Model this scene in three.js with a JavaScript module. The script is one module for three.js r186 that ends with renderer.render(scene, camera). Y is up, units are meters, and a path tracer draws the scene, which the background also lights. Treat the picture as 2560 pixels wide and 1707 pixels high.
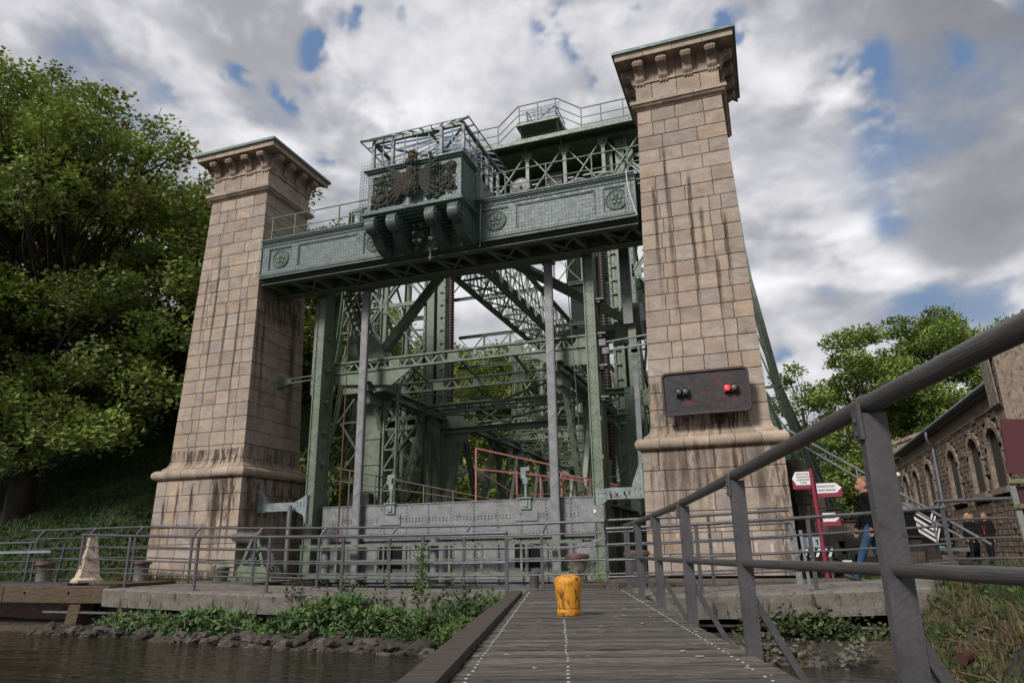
import * as THREE from 'three';
import { mergeGeometries, toCreasedNormals } from 'three/addons/utils/BufferGeometryUtils.js';
import { MarchingCubes } from 'three/addons/objects/MarchingCubes.js';
import { FontLoader } from 'three/addons/loaders/FontLoader.js';

// ---------------------------------------------------------------- camera, sky, sun, exposure
const scene = new THREE.Scene();
const camera = new THREE.PerspectiveCamera(51.74, 1024 / 682, 0.05, 1500);
const EYE = 0.61;
camera.position.set(0, EYE, 0);
camera.rotation.order = 'YXZ';
camera.rotation.set(THREE.MathUtils.degToRad(16.7), THREE.MathUtils.degToRad(19.45), THREE.MathUtils.degToRad(-0.93));
const renderer = new THREE.WebGLRenderer({ antialias: true });
renderer.toneMapping = THREE.LinearToneMapping;
renderer.toneMappingExposure = 1.2;
renderer.shadowMap.enabled = true;

let SEED = 12345;
function rnd() { SEED = (SEED * 1664525 + 1013904223) >>> 0; return SEED / 4294967296; }
const rr = (a, b) => a + (b - a) * rnd();
const reseed = (s) => { SEED = s >>> 0; };
const clamp = (x, a = 0, b = 1) => Math.min(b, Math.max(a, x));
const mix = (a, b, t) => a + (b - a) * t;
const sstep = (a, b, x) => { const t = clamp((x - a) / (b - a)); return t * t * (3 - 2 * t); };
const V = (x, y, z) => new THREE.Vector3(x, y, z);

// gradient noise
const PERM = new Uint8Array(512);
{ const p = [...Array(256).keys()]; reseed(77); for (let i = 255; i > 0; i--) { const j = Math.floor(rnd() * (i + 1)); [p[i], p[j]] = [p[j], p[i]]; } for (let i = 0; i < 512; i++) PERM[i] = p[i & 255]; }
const GR = [1,1,0,-1,1,0,1,-1,0,-1,-1,0,1,0,1,-1,0,1,1,0,-1,-1,0,-1,0,1,1,0,-1,1,0,1,-1,0,-1,-1,1,1,0,0,-1,1,-1,1,0,0,-1,-1];
function gd(h, x, y, z) { const i = (h & 15) * 3; return GR[i] * x + GR[i + 1] * y + GR[i + 2] * z; }
function noise3(x, y, z) {
  const X = Math.floor(x), Y = Math.floor(y), Z = Math.floor(z); x -= X; y -= Y; z -= Z;
  const u = x * x * x * (x * (x * 6 - 15) + 10), v = y * y * y * (y * (y * 6 - 15) + 10), w = z * z * z * (z * (z * 6 - 15) + 10);
  const a = PERM[X & 255] + (Y & 255), b = PERM[(X + 1) & 255] + (Y & 255);
  const aa = PERM[a & 511] + (Z & 255), ab = PERM[(a + 1) & 511] + (Z & 255), ba = PERM[b & 511] + (Z & 255), bb = PERM[(b + 1) & 511] + (Z & 255);
  return mix(mix(mix(gd(PERM[aa & 511], x, y, z), gd(PERM[ba & 511], x - 1, y, z), u), mix(gd(PERM[ab & 511], x, y - 1, z), gd(PERM[bb & 511], x - 1, y - 1, z), u), v),
    mix(mix(gd(PERM[(aa + 1) & 511], x, y, z - 1), gd(PERM[(ba + 1) & 511], x - 1, y, z - 1), u), mix(gd(PERM[(ab + 1) & 511], x, y - 1, z - 1), gd(PERM[(bb + 1) & 511], x - 1, y - 1, z - 1), u), v), w);
}
function fbm(x, y, z, oct = 5, gain = 0.5, lac = 2.03) { let s = 0, a = 1, n = 0; for (let i = 0; i < oct; i++) { s += a * noise3(x, y, z); n += a; a *= gain; x = x * lac + 3.1; y = y * lac + 1.7; z = z * lac + 7.3; } return s / n; }

// the sky: broken cumulus under blue, drawn by direction
const BLUE = [[-0.470,0.623,-0.625,0.024,1],[-0.421,0.652,-0.631,0.021,0.8],[-0.350,0.659,-0.666,0.018,0.8],[-0.558,0.586,-0.587,0.024,0.8],[-0.529,0.572,-0.627,0.021,0.9],[-0.479,0.600,-0.641,0.026,1],[-0.492,0.548,-0.676,0.016,0.7],[-0.503,0.514,-0.695,0.021,0.6],[-0.453,0.622,-0.639,0.021,0.7],[-0.698,0.555,-0.452,0.137,0.2],[-0.647,0.480,-0.592,0.013,0.5],[-0.189,0.652,-0.734,0.026,1],[-0.158,0.629,-0.761,0.024,1],[-0.148,0.601,-0.786,0.016,0.7],[-0.087,0.645,-0.759,0.018,0.7],[0.017,0.626,-0.780,0.021,0.9],[0.029,0.610,-0.792,0.016,0.8],[0.138,0.570,-0.810,0.021,0.8],[0.170,0.563,-0.809,0.026,0.9],[0.164,0.523,-0.836,0.037,0.42],[0.168,0.482,-0.860,0.047,0.36],[0.160,0.445,-0.881,0.058,0.32],[0.169,0.403,-0.900,0.026,0.45],[0.249,0.540,-0.804,0.024,0.8],[0.195,0.289,-0.937,0.063,0.6],[0.278,0.260,-0.925,0.063,0.5],[0.093,0.323,-0.942,0.026,0.4],[0.039,0.236,-0.971,0.026,0.6],[-0.640,0.541,-0.546,0.032,0.3]];
const DARK = [[-0.530,0.635,-0.562,0.089,1],[-0.473,0.639,-0.607,0.063,0.6],[0.300,0.553,-0.777,0.105,1],[0.252,0.393,-0.884,0.079,0.9],[0.305,0.404,-0.862,0.074,0.9],[0.094,0.522,-0.848,0.058,0.6],[-0.404,0.574,-0.712,0.058,0.5],[-0.127,0.553,-0.824,0.042,0.3],[-0.340,0.548,-0.764,0.053,0.5],[0.223,0.579,-0.784,0.079,0.6],[0.102,0.370,-0.923,0.047,0.4],[-0.394,0.317,-0.863,0.032,0.8],[-0.493,0.313,-0.812,0.042,0.3],[0.220,0.346,-0.912,0.074,0.5]];
const WHITE = [[-0.314,0.637,-0.704,0.063,1],[-0.394,0.606,-0.691,0.058,1],[-0.235,0.602,-0.763,0.058,0.8],[-0.606,0.551,-0.574,0.058,0.6],[-0.543,0.532,-0.649,0.053,0.6],[0.273,0.505,-0.819,0.047,0.7],[0.081,0.440,-0.894,0.063,0.5],[0.073,0.582,-0.810,0.042,0.4],[0.133,0.392,-0.910,0.047,0.6],[0.186,0.344,-0.920,0.047,0.5],[-0.372,0.284,-0.884,0.026,0.6],[0.045,0.289,-0.956,0.042,0.4],[-0.610,0.592,-0.526,0.042,0.3]];
const SKY_GAIN = 0.89;
{
  const W = 2048, H = 1024, data = new Float32Array(W * H * 4);
  const blob = (L, x, y, z) => { let s = 0; for (const b of L) { const d2 = (x - b[0]) ** 2 + (y - b[1]) ** 2 + (z - b[2]) ** 2; if (d2 < b[3] * b[3] * 6) s += b[4] * Math.exp(-d2 / (b[3] * b[3] * 0.62)); } return s; };
  for (let j = 0; j < H; j++) {
    const el = ((j + 0.5) / H - 0.5) * Math.PI, y = Math.sin(el), c = Math.cos(el);
    for (let i = 0; i < W; i++) {
      const az = ((i + 0.5) / W - 0.5) * 2 * Math.PI, x = Math.cos(az) * c, z = Math.sin(az) * c, o = (j * W + i) * 4;
      let r, g, b;
      if (y < -0.02) { r = 0.16; g = 0.155; b = 0.15; }
      else {
        const view = x * -0.32 + z * -0.9, X = x * 2.3, Y = (2.2 * y - 0.55 * y * y) * 2.3, Z = z * 2.3;   // clouds flatten towards the horizon
        const inView = y > 0.05 && view > 0.6, o1 = inView ? 7 : 3, wx = fbm(X * 0.9 + 9, Y * 0.9, Z + 4.2, 2), wy = fbm(X + 1, Y + 5, Z * 0.9 + 8.8, 2);
        const D = (h) => { let p = 0, amp = 0.52, f = 1.3; for (let n = 0; n < o1; n++) { p += amp * (0.42 - Math.abs(noise3(X * f + wx * 0.7 + n * 5.1, (Y + h) * f + wy * 0.7, Z * f + n * 3.7)) * 1.5); amp *= 0.54; f *= 2.07; } return p; };
        const d0 = D(0), up = inView ? D(0.12) : d0, rag = fbm(X * 4 + wx, Y * 4.6 + wy, Z * 4, o1 - 1, 0.66), big = fbm(X * 0.55 + 3.3, Y * 0.55, Z * 0.55 + 1.5, 2);
        const jx = wx * 0.05 + d0 * 0.05 + rag * 0.05, jy = wy * 0.05 + rag * 0.06;
        const bl = inView ? blob(BLUE, x + jx, y + jy, z - jx) : 0, dk = inView ? blob(DARK, x + jx, y + jy, z) : 0, wt = inView ? blob(WHITE, x + jx, y + jy, z) : 0;
        const det = d0 + rag * 0.75;
        let cover = 0.55 + big * 0.4 + det * 0.7 + wt * 0.15 + dk * 0.2 - bl * 1.15;
        if (inView) cover = Math.max(cover, 0.64 + det * 0.75 - bl * 1.25);
        const a = mix(0.06, 1, sstep(-0.12, 0.62, cover));
        // two decks: a soft grey one, and bright heaps with crisp billowed rims in front of it
        const heap = sstep(-0.3, 0.32, det * 0.9 + big * 0.4 + wt * 0.55 - dk * 0.5 - bl * 0.2), back = 0.43 + big * 0.22 + d0 * 0.12 + rag * 0.1 - dk * 0.06 + wt * 0.08, front = 0.64 + (d0 - up) * 0.6 + rag * 0.22 + wt * 0.08 + big * 0.08;
        let lum = mix(back, front, heap);
        lum = clamp(lum, 0.2, 0.95);
        const zen = clamp(y), sr = mix(0.2, 0.075, zen), sg = mix(0.31, 0.15, zen), sb = mix(0.48, 0.33, zen), warm = clamp((lum - 0.3) * 1.3);
        r = mix(sr, lum * mix(0.93, 1.0, warm), a); g = mix(sg, lum * mix(0.945, 0.985, warm), a); b = mix(sb, lum * mix(1.03, 1.0, warm), a);
      }
      data[o] = r * SKY_GAIN; data[o + 1] = g * SKY_GAIN; data[o + 2] = b * SKY_GAIN; data[o + 3] = 1;
    }
  }
  const sky = new THREE.DataTexture(data, W, H, THREE.RGBAFormat, THREE.FloatType);
  sky.mapping = THREE.EquirectangularReflectionMapping; sky.magFilter = THREE.LinearFilter; sky.needsUpdate = true;
  scene.background = sky; scene.environment = sky;
}
const sun = new THREE.DirectionalLight(new THREE.Color(1, 0.965, 0.92), 3.2);
sun.position.set(-30, 52, 34); sun.target.position.set(-8, 4, -22); sun.castShadow = true; sun.shadow.radius = 26;
Object.assign(sun.shadow.camera, { left: -60, right: 60, top: 60, bottom: -60, near: 1, far: 200 }); sun.shadow.mapSize.set(2048, 2048);
scene.add(sun, sun.target);
// ---------------------------------------------------------------- textures and materials
const TAU = Math.PI * 2;
function tex(w, h, fn, { srgb = true, rep = null } = {}) {   // fn(u, v) -> [r, g, b] in 0..1 display values
  const d = new Uint8Array(w * h * 4);
  for (let j = 0; j < h; j++) for (let i = 0; i < w; i++) { const c = fn(i / w, j / h, i, j), o = (j * w + i) * 4; d[o] = clamp(c[0]) * 255; d[o + 1] = clamp(c[1]) * 255; d[o + 2] = clamp(c[2]) * 255; d[o + 3] = 255; }
  const t = new THREE.DataTexture(d, w, h); t.wrapS = t.wrapT = THREE.RepeatWrapping; t.magFilter = THREE.LinearFilter; t.minFilter = THREE.LinearMipmapLinearFilter; t.generateMipmaps = true;
  if (srgb) t.colorSpace = THREE.SRGBColorSpace; if (rep) t.repeat.set(rep[0], rep[1]); t.needsUpdate = true; return t;
}
const tn = (u, v, f, s, oct = 4, g = 0.5) => { // tileable-ish fbm on a torus
  const a = u * TAU, b = v * TAU, R = f / TAU; return fbm(Math.cos(a) * R + s, Math.sin(a) * R + Math.cos(b) * R * 1.3, Math.sin(b) * R * 1.3 + s * 2, oct, g); };
function std(o) { return new THREE.MeshStandardMaterial(o); }
const lin = (r, g, b) => new THREE.Color().setRGB(r, g, b);
// mottled paint: tone, chips of rust, runs
const paintTex = tex(512, 512, (u, v) => { const a = tn(u, v, 6, 1, 5, 0.6), b = tn(u, v, 40, 5, 3), run = tn(u, v * 0.12, 60, 9, 3), ru = tn(u, v, 14, 13, 5, 0.62); let k = 0.86 + a * 0.22 + b * 0.1 + run * 0.1; const rust = sstep(0.26, 0.42, ru + b * 0.25); return [mix(k, 0.55, rust), mix(k, 0.36, rust), mix(k, 0.24, rust)]; }, { rep: [0.5, 0.5] });
const paintRough = tex(256, 256, (u, v) => { const k = 0.55 + tn(u, v, 12, 21, 4, 0.6) * 0.3; return [k, k, k]; }, { srgb: false, rep: [0.7, 0.7] });
const bumpFine = tex(256, 256, (u, v) => { const k = 0.5 + tn(u, v, 30, 31, 4, 0.6) * 0.5; return [k, k, k]; }, { srgb: false, rep: [1.3, 1.3] });
function paint(r, g, b, extra = {}) { return std({ color: lin(r, g, b), map: paintTex, roughnessMap: paintRough, roughness: 0.9, metalness: 0, bumpMap: bumpFine, bumpScale: 0.002, ...extra }); }
const M = {
  green: paint(0.165, 0.208, 0.145), greenLight: paint(0.3, 0.37, 0.3), fascia: paint(0.185, 0.222, 0.222), fasciaTrim: paint(0.135, 0.17, 0.158),
  greyPaint: paint(0.2, 0.205, 0.215), greyPost: paint(0.24, 0.24, 0.245), gate: paint(0.25, 0.255, 0.26), railGrey: paint(0.16, 0.16, 0.17, { roughness: 0.65 }), paleSteel: paint(0.26, 0.31, 0.305),
  deckRail: paint(0.095, 0.092, 0.1, { roughness: 0.55 }), pink: paint(0.42, 0.14, 0.14), brownRail: paint(0.12, 0.06, 0.045), rust: paint(0.14, 0.055, 0.035), spindle: paint(0.05, 0.028, 0.024), dark: paint(0.03, 0.034, 0.031), iron: paint(0.1, 0.098, 0.09),
  cyanGlass: new THREE.MeshPhysicalMaterial({ color: lin(0.95, 0.97, 0.98), roughness: 0, transmission: 1, thickness: 0, ior: 1.01, specularIntensity: 0 }),
  blueSteel: paint(0.13, 0.19, 0.29), net: std({ color: lin(0.012, 0.075, 0.058), roughness: 0.8 }), rope: std({ color: lin(0.35, 0.33, 0.28), roughness: 0.9 }),
  white: std({ color: lin(0.62, 0.62, 0.6), roughness: 0.6 }), black: new THREE.MeshPhysicalMaterial({ color: lin(0.009, 0.009, 0.01), roughness: 0.85, specularIntensity: 0.3 }), maroon: std({ color: lin(0.2, 0.012, 0.035), roughness: 0.55 }),
  chain: std({ color: lin(0.3, 0.3, 0.3), roughness: 0.5, metalness: 0.6 }), yellow: null,
};
// ---------------------------------------------------------------- object helpers
const used = {};
function numbered(n) { if (!(n in used)) { used[n] = 0; return n; } used[n]++; return n + '_' + String(used[n]).padStart(3, '0'); }
function tag(o, label, category, group, kind) { Object.assign(o.userData, { label, category }); if (group) o.userData.group = group; if (kind) o.userData.kind = kind; return o; }
function thing(name, label, category, p = [0, 0, 0], turn = 0, group) { const o = new THREE.Group(); o.name = numbered(name); o.position.set(...p); o.rotation.y = turn; scene.add(o); return tag(o, label, category, group); }
function boxUV(g) {   // metric uv by the dominant axis of the normal
  const p = g.attributes.position, n = g.attributes.normal, uv = new Float32Array(p.count * 2);
  for (let i = 0; i < p.count; i++) { const ax = Math.abs(n.getX(i)), ay = Math.abs(n.getY(i)), az = Math.abs(n.getZ(i)); let u, v; if (ay >= ax && ay >= az) { u = p.getX(i); v = p.getZ(i); } else if (ax >= az) { u = p.getZ(i); v = p.getY(i); } else { u = p.getX(i); v = p.getY(i); } uv[2 * i] = u; uv[2 * i + 1] = v; }
  g.setAttribute('uv', new THREE.BufferAttribute(uv, 2)); return g;
}
function join(list, keepUV = false) {
  const gs = list.flat(Infinity).filter(Boolean).map((g) => { const q = g.index ? g.toNonIndexed() : g; for (const k of Object.keys(q.attributes)) if (!['position', 'normal', 'uv', 'color'].includes(k)) q.deleteAttribute(k); return q; });
  const anyC = gs.some((g) => g.attributes.color); for (const g of gs) { if (!g.attributes.uv) boxUV(g); if (anyC && !g.attributes.color) g.setAttribute('color', new THREE.BufferAttribute(new Float32Array(g.attributes.position.count * 3).fill(1), 3)); }
  const m = gs.length === 1 ? gs[0] : mergeGeometries(gs, false); return keepUV ? m : boxUV(m);
}
function obj(name, geoms, mat, parent, keepUV = false) {
  const m = new THREE.Mesh(join(Array.isArray(geoms) ? geoms : [geoms], keepUV), mat); m.castShadow = m.receiveShadow = true;
  if (parent && parent !== scene) { m.name = name; parent.add(m); } else { m.name = numbered(name); scene.add(m); } return m;
}
function struct(name, geoms, mat, keepUV = false) { const m = obj(name, geoms, mat, scene, keepUV); m.userData.kind = 'structure'; return m; }
function dup(root, name, p, turn, label, group) { const r = root.clone(); r.name = numbered(name); r.userData = { ...root.userData }; scene.add(r); r.position.set(...p); r.rotation.y = turn; r.userData.label = label; if (group) r.userData.group = group; return r; }
// ---------------------------------------------------------------- geometry helpers
function box(x0, x1, y0, y1, z0, z1) { const g = new THREE.BoxGeometry(x1 - x0, y1 - y0, z1 - z0); g.translate((x0 + x1) / 2, (y0 + y1) / 2, (z0 + z1) / 2); return g; }
function cbox(cx, cy, cz, w, h, d) { const g = new THREE.BoxGeometry(w, h, d); g.translate(cx, cy, cz); return g; }
function orient(g, a, b, up = V(0, 1, 0)) { // g runs along +z of length 1 centred; maps z to a->b
  const d = b.clone().sub(a), l = d.length(), z = d.clone().divideScalar(l); let u = P3(up).clone(); if (Math.abs(z.dot(u)) > 0.985) u = V(0, 0, 1); const x = u.clone().cross(z).normalize(), y = z.clone().cross(x);
  g.scale(1, 1, l); g.applyMatrix4(new THREE.Matrix4().makeBasis(x, y, z).setPosition(a.clone().add(b).multiplyScalar(0.5))); return g;
}
const P3 = (p) => (p.isVector3 ? p : V(p[0], p[1], p[2]));
function bar(a, b, w, h = w, up) { return orient(new THREE.BoxGeometry(w, h, 1), P3(a), P3(b), up); }
function ibeam(a, b, w, h, t = 0.02, up) { const A = P3(a), B = P3(b); return [[0, h / 2 - t / 2, w, t], [0, -h / 2 + t / 2, w, t], [0, 0, t, h - 2 * t]].map(([x, y, ww, hh]) => { const g = new THREE.BoxGeometry(ww, hh, 1); g.translate(x, y, 0); return orient(g, A, B, up); }); }
function rod(a, b, r, seg = 8, r2 = r) { const g = new THREE.CylinderGeometry(r2, r, 1, seg, 1); g.rotateX(Math.PI / 2); return orient(g, P3(a), P3(b)); }
function pipe(pts, r, seg = 8, n = 0, closed = false) { const c = new THREE.CatmullRomCurve3(pts.map(P3), closed, 'centripetal'); return new THREE.TubeGeometry(c, n || pts.length * 5, r, seg, closed); }
function ball(x, y, z, r, sx = 1, sy = 1, sz = 1, a = 10, b = 7) { const g = new THREE.SphereGeometry(r, a, b); g.scale(sx, sy, sz); g.translate(x, y, z); return g; }
function prism(pts, d0, d1, bevel = 0) { // outline in x,y extruded along z from d0 to d1
  const s = new THREE.Shape(pts.map((p) => new THREE.Vector2(p[0], p[1]))); const g = new THREE.ExtrudeGeometry(s, { depth: d1 - d0 - 2 * bevel, bevelEnabled: bevel > 0, bevelThickness: bevel, bevelSize: bevel, bevelOffset: -bevel, bevelSegments: 1, steps: 1 }); g.translate(0, 0, d0 + bevel); return g; }
function lathe(pts, seg = 24) { return new THREE.LatheGeometry(pts.map((p) => new THREE.Vector2(p[0], p[1])), seg); }
function move(g, x, y, z) { g.translate(x, y, z); return g; }
function rivets(pts, r, axis = 'z', s = 1) { // low domes on a face
  return pts.map((p) => { const g = new THREE.SphereGeometry(r, 6, 2, 0, TAU, 0, Math.PI / 2); if (axis === 'z') g.rotateX(s * Math.PI / 2); else if (axis === 'x') g.rotateZ(-s * Math.PI / 2); g.translate(...p); return g; }); }
function lacing(a0, a1, b0, b1, n, w, t, kind = 'W') { // bars zigzagging between chord a and chord b
  a0 = P3(a0); a1 = P3(a1); b0 = P3(b0); b1 = P3(b1); const out = []; const up = a1.clone().sub(a0).cross(b0.clone().sub(a0)).normalize();
  for (let i = 0; i < n; i++) { const L = (c0, c1, t0) => c0.clone().lerp(c1, t0);
    if (kind === 'W') { out.push(bar(L(a0, a1, i / n), L(b0, b1, (i + 0.5) / n), w, t, up), bar(L(b0, b1, (i + 0.5) / n), L(a0, a1, (i + 1) / n), w, t, up)); }
    else { out.push(bar(L(a0, a1, i / n), L(b0, b1, (i + 1) / n), w, t, up)); if (kind === 'X') out.push(bar(L(b0, b1, i / n), L(a0, a1, (i + 1) / n), w, t, up)); out.push(bar(L(a0, a1, (i + 1) / n), L(b0, b1, (i + 1) / n), w, t, up)); } }
  return out;
}
function tint(g, r, gg, b) { const n = g.attributes.position.count, c = new Float32Array(n * 3); for (let i = 0; i < n; i++) { c[3 * i] = r; c[3 * i + 1] = gg; c[3 * i + 2] = b; } g.setAttribute('color', new THREE.BufferAttribute(c, 3)); return g; }
function geo(pos, idx, uv) { const g = new THREE.BufferGeometry(); g.setAttribute('position', new THREE.Float32BufferAttribute(pos, 3)); if (uv) g.setAttribute('uv', new THREE.Float32BufferAttribute(uv, 2)); g.setIndex(idx); const q = g.toNonIndexed(); q.computeVertexNormals(); return q; }
// ---------------------------------------------------------------- stone piers
const ZP = -19.8, XL = -17.1, XR = -1.22;
// sandstone with bedding, soot runs and lime; one sheet per face (u: 4 m across, v: 16 m up)
function stoneSheet(seed, runs, blot) {
  return tex(320, 1100, (u, v) => {
    const x = u * 4 - 2, y = v * 16;
    const bed = fbm(x * 1.5 + seed, y * 7 + fbm(x * 1.2, y * 1.2, seed, 3) * 4, seed * 3, 4, 0.55), gr = fbm(x * 26, y * 26, seed, 3, 0.6), pat = fbm(x * 2.6, y * 2.6, seed + 40, 4);
    let k = 0.79 + bed * 0.12 + gr * 0.15 + pat * 0.12, soot = 0;
    const wob = fbm(x * 1.3, y * 0.6, seed + 9, 3) * 0.05, edge = fbm(x * 22, y * 3.2, seed + 5, 4, 0.62);
    for (const [rx, y0, y1, w, s] of runs) { const dx = Math.abs(x + wob - rx) / w, in0 = sstep(y0, mix(y0, y1, 0.7), y) * (1 - sstep(y1 - 0.5, y1 + 0.03, y)) * (0.55 + 0.9 * clamp(0.5 + fbm(x * 3, y * 1.4, seed + 31, 3))); if (dx < 3) soot = Math.max(soot, s * in0 * sstep(1.6, 0.2, dx + edge * 1.1)); }
    const drip = fbm(x * 9 + fbm(x * 3, y * 2, seed, 2), y * 0.9, seed + 70, 4, 0.62);
    for (const [x0, x1, y0, y1, s] of blot) { const m = sstep(x0 - 0.12, x0 + 0.1, x) * sstep(x1 + 0.12, x1 - 0.1, x) * sstep(y0 - 0.25, y0 + 0.1, y + drip * 0.5) * sstep(y1 + 0.06, y1 - 0.02, y); soot = Math.max(soot, s * m * sstep(-0.25, 0.4, drip * 1.1 + edge * 0.7 + pat * 0.4 + 0.05)); }
    soot = Math.max(soot, sstep(0.3, 0.5, drip + edge * 0.3) * 0.34);
    let lime = sstep(0.42, 0.55, fbm(x * 9, y * 2, seed + 99, 4, 0.6)) * 0.2; for (const [lx, ly] of seed === 3 ? [[-0.98, 0.95], [-0.12, 0.74], [0.82, 0.64], [1.16, 0.6], [0.1, 1.1]] : []) { const q = Math.hypot((x - lx + edge * 0.03) / (0.028 + 0.03 * sstep(0.02, 0.1, y - ly)), (y - ly) / 0.12); lime = Math.max(lime, sstep(1.2, 0.7, q + edge * 0.5)); }
    const c = [k * 1.0, k * 0.98, k * 0.955]; const dk = [0.3, 0.275, 0.25]; return c.map((q, i) => mix(mix(q, 0.95, lime), dk[i], clamp(soot)));
  });
}
const RUNS_R = []; for (const [x, a, b] of [[-0.92, 6.2, 10.9], [-0.55, 5.6, 12.0], [0.06, 5.4, 11.0], [0.62, 6.1, 8.4], [0.93, 6.8, 9.6], [0.33, 7.5, 9.9]]) RUNS_R.push([x, a, b, 0.05, 0.62]);
for (const x of [-1.2, -0.95, -0.7, -0.35, -0.1, 0.35, 0.6, 0.9, 1.15]) RUNS_R.push([x + Math.sin(x * 9) * 0.06, -0.4 + Math.abs(Math.sin(x * 5)) * 1.6, 3.3, 0.09 + 0.04 * Math.sin(x * 7), 0.55 + 0.25 * Math.sin(x * 13)]);
const stoneR = stoneSheet(3, RUNS_R, [[-1.6, 1.7, 2.2, 3.05, 0.5], [-1.2, 0.9, 3.6, 4.25, 0.95], [1.3, 1.75, 0, 2.6, 0.7], [-1.6, -0.4, 3.6, 4.8, 0.5]]);
const RUNS_L = []; for (const [x, a, b] of [[-0.5, 5.0, 11.5], [0.62, 4.3, 9.3], [0.1, 5.5, 9], [-0.95, 6.5, 10.5], [0.75, 0.0, 3.05], [1.05, 0.0, 3.05], [1.3, 0.4, 2.8], [-0.8, 1.0, 3.0], [-0.2, 1.4, 3.0], [-1.3, 1.2, 2.6]]) RUNS_L.push([x, a, b, Math.abs(x - 0.8) < 0.2 && b < 4 ? 0.13 : 0.045, b < 4 ? 0.95 : 0.6]);
const stoneL = stoneSheet(11, RUNS_L, [[0.5, 1.5, 1.9, 3.05, 0.9], [-1.6, 1.6, 3.62, 3.95, 0.95], [-1.7, 0.5, 1.2, 1.6, 0.5]]);
const stoneS = stoneSheet(23, [[-1.3, 0.3, 3.0, 0.12, 0.65], [-0.9, 0.3, 3.0, 0.1, 0.6], [0.2, 0.5, 2.6, 0.1, 0.5], [1.1, 0.3, 2.9, 0.2, 0.5], [-0.9, 3.7, 9.4, 0.07, 0.55], [0.7, 3.7, 9.5, 0.16, 0.6], [-1.2, 5, 9, 0.05, 0.5]], [[-1.5, 1.6, 2.0, 3.05, 0.85], [-1.2, 1.2, 3.6, 4.1, 0.6], [-1.1, 1.1, 8.6, 9.8, 0.65]]);
const stoneMat = (map) => std({ color: lin(0.53, 0.446, 0.376), map, roughness: 0.93, bumpMap: bumpFine, bumpScale: 0.004, vertexColors: true });
const MS = { R: stoneMat(stoneR), L: stoneMat(stoneL), S: stoneMat(stoneS) };
const mortar = std({ color: lin(0.06, 0.05, 0.042), roughness: 1, map: bumpFine });
const copper = paint(0.12, 0.21, 0.18);
const PROF = [[0, 1.73], [3.03, 1.69], [3.65, 1.47], [13.25, 1.22], [14.35, 1.22]];
function faceBlock(hw, k, u0, u1, y0, y1, e, t = 0.11, gap = 0.006, ch = 0.012) { // one ashlar on face k (0 front, 1 right, 2 back, 3 left), shape follows the batter
  const pts = [], uvs = []; const P = (u, y, inset, du) => { const h = hw(y), o = h + e - inset; let x = u * h; if (Math.abs(u) > 0.999) x = Math.sign(u) * (h - inset + (inset < ch + 0.001 ? e * 0 : 0)); x -= du; return [x, y, o]; };
  const q = [[u0, y0], [u1, y0], [u1, y1], [u0, y1]], sx = [-1, 1, 1, -1], sy = [1, 1, -1, -1];
  const ring = (inset, g) => q.map(([u, y], i) => P(u, y + sy[i] * g, inset, (Math.abs(u) > 0.999 ? 0 : sx[i] * g)));
  const rings = [ring(0, gap + ch), ring(ch, gap), ring(t, gap)];
  for (const r of rings) for (const [x, y, o] of r) { const c = [[x, o], [o, -x], [-x, -o], [-o, x]][k]; pts.push(c[0], y, c[1]); uvs.push((x + 2) / 4, y / 16); }
  const idx = [0, 1, 2, 0, 2, 3]; for (const r of [0, 4]) for (let i = 0; i < 4; i++) { const a = r + i, b = r + (i + 1) % 4; idx.push(a, a + 4, b, b, a + 4, b + 4); }
  return geo(pts, idx, uvs);
}
const BOND = [[0.23, 0.10, 0.195, 0.19, 0.11, 0.175], [0.20, 0.12, 0.19, 0.21, 0.12, 0.16]], TOPB = [[0.17, 0.28, 0.33, 0.22], [0.28, 0.42, 0.30], [0.24, 0.25, 0.30, 0.21], [0.28, 0.40, 0.32], [0.18, 0.14, 0.16, 0.30, 0.22]], LOWB = [[0.16, 0.3, 0.3, 0.24], [0.12, 0.2, 0.2, 0.2, 0.28], [0.22, 0.26, 0.3, 0.22], [0.14, 0.16, 0.2, 0.2, 0.3]];
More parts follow.
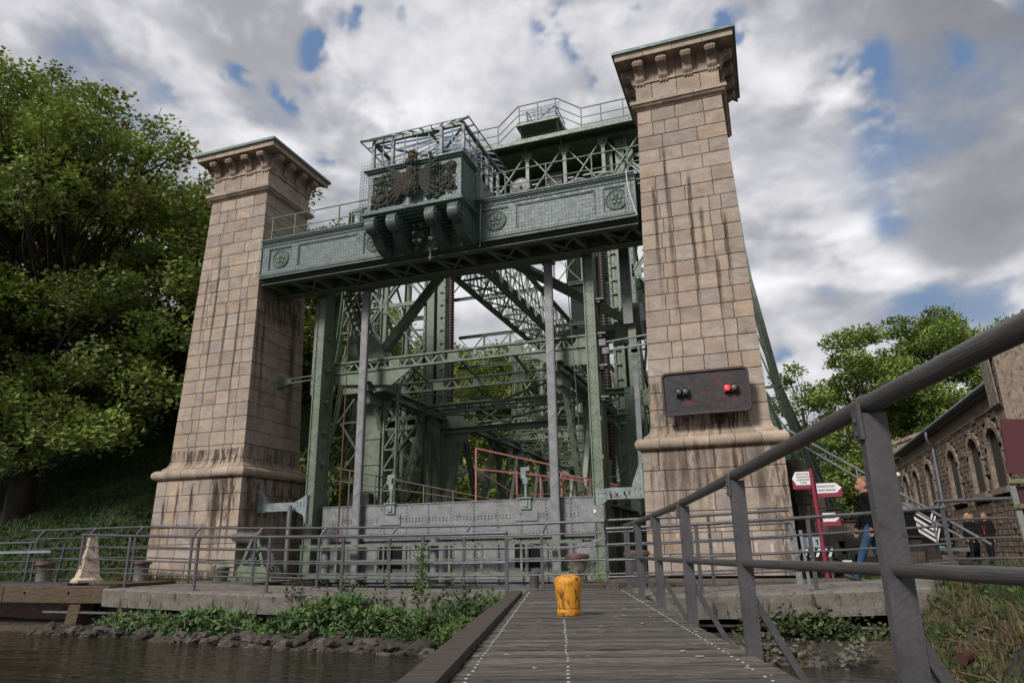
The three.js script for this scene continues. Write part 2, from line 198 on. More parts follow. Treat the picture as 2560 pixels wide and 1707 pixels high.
function pier(cx, mats, label) {
  const root = thing('stone_pier', label, 'tower', [cx, 0, ZP]);
  const hw = (y) => { for (let i = 1; i < PROF.length; i++) if (y <= PROF[i][0]) { const [a, b] = [PROF[i - 1], PROF[i]]; return mix(a[1], b[1], (y - a[0]) / (b[0] - a[0])); } return 1.22; };
  const core = [[0, hw(0)], [3.03, hw(3.03)], [3.03, 1.4], [3.6, 1.44], [14.3, 1.19]];
  const cg = []; for (let i = 1; i < core.length; i++) { const [y0, h0] = core[i - 1], [y1, h1] = core[i]; if (y1 - y0 < 0.01) continue; const d = 0.022, g = new THREE.CylinderGeometry((h1 - d) * Math.SQRT2, (h0 - d) * Math.SQRT2, y1 - y0, 4, 1); g.rotateY(Math.PI / 4); g.translate(0, (y0 + y1) / 2, 0); cg.push(g); }
  obj('mortar_core', cg, mortar, root);
  const rows = []; for (let i = 0; i < 6; i++) rows.push([i * 0.505, (i + 1) * 0.505, LOWB[i % 4]]);
  const n = 21, h = (13.25 - 3.65) / n; for (let i = 0; i < n; i++) rows.push([3.65 + i * h, 3.65 + (i + 1) * h, i < 14 ? BOND[i % 2] : TOPB[i % 5]]);
  rows.push([13.5, 14.16, [0.2, 0.3, 0.28, 0.22]]);
  for (const k of [0, 1, 3]) { const mat = mats[k];
    for (const [y0, y1, fr0] of rows) { const fr = k === 0 ? fr0 : [...fr0].reverse(); let u = -1; const tot = fr.reduce((a, b) => a + b, 0);
      for (const f of fr) { const w = 2 * f / tot, jit = 0; const g = faceBlock(hw, k, u, u + w > 0.998 ? 1 : u + w + jit, y0, y1, rr(-0.003, 0.005));
        const t = rr(0.8, 1.06), wm = rr(-0.03, 0.06), grey = rnd() < 0.2 ? 0.045 : 0; tint(g, t * (1 + wm - grey * 0.6), t, t * (1 - wm + grey * 1.6)); obj('stone_block', g, mat, root, true); u += w; } } }
  // torus and mouldings, cut into stones with open joints
  const mould = (prof, name, mat, nb) => { for (const k of [0, 1, 3]) for (let j = 0; j < nb; j++) { const pos = [], idx = [], uv = []; const u0 = -1 + 2 * j / nb, u1 = -1 + 2 * (j + 1) / nb, g = 0.006;
    prof.forEach(([o, y]) => { for (const [u, s] of [[u0, 1], [u1, -1]]) { const x = u * o + (Math.abs(u) > 0.999 ? 0 : s * g); const c = [[x, o], [o, -x], [-x, -o], [-o, x]][k]; pos.push(c[0], y, c[1]); uv.push((x + 2) / 4, y / 16); } });
    for (let i = 0; i + 1 < prof.length; i++) { const a = 2 * i; idx.push(a, a + 1, a + 2, a + 1, a + 3, a + 2); }
    const m = toCreasedNormals(geo(pos, idx, uv), 0.7); const t = rr(0.85, 1.1); tint(m, t, t * 0.97, t * 0.93); obj(name, m, mats[k], root, true); } };
  const tor = [[1.6, 3.02]]; for (let i = 0; i <= 10; i++) { const a = -Math.PI / 2 + i * Math.PI / 10; tor.push([1.69 + Math.cos(a) * 0.16, 3.19 + Math.sin(a) * 0.16]); }
  tor.push([1.63, 3.36], [1.63, 3.41], [1.6, 3.42], [1.54, 3.47], [1.5, 3.55], [1.485, 3.65], [1.3, 3.65]); mould(tor, 'torus_stone', null, 6);
  const band = [[1.15, 13.25], [1.25, 13.25], [1.25, 13.29], [1.29, 13.3], [1.34, 13.33], [1.36, 13.38], [1.36, 13.4], [1.4, 13.4], [1.4, 13.5], [1.15, 13.52]]; mould(band, 'moulding_stone', null, 3);
  const frz = [[1.1, 14.16], [1.26, 14.16], [1.26, 14.24], [1.22, 14.24], [1.23, 14.55], [1.27, 14.76], [1.3, 14.8], [1.72, 14.8], [1.72, 14.95], [1.74, 14.95], [1.74, 15.0], [0.6, 15.0]]; mould(frz, 'cornice_stone', null, 4);
  const cs = [[0, 14.22], [0.07, 14.22], [0.12, 14.29], [0.14, 14.4], [0.19, 14.49], [0.29, 14.54], [0.39, 14.59], [0.44, 14.67], [0.43, 14.75], [0.38, 14.8], [0, 14.8]];
  for (const k of [0, 1, 3]) for (const x of [-1.06, -0.36, 0.36, 1.06]) { const parts = [prism(cs, -0.14, 0.14, 0.012)]; for (const s of [-0.05, 0.05]) parts.push(prism(cs.map(([d, y]) => [d + 0.012, y - 0.002]), s - 0.028, s + 0.028, 0.004)); for (const s of [-0.15, 0.15]) { const vo = new THREE.TorusGeometry(0.07, 0.028, 5, 12); vo.translate(0.32, 14.71, s * 0.95); parts.push(vo); }
    const g = join(parts); g.rotateY(-Math.PI / 2); g.translate(x, 0, 1.2); g.rotateY([0, Math.PI / 2, 0, -Math.PI / 2][k]); boxUV(g); { const uv = g.attributes.uv; for (let i = 0; i < uv.count; i++) uv.setXY(i, (uv.getX(i) + 2) / 4, uv.getY(i) / 16); } const t = rr(0.82, 1); tint(g, t, t * 0.97, t * 0.93); obj('bracket', g, mats[k], root, true);
    const gu = [-0.09, 0, 0.09].map((d) => cbox(x + d, 14.13, 1.245, 0.055, 0.06, 0.05)); const gg = join(gu); gg.rotateY([0, Math.PI / 2, 0, -Math.PI / 2][k]); tint(gg, 0.85, 0.82, 0.78); obj('dentils', gg, mats[k], root); }
  const rf = new THREE.CylinderGeometry(0.05, 1.8 * Math.SQRT2, 0.28, 4); rf.rotateY(Math.PI / 4); rf.translate(0, 15.24, 0); obj('copper_roof', [rf, box(-1.8, 1.8, 15.002, 15.1, -1.8, 1.8)], copper, root);
  const sp = []; for (const k of [0, 1, 3]) for (let i = 0; i < 62; i++) { const x = -1.36 + i * 0.0446; const a = [x, 13.5, 1.35], b = [x + rr(-0.03, 0.03), 13.5 + rr(0.08, 0.12), 1.35 + rr(-0.03, 0.05)]; const q = rod(a, b, 0.0035, 3, 0.0015); q.rotateY([0, Math.PI / 2, 0, -Math.PI / 2][k]); sp.push(q); } obj('bird_spikes', sp, M.white, root).userData.kind = 'stuff';
  return root;
}
reseed(101); const pierL = pier(XL, { 0: MS.L, 1: MS.S, 3: MS.S }, 'left sandstone gate tower with dark streaks down its base, beside the maples');
reseed(202); const pierR = pier(XR, { 0: MS.R, 1: MS.S, 3: MS.S }, 'right sandstone gate tower carrying the black signal board');
// ---------------------------------------------------------------- portal girder between the piers
{
  const g = thing('portal_girder', 'green panelled steel girder with flower medallions spanning between the two sandstone towers', 'girder', [-9.2, 9.8, -18.45]);
  const L = -6.5, R = 6.55, H = 1.36;                       // local: x along, y up from the bottom cornice
  obj('web_plate', [box(L, R, 0.02, H - 0.05, -0.16, -0.06)], M.fascia, g);
  obj('top_cornice', [box(L, R, H - 0.02, H + 0.03, -0.2, 0.14), box(L, R, H - 0.07, H - 0.021, -0.1, 0.1), box(L, R, H - 0.12, H - 0.071, -0.1, 0.05), box(L, R, H - 0.19, H - 0.121, -0.1, 0.02)], M.fasciaTrim, g);
  const cyl = rod([L, 0.06, 0.045], [R, 0.06, 0.045], 0.05, 10);
  obj('bottom_cornice', [box(L, R, -0.06, -0.01, -0.2, 0.12), cyl, box(L, R, 0.1, 0.15, -0.08, 0.03)], M.fasciaTrim, g);
  // stiles and rails round the recessed panels
  const st = []; const frame = (x0, x1, y0, y1, w) => { st.push(box(x0, x0 + w, y0, y1, -0.058, 0.0), box(x1 - w, x1, y0, y1, -0.058, 0.0), box(x0 + w, x1 - w, y0, y0 + w, -0.058, 0.0), box(x0 + w, x1 - w, y1 - w, y1, -0.058, 0.0)); };
  st.push(box(L, R, 0.15, 0.26, -0.06, -0.012), box(L, R, 1.06, 1.17, -0.06, -0.012));
  for (const x of [L, -5.3, -2.72, -1.65, 1.65, 2.62, 5.35]) st.push(box(x, x + (x === L ? 0.28 : Math.abs(x) < 1.7 ? 0.1 : 0.26), 0.26, 1.06, -0.06, -0.012)); st.push(box(R - 0.3, R, 0.26, 1.06, -0.06, -0.012));
  obj('panel_frame', st, M.fascia, g);
  const mo = []; for (const [a, b] of [[-5.02, -2.74], [2.9, 5.33], [-6.2, -5.32], [5.63, 6.22], [-2.44, -1.67], [1.77, 2.6]]) for (const [y, d] of [[0.262, 1], [1.025, -1]]) { mo.push(box(a, b, y, y + 0.03, -0.058, -0.03)); } for (const a of [-5.02, -2.77, 2.9, 5.3]) mo.push(box(a, a + 0.03, 0.3, 1.02, -0.058, -0.03));
  obj('panel_moulding', mo, M.fasciaTrim, g);
  for (const x of [-5.76, -2.05, 2.2, 5.98]) { // flower medallions
    const r = obj('medallion', [new THREE.TorusGeometry(0.31, 0.035, 6, 28).translate(x, 0.65, -0.045), new THREE.TorusGeometry(0.25, 0.02, 5, 24).translate(x, 0.65, -0.05), (() => { const c = new THREE.CylinderGeometry(0.3, 0.3, 0.02, 28); c.rotateX(Math.PI / 2); return c.translate(x, 0.65, -0.05); })()], M.fasciaTrim, g);
    const p = []; for (let k = 0; k < 5; k++) { const a = k / 5 * TAU + 0.3; p.push(ball(x + Math.cos(a) * 0.12, 0.65 + Math.sin(a) * 0.12, -0.04, 0.075, 1, 1, 0.5)); } for (let k = 0; k < 10; k++) { const a = k / 10 * TAU; p.push(ball(x + Math.cos(a) * 0.205, 0.65 + Math.sin(a) * 0.205, -0.045, 0.03, 1, 1, 0.6, 6, 5)); } p.push(ball(x, 0.65, -0.035, 0.05, 1, 1, 0.7));
    obj('flower', p, M.green, r); }
  // box girder underside: bottom plates, joists, bracing and the rear web
  const u = []; u.push(box(L - 0.05, R, -0.3, 1.2, -1.16, -1.1), ...ibeam([L, -0.33, -1.05], [R, -0.33, -1.05], 0.34, 0.16), ...ibeam([L, -0.16, -0.18], [R, -0.16, -0.18], 0.26, 0.14), box(L, R, -0.03, 0.0, -1.1, -0.22));
  obj('rear_web', u, M.green, g);
  for (let i = 0; i <= 14; i++) { const x = L + 0.25 + i * 0.9; obj('floor_joist', ibeam([x, -0.14, -0.2], [x + 0.35, -0.3, -1.1], 0.13, 0.2), M.green, g); if (i % 2) obj('floor_brace', [bar([x, -0.24, -0.2], [x + 0.9, -0.36, -1.1], 0.07, 0.05), bar([x + 0.95, -0.2, -0.25], [x + 0.2, -0.38, -1.08], 0.06, 0.05)], M.green, g); }
  obj('deck_plate', [box(L, R, H - 0.06, H - 0.021, -2.4, -0.21)], M.green, g);
  obj('rear_beam', [box(-4.6, 4.6, 0.2, H - 0.08, -2.46, -2.4), ...ibeam([-4.6, 0.2, -2.43], [4.6, 0.2, -2.43], 0.3, 0.2)], M.green, g);
}
// railings on the girder, left and right of the glazed cabin
function deckRailing(x0, x1, label, ups, mat = M.green) {
  const r = thing('deck_railing', label, 'railing', [0, 11.19, -18.72]);
  obj('handrail', [rod([x0, 1.02, 0], [x1, 1.02, 0], 0.026, 6)], mat, r); obj('mid_rail', [rod([x0, 0.52, 0], [x1, 0.52, 0], 0.02, 6)], mat, r);
  for (const x of ups) obj('post', [rod([x, 0, 0], [x, 1.02, 0], 0.026, 6)], mat, r);
}
deckRailing(-15.75, -10.9, 'left stretch of thin railing on the girder, between left tower and glazed cabin', [-15.6, -14.65, -12.85, -11.3]);
deckRailing(-7.45, -2.45, 'right stretch of thin railing on the girder, between glazed cabin and right tower', [-6.75, -5.4, -3.95, -2.85], M.green);
// sheaves and the grey disc on the deck
function wheel(name, label, x, y, z, r, mat, solid, group) {
  const w = thing(name, label, 'wheel', [x, y, z], 0, group);
  if (solid) { const c = new THREE.CylinderGeometry(r, r, 0.09, 36); c.rotateX(Math.PI / 2); obj('disc', [c, new THREE.TorusGeometry(r - 0.012, 0.016, 6, 36).translate(0, 0, 0.04)], mat, w); const h = new THREE.CylinderGeometry(0.045, 0.05, 0.1, 12); h.rotateX(Math.PI / 2); h.translate(0, 0, 0.08); obj('hub', h, M.greyPost, w); }
  else { obj('rim', [new THREE.TorusGeometry(r, 0.055, 8, 40), new THREE.TorusGeometry(r - 0.09, 0.025, 6, 36)], mat, w); const h = new THREE.CylinderGeometry(0.1, 0.1, 0.16, 14); h.rotateX(Math.PI / 2); obj('hub', h, mat, w); for (let k = 0; k < 8; k++) { const a = k * TAU / 8; obj('spoke', bar([Math.cos(a) * 0.08, Math.sin(a) * 0.08, 0], [Math.cos(a) * (r - 0.05), Math.sin(a) * (r - 0.05), 0], 0.05, 0.03), mat, w); } }
  obj('bearing_stand', [prism([[-0.3, -r - 0.1], [0.3, -r - 0.1], [0.1, 0.02], [-0.1, 0.02]], -0.2, -0.12)], M.green, w); return w;
}
wheel('grey_disc', 'plain grey metal disc standing on the girder right of the glazed cabin', -6.4, 11.87, -19.25, 0.31, M.greyPost, true);
wheel('cable_sheave', 'pale grey spoked wheel showing above the girder beside the grey disc', -4.6, 11.35, -19.5, 0.56, M.greyPost, false);
wheel('cable_sheave', 'dark green spoked wheel above the girder nearest the right tower', -3.65, 11.4, -19.5, 0.55, M.green, false);
wheel('cable_sheave', 'low grey wheel rim above the girder, near the left end', -13.2, 11.05, -19.2, 0.5, M.greyPaint, false);
wheel('cable_sheave', 'low green wheel rim above the girder, touching the eagle balcony', -12.3, 11.1, -19.2, 0.52, M.green, false);
// white hose hanging at each end of the girder
tag(obj('edge_rope', pipe([[-15.72, 11.2, -18.28], [-15.74, 10.8, -18.29], [-15.8, 10.3, -18.29], [-15.83, 9.78, -18.3]], 0.012, 5), M.white), 'white net rope down the left end of the girder', 'rope');
tag(obj('edge_rope', pipe([[-2.85, 11.2, -18.24], [-2.83, 10.7, -18.24], [-2.74, 10.2, -18.25], [-2.62, 9.72, -18.26]], 0.014, 5), M.white), 'white net rope curving down the right end of the girder', 'rope');
// ---------------------------------------------------------------- eagle balcony
{
  const b = thing('eagle_balcony', 'projecting green balcony with rusty carved eagle relief and scroll brackets under the glazed cabin', 'balcony', [-9.25, 10.84, -17.3]);
  const W = 1.6, D = 1.1, H = 1.42;
  obj('box_body', [box(-W, W, 0, H, -D, -0.05)], M.fascia, b);
  obj('top_slab', [box(-W - 0.14, W + 0.1, H, H + 0.05, -D, 0.14), box(-W - 0.07, W + 0.05, H - 0.06, H - 0.001, -D, 0.07)], M.fasciaTrim, b);
  obj('bottom_slab', [box(-W - 0.15, W + 0.1, -0.12, -0.06, -D, 0.13), box(-W - 0.08, W + 0.06, -0.059, -0.003, -D, 0.06)], M.fasciaTrim, b);
  obj('corner_pilaster', [box(-W, -W + 0.17, 0, H - 0.06, -0.05, 0.0), box(W - 0.17, W, 0, H - 0.06, -0.05, 0.0)], M.fascia, b);
  obj('panel_rail', [box(-W + 0.17, W - 0.17, 0, 0.09, -0.05, 0.0), box(-W + 0.17, W - 0.17, H - 0.22, H - 0.06, -0.05, 0.0)], M.fascia, b);
  const side = [box(W, W + 0.02, 0.1, H - 0.15, -D + 0.1, -0.15)]; obj('side_panel', side, M.fasciaTrim, b);
  const relief = std({ color: lin(0.085, 0.062, 0.048), map: paintTex, roughness: 0.95 });
  reseed(7);
  for (const s of [-1, 1]) { const f = []; for (let i = 0; i < 95; i++) { const x = s * rr(0.5, 1.38), y = rr(0.15, 1.18), r = rr(0.035, 0.1); if (rnd() < 0.45) { const t = new THREE.TorusGeometry(r, r * 0.38, 5, 9, rr(3, 6)); t.rotateZ(rr(0, 6)); t.rotateX(rr(-0.5, 0.5)); t.translate(x, y, rr(-0.02, 0.06)); f.push(t); } else f.push(ball(x, y, rr(-0.04, 0.05), r, rr(0.7, 1.8), rr(0.7, 1.5), 0.8, 6, 5)); } obj('scroll_relief', f, relief, b); }
  // the eagle: body, feathered wings, crowned head turned to the left
  const bod = [ball(0, 0.58, 0.12, 0.3, 0.85, 1.35, 0.8, 12, 9), ball(-0.02, 1.02, 0.18, 0.17, 0.9, 1.5, 0.9, 10, 8)]; for (let i = 0; i < 60; i++) { const a = rr(-1.2, 1.2), y = rr(0.2, 1.15); bod.push(ball(Math.sin(a) * 0.24, y, 0.12 + Math.cos(a) * 0.22, 0.05, 0.8, 1.6, 0.5, 6, 5)); } obj('eagle_body', bod, relief, b);
  const head = [ball(-0.04, 1.36, 0.22, 0.13, 1, 1.05, 1, 10, 8)]; const bk = new THREE.ConeGeometry(0.05, 0.17, 7); bk.rotateZ(Math.PI / 2 + 0.5); bk.translate(-0.19, 1.33, 0.25); head.push(bk); obj('eagle_head', head, relief, b);
  const cr = [lathe([[0.1, 0], [0.15, 0.02], [0.15, 0.06], [0.12, 0.08], [0.15, 0.14]], 12)]; for (let k = 0; k < 6; k++) { const a = k * TAU / 6; cr.push(ball(Math.cos(a) * 0.15, 0.17, Math.sin(a) * 0.15, 0.035, 1, 1.3, 1, 6, 5)); cr.push(pipe([[Math.cos(a) * 0.14, 0.14, Math.sin(a) * 0.14], [Math.cos(a) * 0.12, 0.24, Math.sin(a) * 0.12], [0, 0.27, 0]], 0.02, 5, 6)); } cr.push(ball(0, 0.3, 0, 0.04)); cr.forEach((q) => q.translate(0.05, 1.47, 0.2)); obj('crown', cr, std({ color: lin(0.15, 0.095, 0.045), map: paintTex, roughness: 0.9 }), b);
  for (const s of [-1, 1]) { const f = []; for (let k = 0; k < 9; k++) { const a = -1.35 + k * 0.27, x0 = s * 0.22, y0 = 0.72 + k * 0.025, l = 0.42 + 0.1 * Math.sin(k); const q = ball(0, 0, 0, 0.5, 0.15, l * 2, 0.12, 8, 6); q.translate(0, l * 0.6, 0); q.rotateZ(-s * (Math.PI / 2 - a * 0.75)); q.translate(x0, y0, 0.09 + k * 0.006); f.push(q); } obj('eagle_wing', f, relief, b); }
  obj('sceptre', [rod([0.62, 0.4, 0.16], [0.66, 1.5, 0.22], 0.03, 7), ball(0.66, 1.52, 0.22, 0.06)], relief, b);
  // four scroll brackets
  const pr = []; for (let i = 0; i <= 16; i++) { const a = Math.PI * 0.5 - i / 16 * Math.PI * 1.15; pr.push([0.1 + Math.cos(a) * 0.28 - 0.22, -0.42 + Math.sin(a) * 0.28]); } pr.push([-0.42, -0.84], [-0.7, -1.02], [-1.05, -1.1], [-1.08, -0.14], [-0.12, -0.13]);
  for (const x of [-1.42, -0.68, 0.62, 1.38]) { const g = prism(pr, -0.17, 0.17, 0.02); g.rotateY(-Math.PI / 2); g.translate(x, 0, 0.02); const k = obj('scroll_bracket', toCreasedNormals(g, 0.6), M.fasciaTrim, b); const sc = []; for (const s of [-0.18, 0.18]) for (const r of [0.17, 0.09]) { const t = new THREE.TorusGeometry(r, 0.028, 6, 18); t.rotateY(Math.PI / 2); t.translate(x + s, -0.42, -0.1); sc.push(t); } obj('volute', sc, M.fasciaTrim, k); }
  obj('soffit', [box(-W, W, -0.13, -0.1, -D, 0.0), box(-W, W, -1.12, -0.13, -D - 0.1, -D + 0.02)], M.green, b);
  obj('pendant', [lathe([[0.001, -1.5], [0.04, -1.46], [0.07, -1.4], [0.03, -1.33], [0.05, -1.2], [0.09, -1.1]], 10).translate(0.15, 0, -0.95), ...Array.from({ length: 26 }, () => ball(rr(-0.35, 0.4), rr(-1.1, -0.25), rr(-0.95, -0.55), rr(0.05, 0.1), 1, 1, 1, 6, 5))], M.green, b);
}
// safety nets
function netGrid(fn, nu, nv, r) { const g = []; for (let i = 0; i <= nu; i++) for (let j = 0; j < nv; j++) g.push([fn(i / nu, j / nv), fn(i / nu, (j + 1) / nv)]); for (let j = 0; j <= nv; j++) for (let i = 0; i < nu; i++) g.push([fn(i / nu, j / nv), fn((i + 1) / nu, j / nv)]); return g.filter(([a, b]) => P3(a).distanceTo(P3(b)) > 1e-4).map(([a, b]) => { const c = new THREE.CylinderGeometry(r, r, 1, 3, 1, true); c.rotateX(Math.PI / 2); return orient(c, P3(a), P3(b)); }); }
tag(obj('safety_net', netGrid((u, v) => [-15.68 + u * 4.7, mix(9.76, 11.2, v), -18.28 + 0.02 * Math.sin(u * 9) * Math.sin(v * 3)], 46, 12, 0.0042), M.net), 'green bird net stretched over the left half of the girder', 'net');
tag(obj('safety_net', netGrid((u, v) => [-7.55 + u * 4.8, mix(9.76, 11.2, v), -18.28 + 0.02 * Math.sin(u * 8 + 1) * Math.sin(v * 3)], 46, 12, 0.0042), M.net), 'green bird net stretched over the right half of the girder', 'net');
{ const g = []; const zf = (u, y) => -17.02 + 0.32 * Math.exp(-((u - 0.42) ** 2) / 0.012) * sstep(10.6, 11.6, y) * (1 - 0.4 * sstep(11.9, 12.6, y)); 
  g.push(...netGrid((u, v) => { const y = mix(12.36, 10.6, v); return [-10.95 + u * 3.42, y, zf(u, y)]; }, 34, 17, 0.0048));
  g.push(...netGrid((u, v) => { const sag = Math.sin(u * Math.PI) * 0.12; return [-10.95 + u * 3.42, mix(10.6, 9.7, v) - sag * v, mix(-17.0, -18.3, v ** 1.3)]; }, 34, 13, 0.0048));
  g.push(...netGrid((u, v) => [-7.5 + 0.03 * Math.sin(u * 3), mix(mix(12.36, 12.0, u), mix(10.4, 9.65, u), v), mix(-17.02, -18.42, u)], 12, 18, 0.0048));
  g.push(...netGrid((u, v) => [-10.98, mix(12.2, 9.8, v), mix(-17.02, -18.42, u)], 12, 18, 0.0048));
  tag(obj('safety_net', g, M.net), 'green safety net bagging around the carved eagle balcony', 'net');
  tag(obj('edge_rope', [pipe([[-7.5, 12.3, -17.1], [-7.47, 12.05, -18.4], [-7.46, 11.2, -18.42], [-7.44, 10.4, -18.3], [-7.5, 9.62, -18.42]], 0.02, 5, 40)], M.rope), 'bundled pale net edge hanging at the right side of the eagle balcony', 'rope'); }
// ---------------------------------------------------------------- glazed cabin on the girder
{
  const c = thing('glazed_cabin', 'glass cabin with steel glazing bars standing on the girder behind the eagle balcony', 'cabin', [-9.25, 12.28, -17.5]);
  const W = 1.58, D = 3.0, H = 1.12, B = M.greyPaint;
  obj('base_wall', [box(-W, W, -1.0, 0, -D, -D + 0.05), box(-W, -W + 0.04, -1.0, 0, -D, -1.0), box(W - 0.04, W, -1.0, 0, -D, -1.0)], B, c);
  for (const [x, z] of [[-W, 0], [-0.88, 0], [0.83, 0], [W, 0], [W, -1.0], [W, -2.0], [W, -D], [-W, -1.0], [-W, -2.0], [-W, -D]]) obj('post', cbox(x, H / 2, z, 0.1, H, 0.1), B, c);
  obj('eaves_beam', [box(-W - 0.05, W + 0.05, H, H + 0.1, -0.06, 0.05), box(W - 0.05, W + 0.05, H, H + 0.1, -D, -0.06), box(-W - 0.05, -W + 0.05, H, H + 0.1, -D, -0.06), box(-W, W, H, H + 0.1, -D - 0.05, -D)], M.green, c);
  const bars = (x0, x1, z0, z1, n, rows) => { for (let i = 1; i < n; i++) { const x = mix(x0, x1, i / n), z = mix(z0, z1, i / n); obj('glazing_bar', cbox(x, H / 2, z, 0.028, H, 0.028), B, c); } for (let j = 1; j < rows; j++) obj('transom', bar([x0, H * j / rows, z0], [x1, H * j / rows, z1], 0.026, 0.026), B, c);
    for (let i = 0; i < n; i++) { const a = V(mix(x0, x1, i / n), 0, mix(z0, z1, i / n)), b = V(mix(x0, x1, (i + 1) / n), 0, mix(z0, z1, (i + 1) / n)); const g = geo([a.x, 0, a.z, b.x, 0, b.z, b.x, H, b.z, a.x, H, a.z], [0, 1, 2, 0, 2, 3]); obj('glass_pane', g, M.cyanGlass, c); } };
  bars(-W, -0.88, 0, 0, 2, 3); bars(-0.88, 0.83, 0, 0, 4, 3); bars(0.83, W, 0, 0, 2, 3);
  for (const x of [W, -W]) for (const z of [0, -1, -2]) bars(x, x, z, z - 1, 2, 3);
  // hipped glass roof on rafters
  const rx = W + 0.32, zf = 0.34, zr = -D - 0.3, rh = 0.62, y0 = H + 0.0, a = [-rx, y0, zf], b = [rx, y0, zf], d = [rx, y0, zr], e = [-rx, y0, zr], p = [-0.0, y0 + rh, -1.0], q = [0.0, y0 + rh, -2.0];
  const face = (u, v, w, x, n) => { for (let i = 0; i < n; i++) { const l = (s, t, k) => [0, 1, 2].map((j) => mix(s[j], t[j], k)); const A = l(u, v, i / n), Bq = l(u, v, (i + 1) / n), Cq = l(x, w, (i + 1) / n), Dq = l(x, w, i / n); obj('roof_pane', geo([...A, ...Bq, ...Cq, ...Dq], [0, 1, 2, 0, 2, 3]), M.cyanGlass, c); obj('rafter', bar(A, Dq, 0.03, 0.05), M.blueSteel, c); } };
  face(a, b, p, p, 9); face(b, d, q, p, 8); face(d, e, q, q, 6); face(e, a, p, q, 8);
  obj('roof_edge', [bar(a, b, 0.03), bar(b, d, 0.03), bar(e, a, 0.03), bar(b, p, 0.06), bar(a, p, 0.06), bar(d, q, 0.06), bar(e, q, 0.06), bar(p, q, 0.06)], M.green, c);
  for (const [x0, x1] of [[-1.5, 0], [1.5, 0]]) obj('roof_strut', [bar([x0, H, -0.1], [0, H + 0.02, -1.5], 0.06), bar([x0, H, -2.9], [0, H + 0.02, -1.5], 0.06), bar([x0, H, -1.5], [0, H, -1.5], 0.06)], M.blueSteel, c);
}
// ---------------------------------------------------------------- guide columns, posts, poles
function column(x, s, label) {  // s: side on which the web lies (towards the trough)
  const c = thing('guide_column', label, 'column', [x, 0, -19.9], 0, undefined);
  obj('front_flange', [box(-0.16, 0.16, -0.3, 9.62, -0.02, 0.015), box(-0.16, -0.12, -0.3, 9.62, 0.015, 0.05), box(0.12, 0.16, -0.3, 9.62, 0.015, 0.04)], M.green, c);
  obj('web', [box(-0.14, 0.14, -0.3, 9.62, -0.62, -0.025)], M.green, c); obj('rear_flange', [box(-0.2, 0.2, -0.3, 9.62, -0.66, -0.621)], M.green, c);
  const rv = []; for (let y = 0.1; y < 9.5; y += 0.16) rv.push([-0.07, y, 0.015], [0.08, y, 0.015]); obj('rivet_line', rivets(rv, 0.018), M.green, c).userData.kind = 'stuff';
  return c;
}
{ const cl = column(-14.12, 1, 'tall green steel column with row of bolted rollers beside the left tower');
  for (const y of [7.9, 6.75, 5.65, 4.6, 3.55]) { const g = new THREE.CylinderGeometry(0.1, 0.11, 0.1, 14); g.rotateZ(Math.PI / 2); g.translate(0.19, y, -0.3); const k = obj('roller', g, M.green, cl); const h = new THREE.CylinderGeometry(0.04, 0.045, 0.06, 8); h.rotateZ(Math.PI / 2); h.translate(0.26, y, -0.3); obj('bolt', h, M.green, k); }
  obj('side_plate', [box(-0.34, -0.2, 5.9, 9.2, -0.5, -0.1)], M.greyPaint, cl);
  const cr = column(-4.5, -1, 'tall green steel column with stepped brackets beside the right tower');
  for (const y of [8.0, 6.9, 5.9, 4.95]) obj('stepped_bracket', [cbox(0.28, y, -0.25, 0.3, 0.05, 0.4), cbox(0.22, y - 0.06, -0.25, 0.16, 0.07, 0.3), cbox(0.2, y + 0.06, -0.3, 0.1, 0.06, 0.2)], M.green, cr);
  for (const y of [2.1, 3.2, 4.3]) obj('tie_block', cbox(0.17, y, -0.02, 0.06, 0.12, 0.1), M.green, cr); }
for (const [x, l] of [[-12.36, 'left of the two grey guide posts, rising in front of the riveted gate'], [-5.8, 'right of the two grey guide posts, rising in front of the riveted gate']]) { const p = thing('guide_post', l, 'post', [x, 0, -19.85]); obj('shaft', [box(-0.11, 0.11, -0.3, 9.62, -0.14, 0)], M.greyPost, p); obj('edge_strip', [box(0.112, 0.14, -0.3, 9.62, -0.13, -0.01)], M.greyPaint, p); obj('foot_bracket', [box(-0.2, 0.2, 9.4, 9.6, -0.3, 0.04)], M.green, p); }
tag(obj('signal_rod', [rod([-13.0, 9.5, -19.9], [-12.95, 5.2, -19.85], 0.02, 6), rod([-12.95, 5.2, -19.85], [-12.92, 0.2, -19.8], 0.026, 6)], M.rust), 'thin red brown rod hanging beside the left grey guide post', 'rod');
tag(obj('hanging_cable', [pipe([[-5.3, 9.5, -20.3], [-5.12, 5, -20.3], [-5.02, 1.7, -20.3]], 0.016, 5, 12)], M.iron), 'thin dark cable hanging right of the right grey guide post', 'cable');
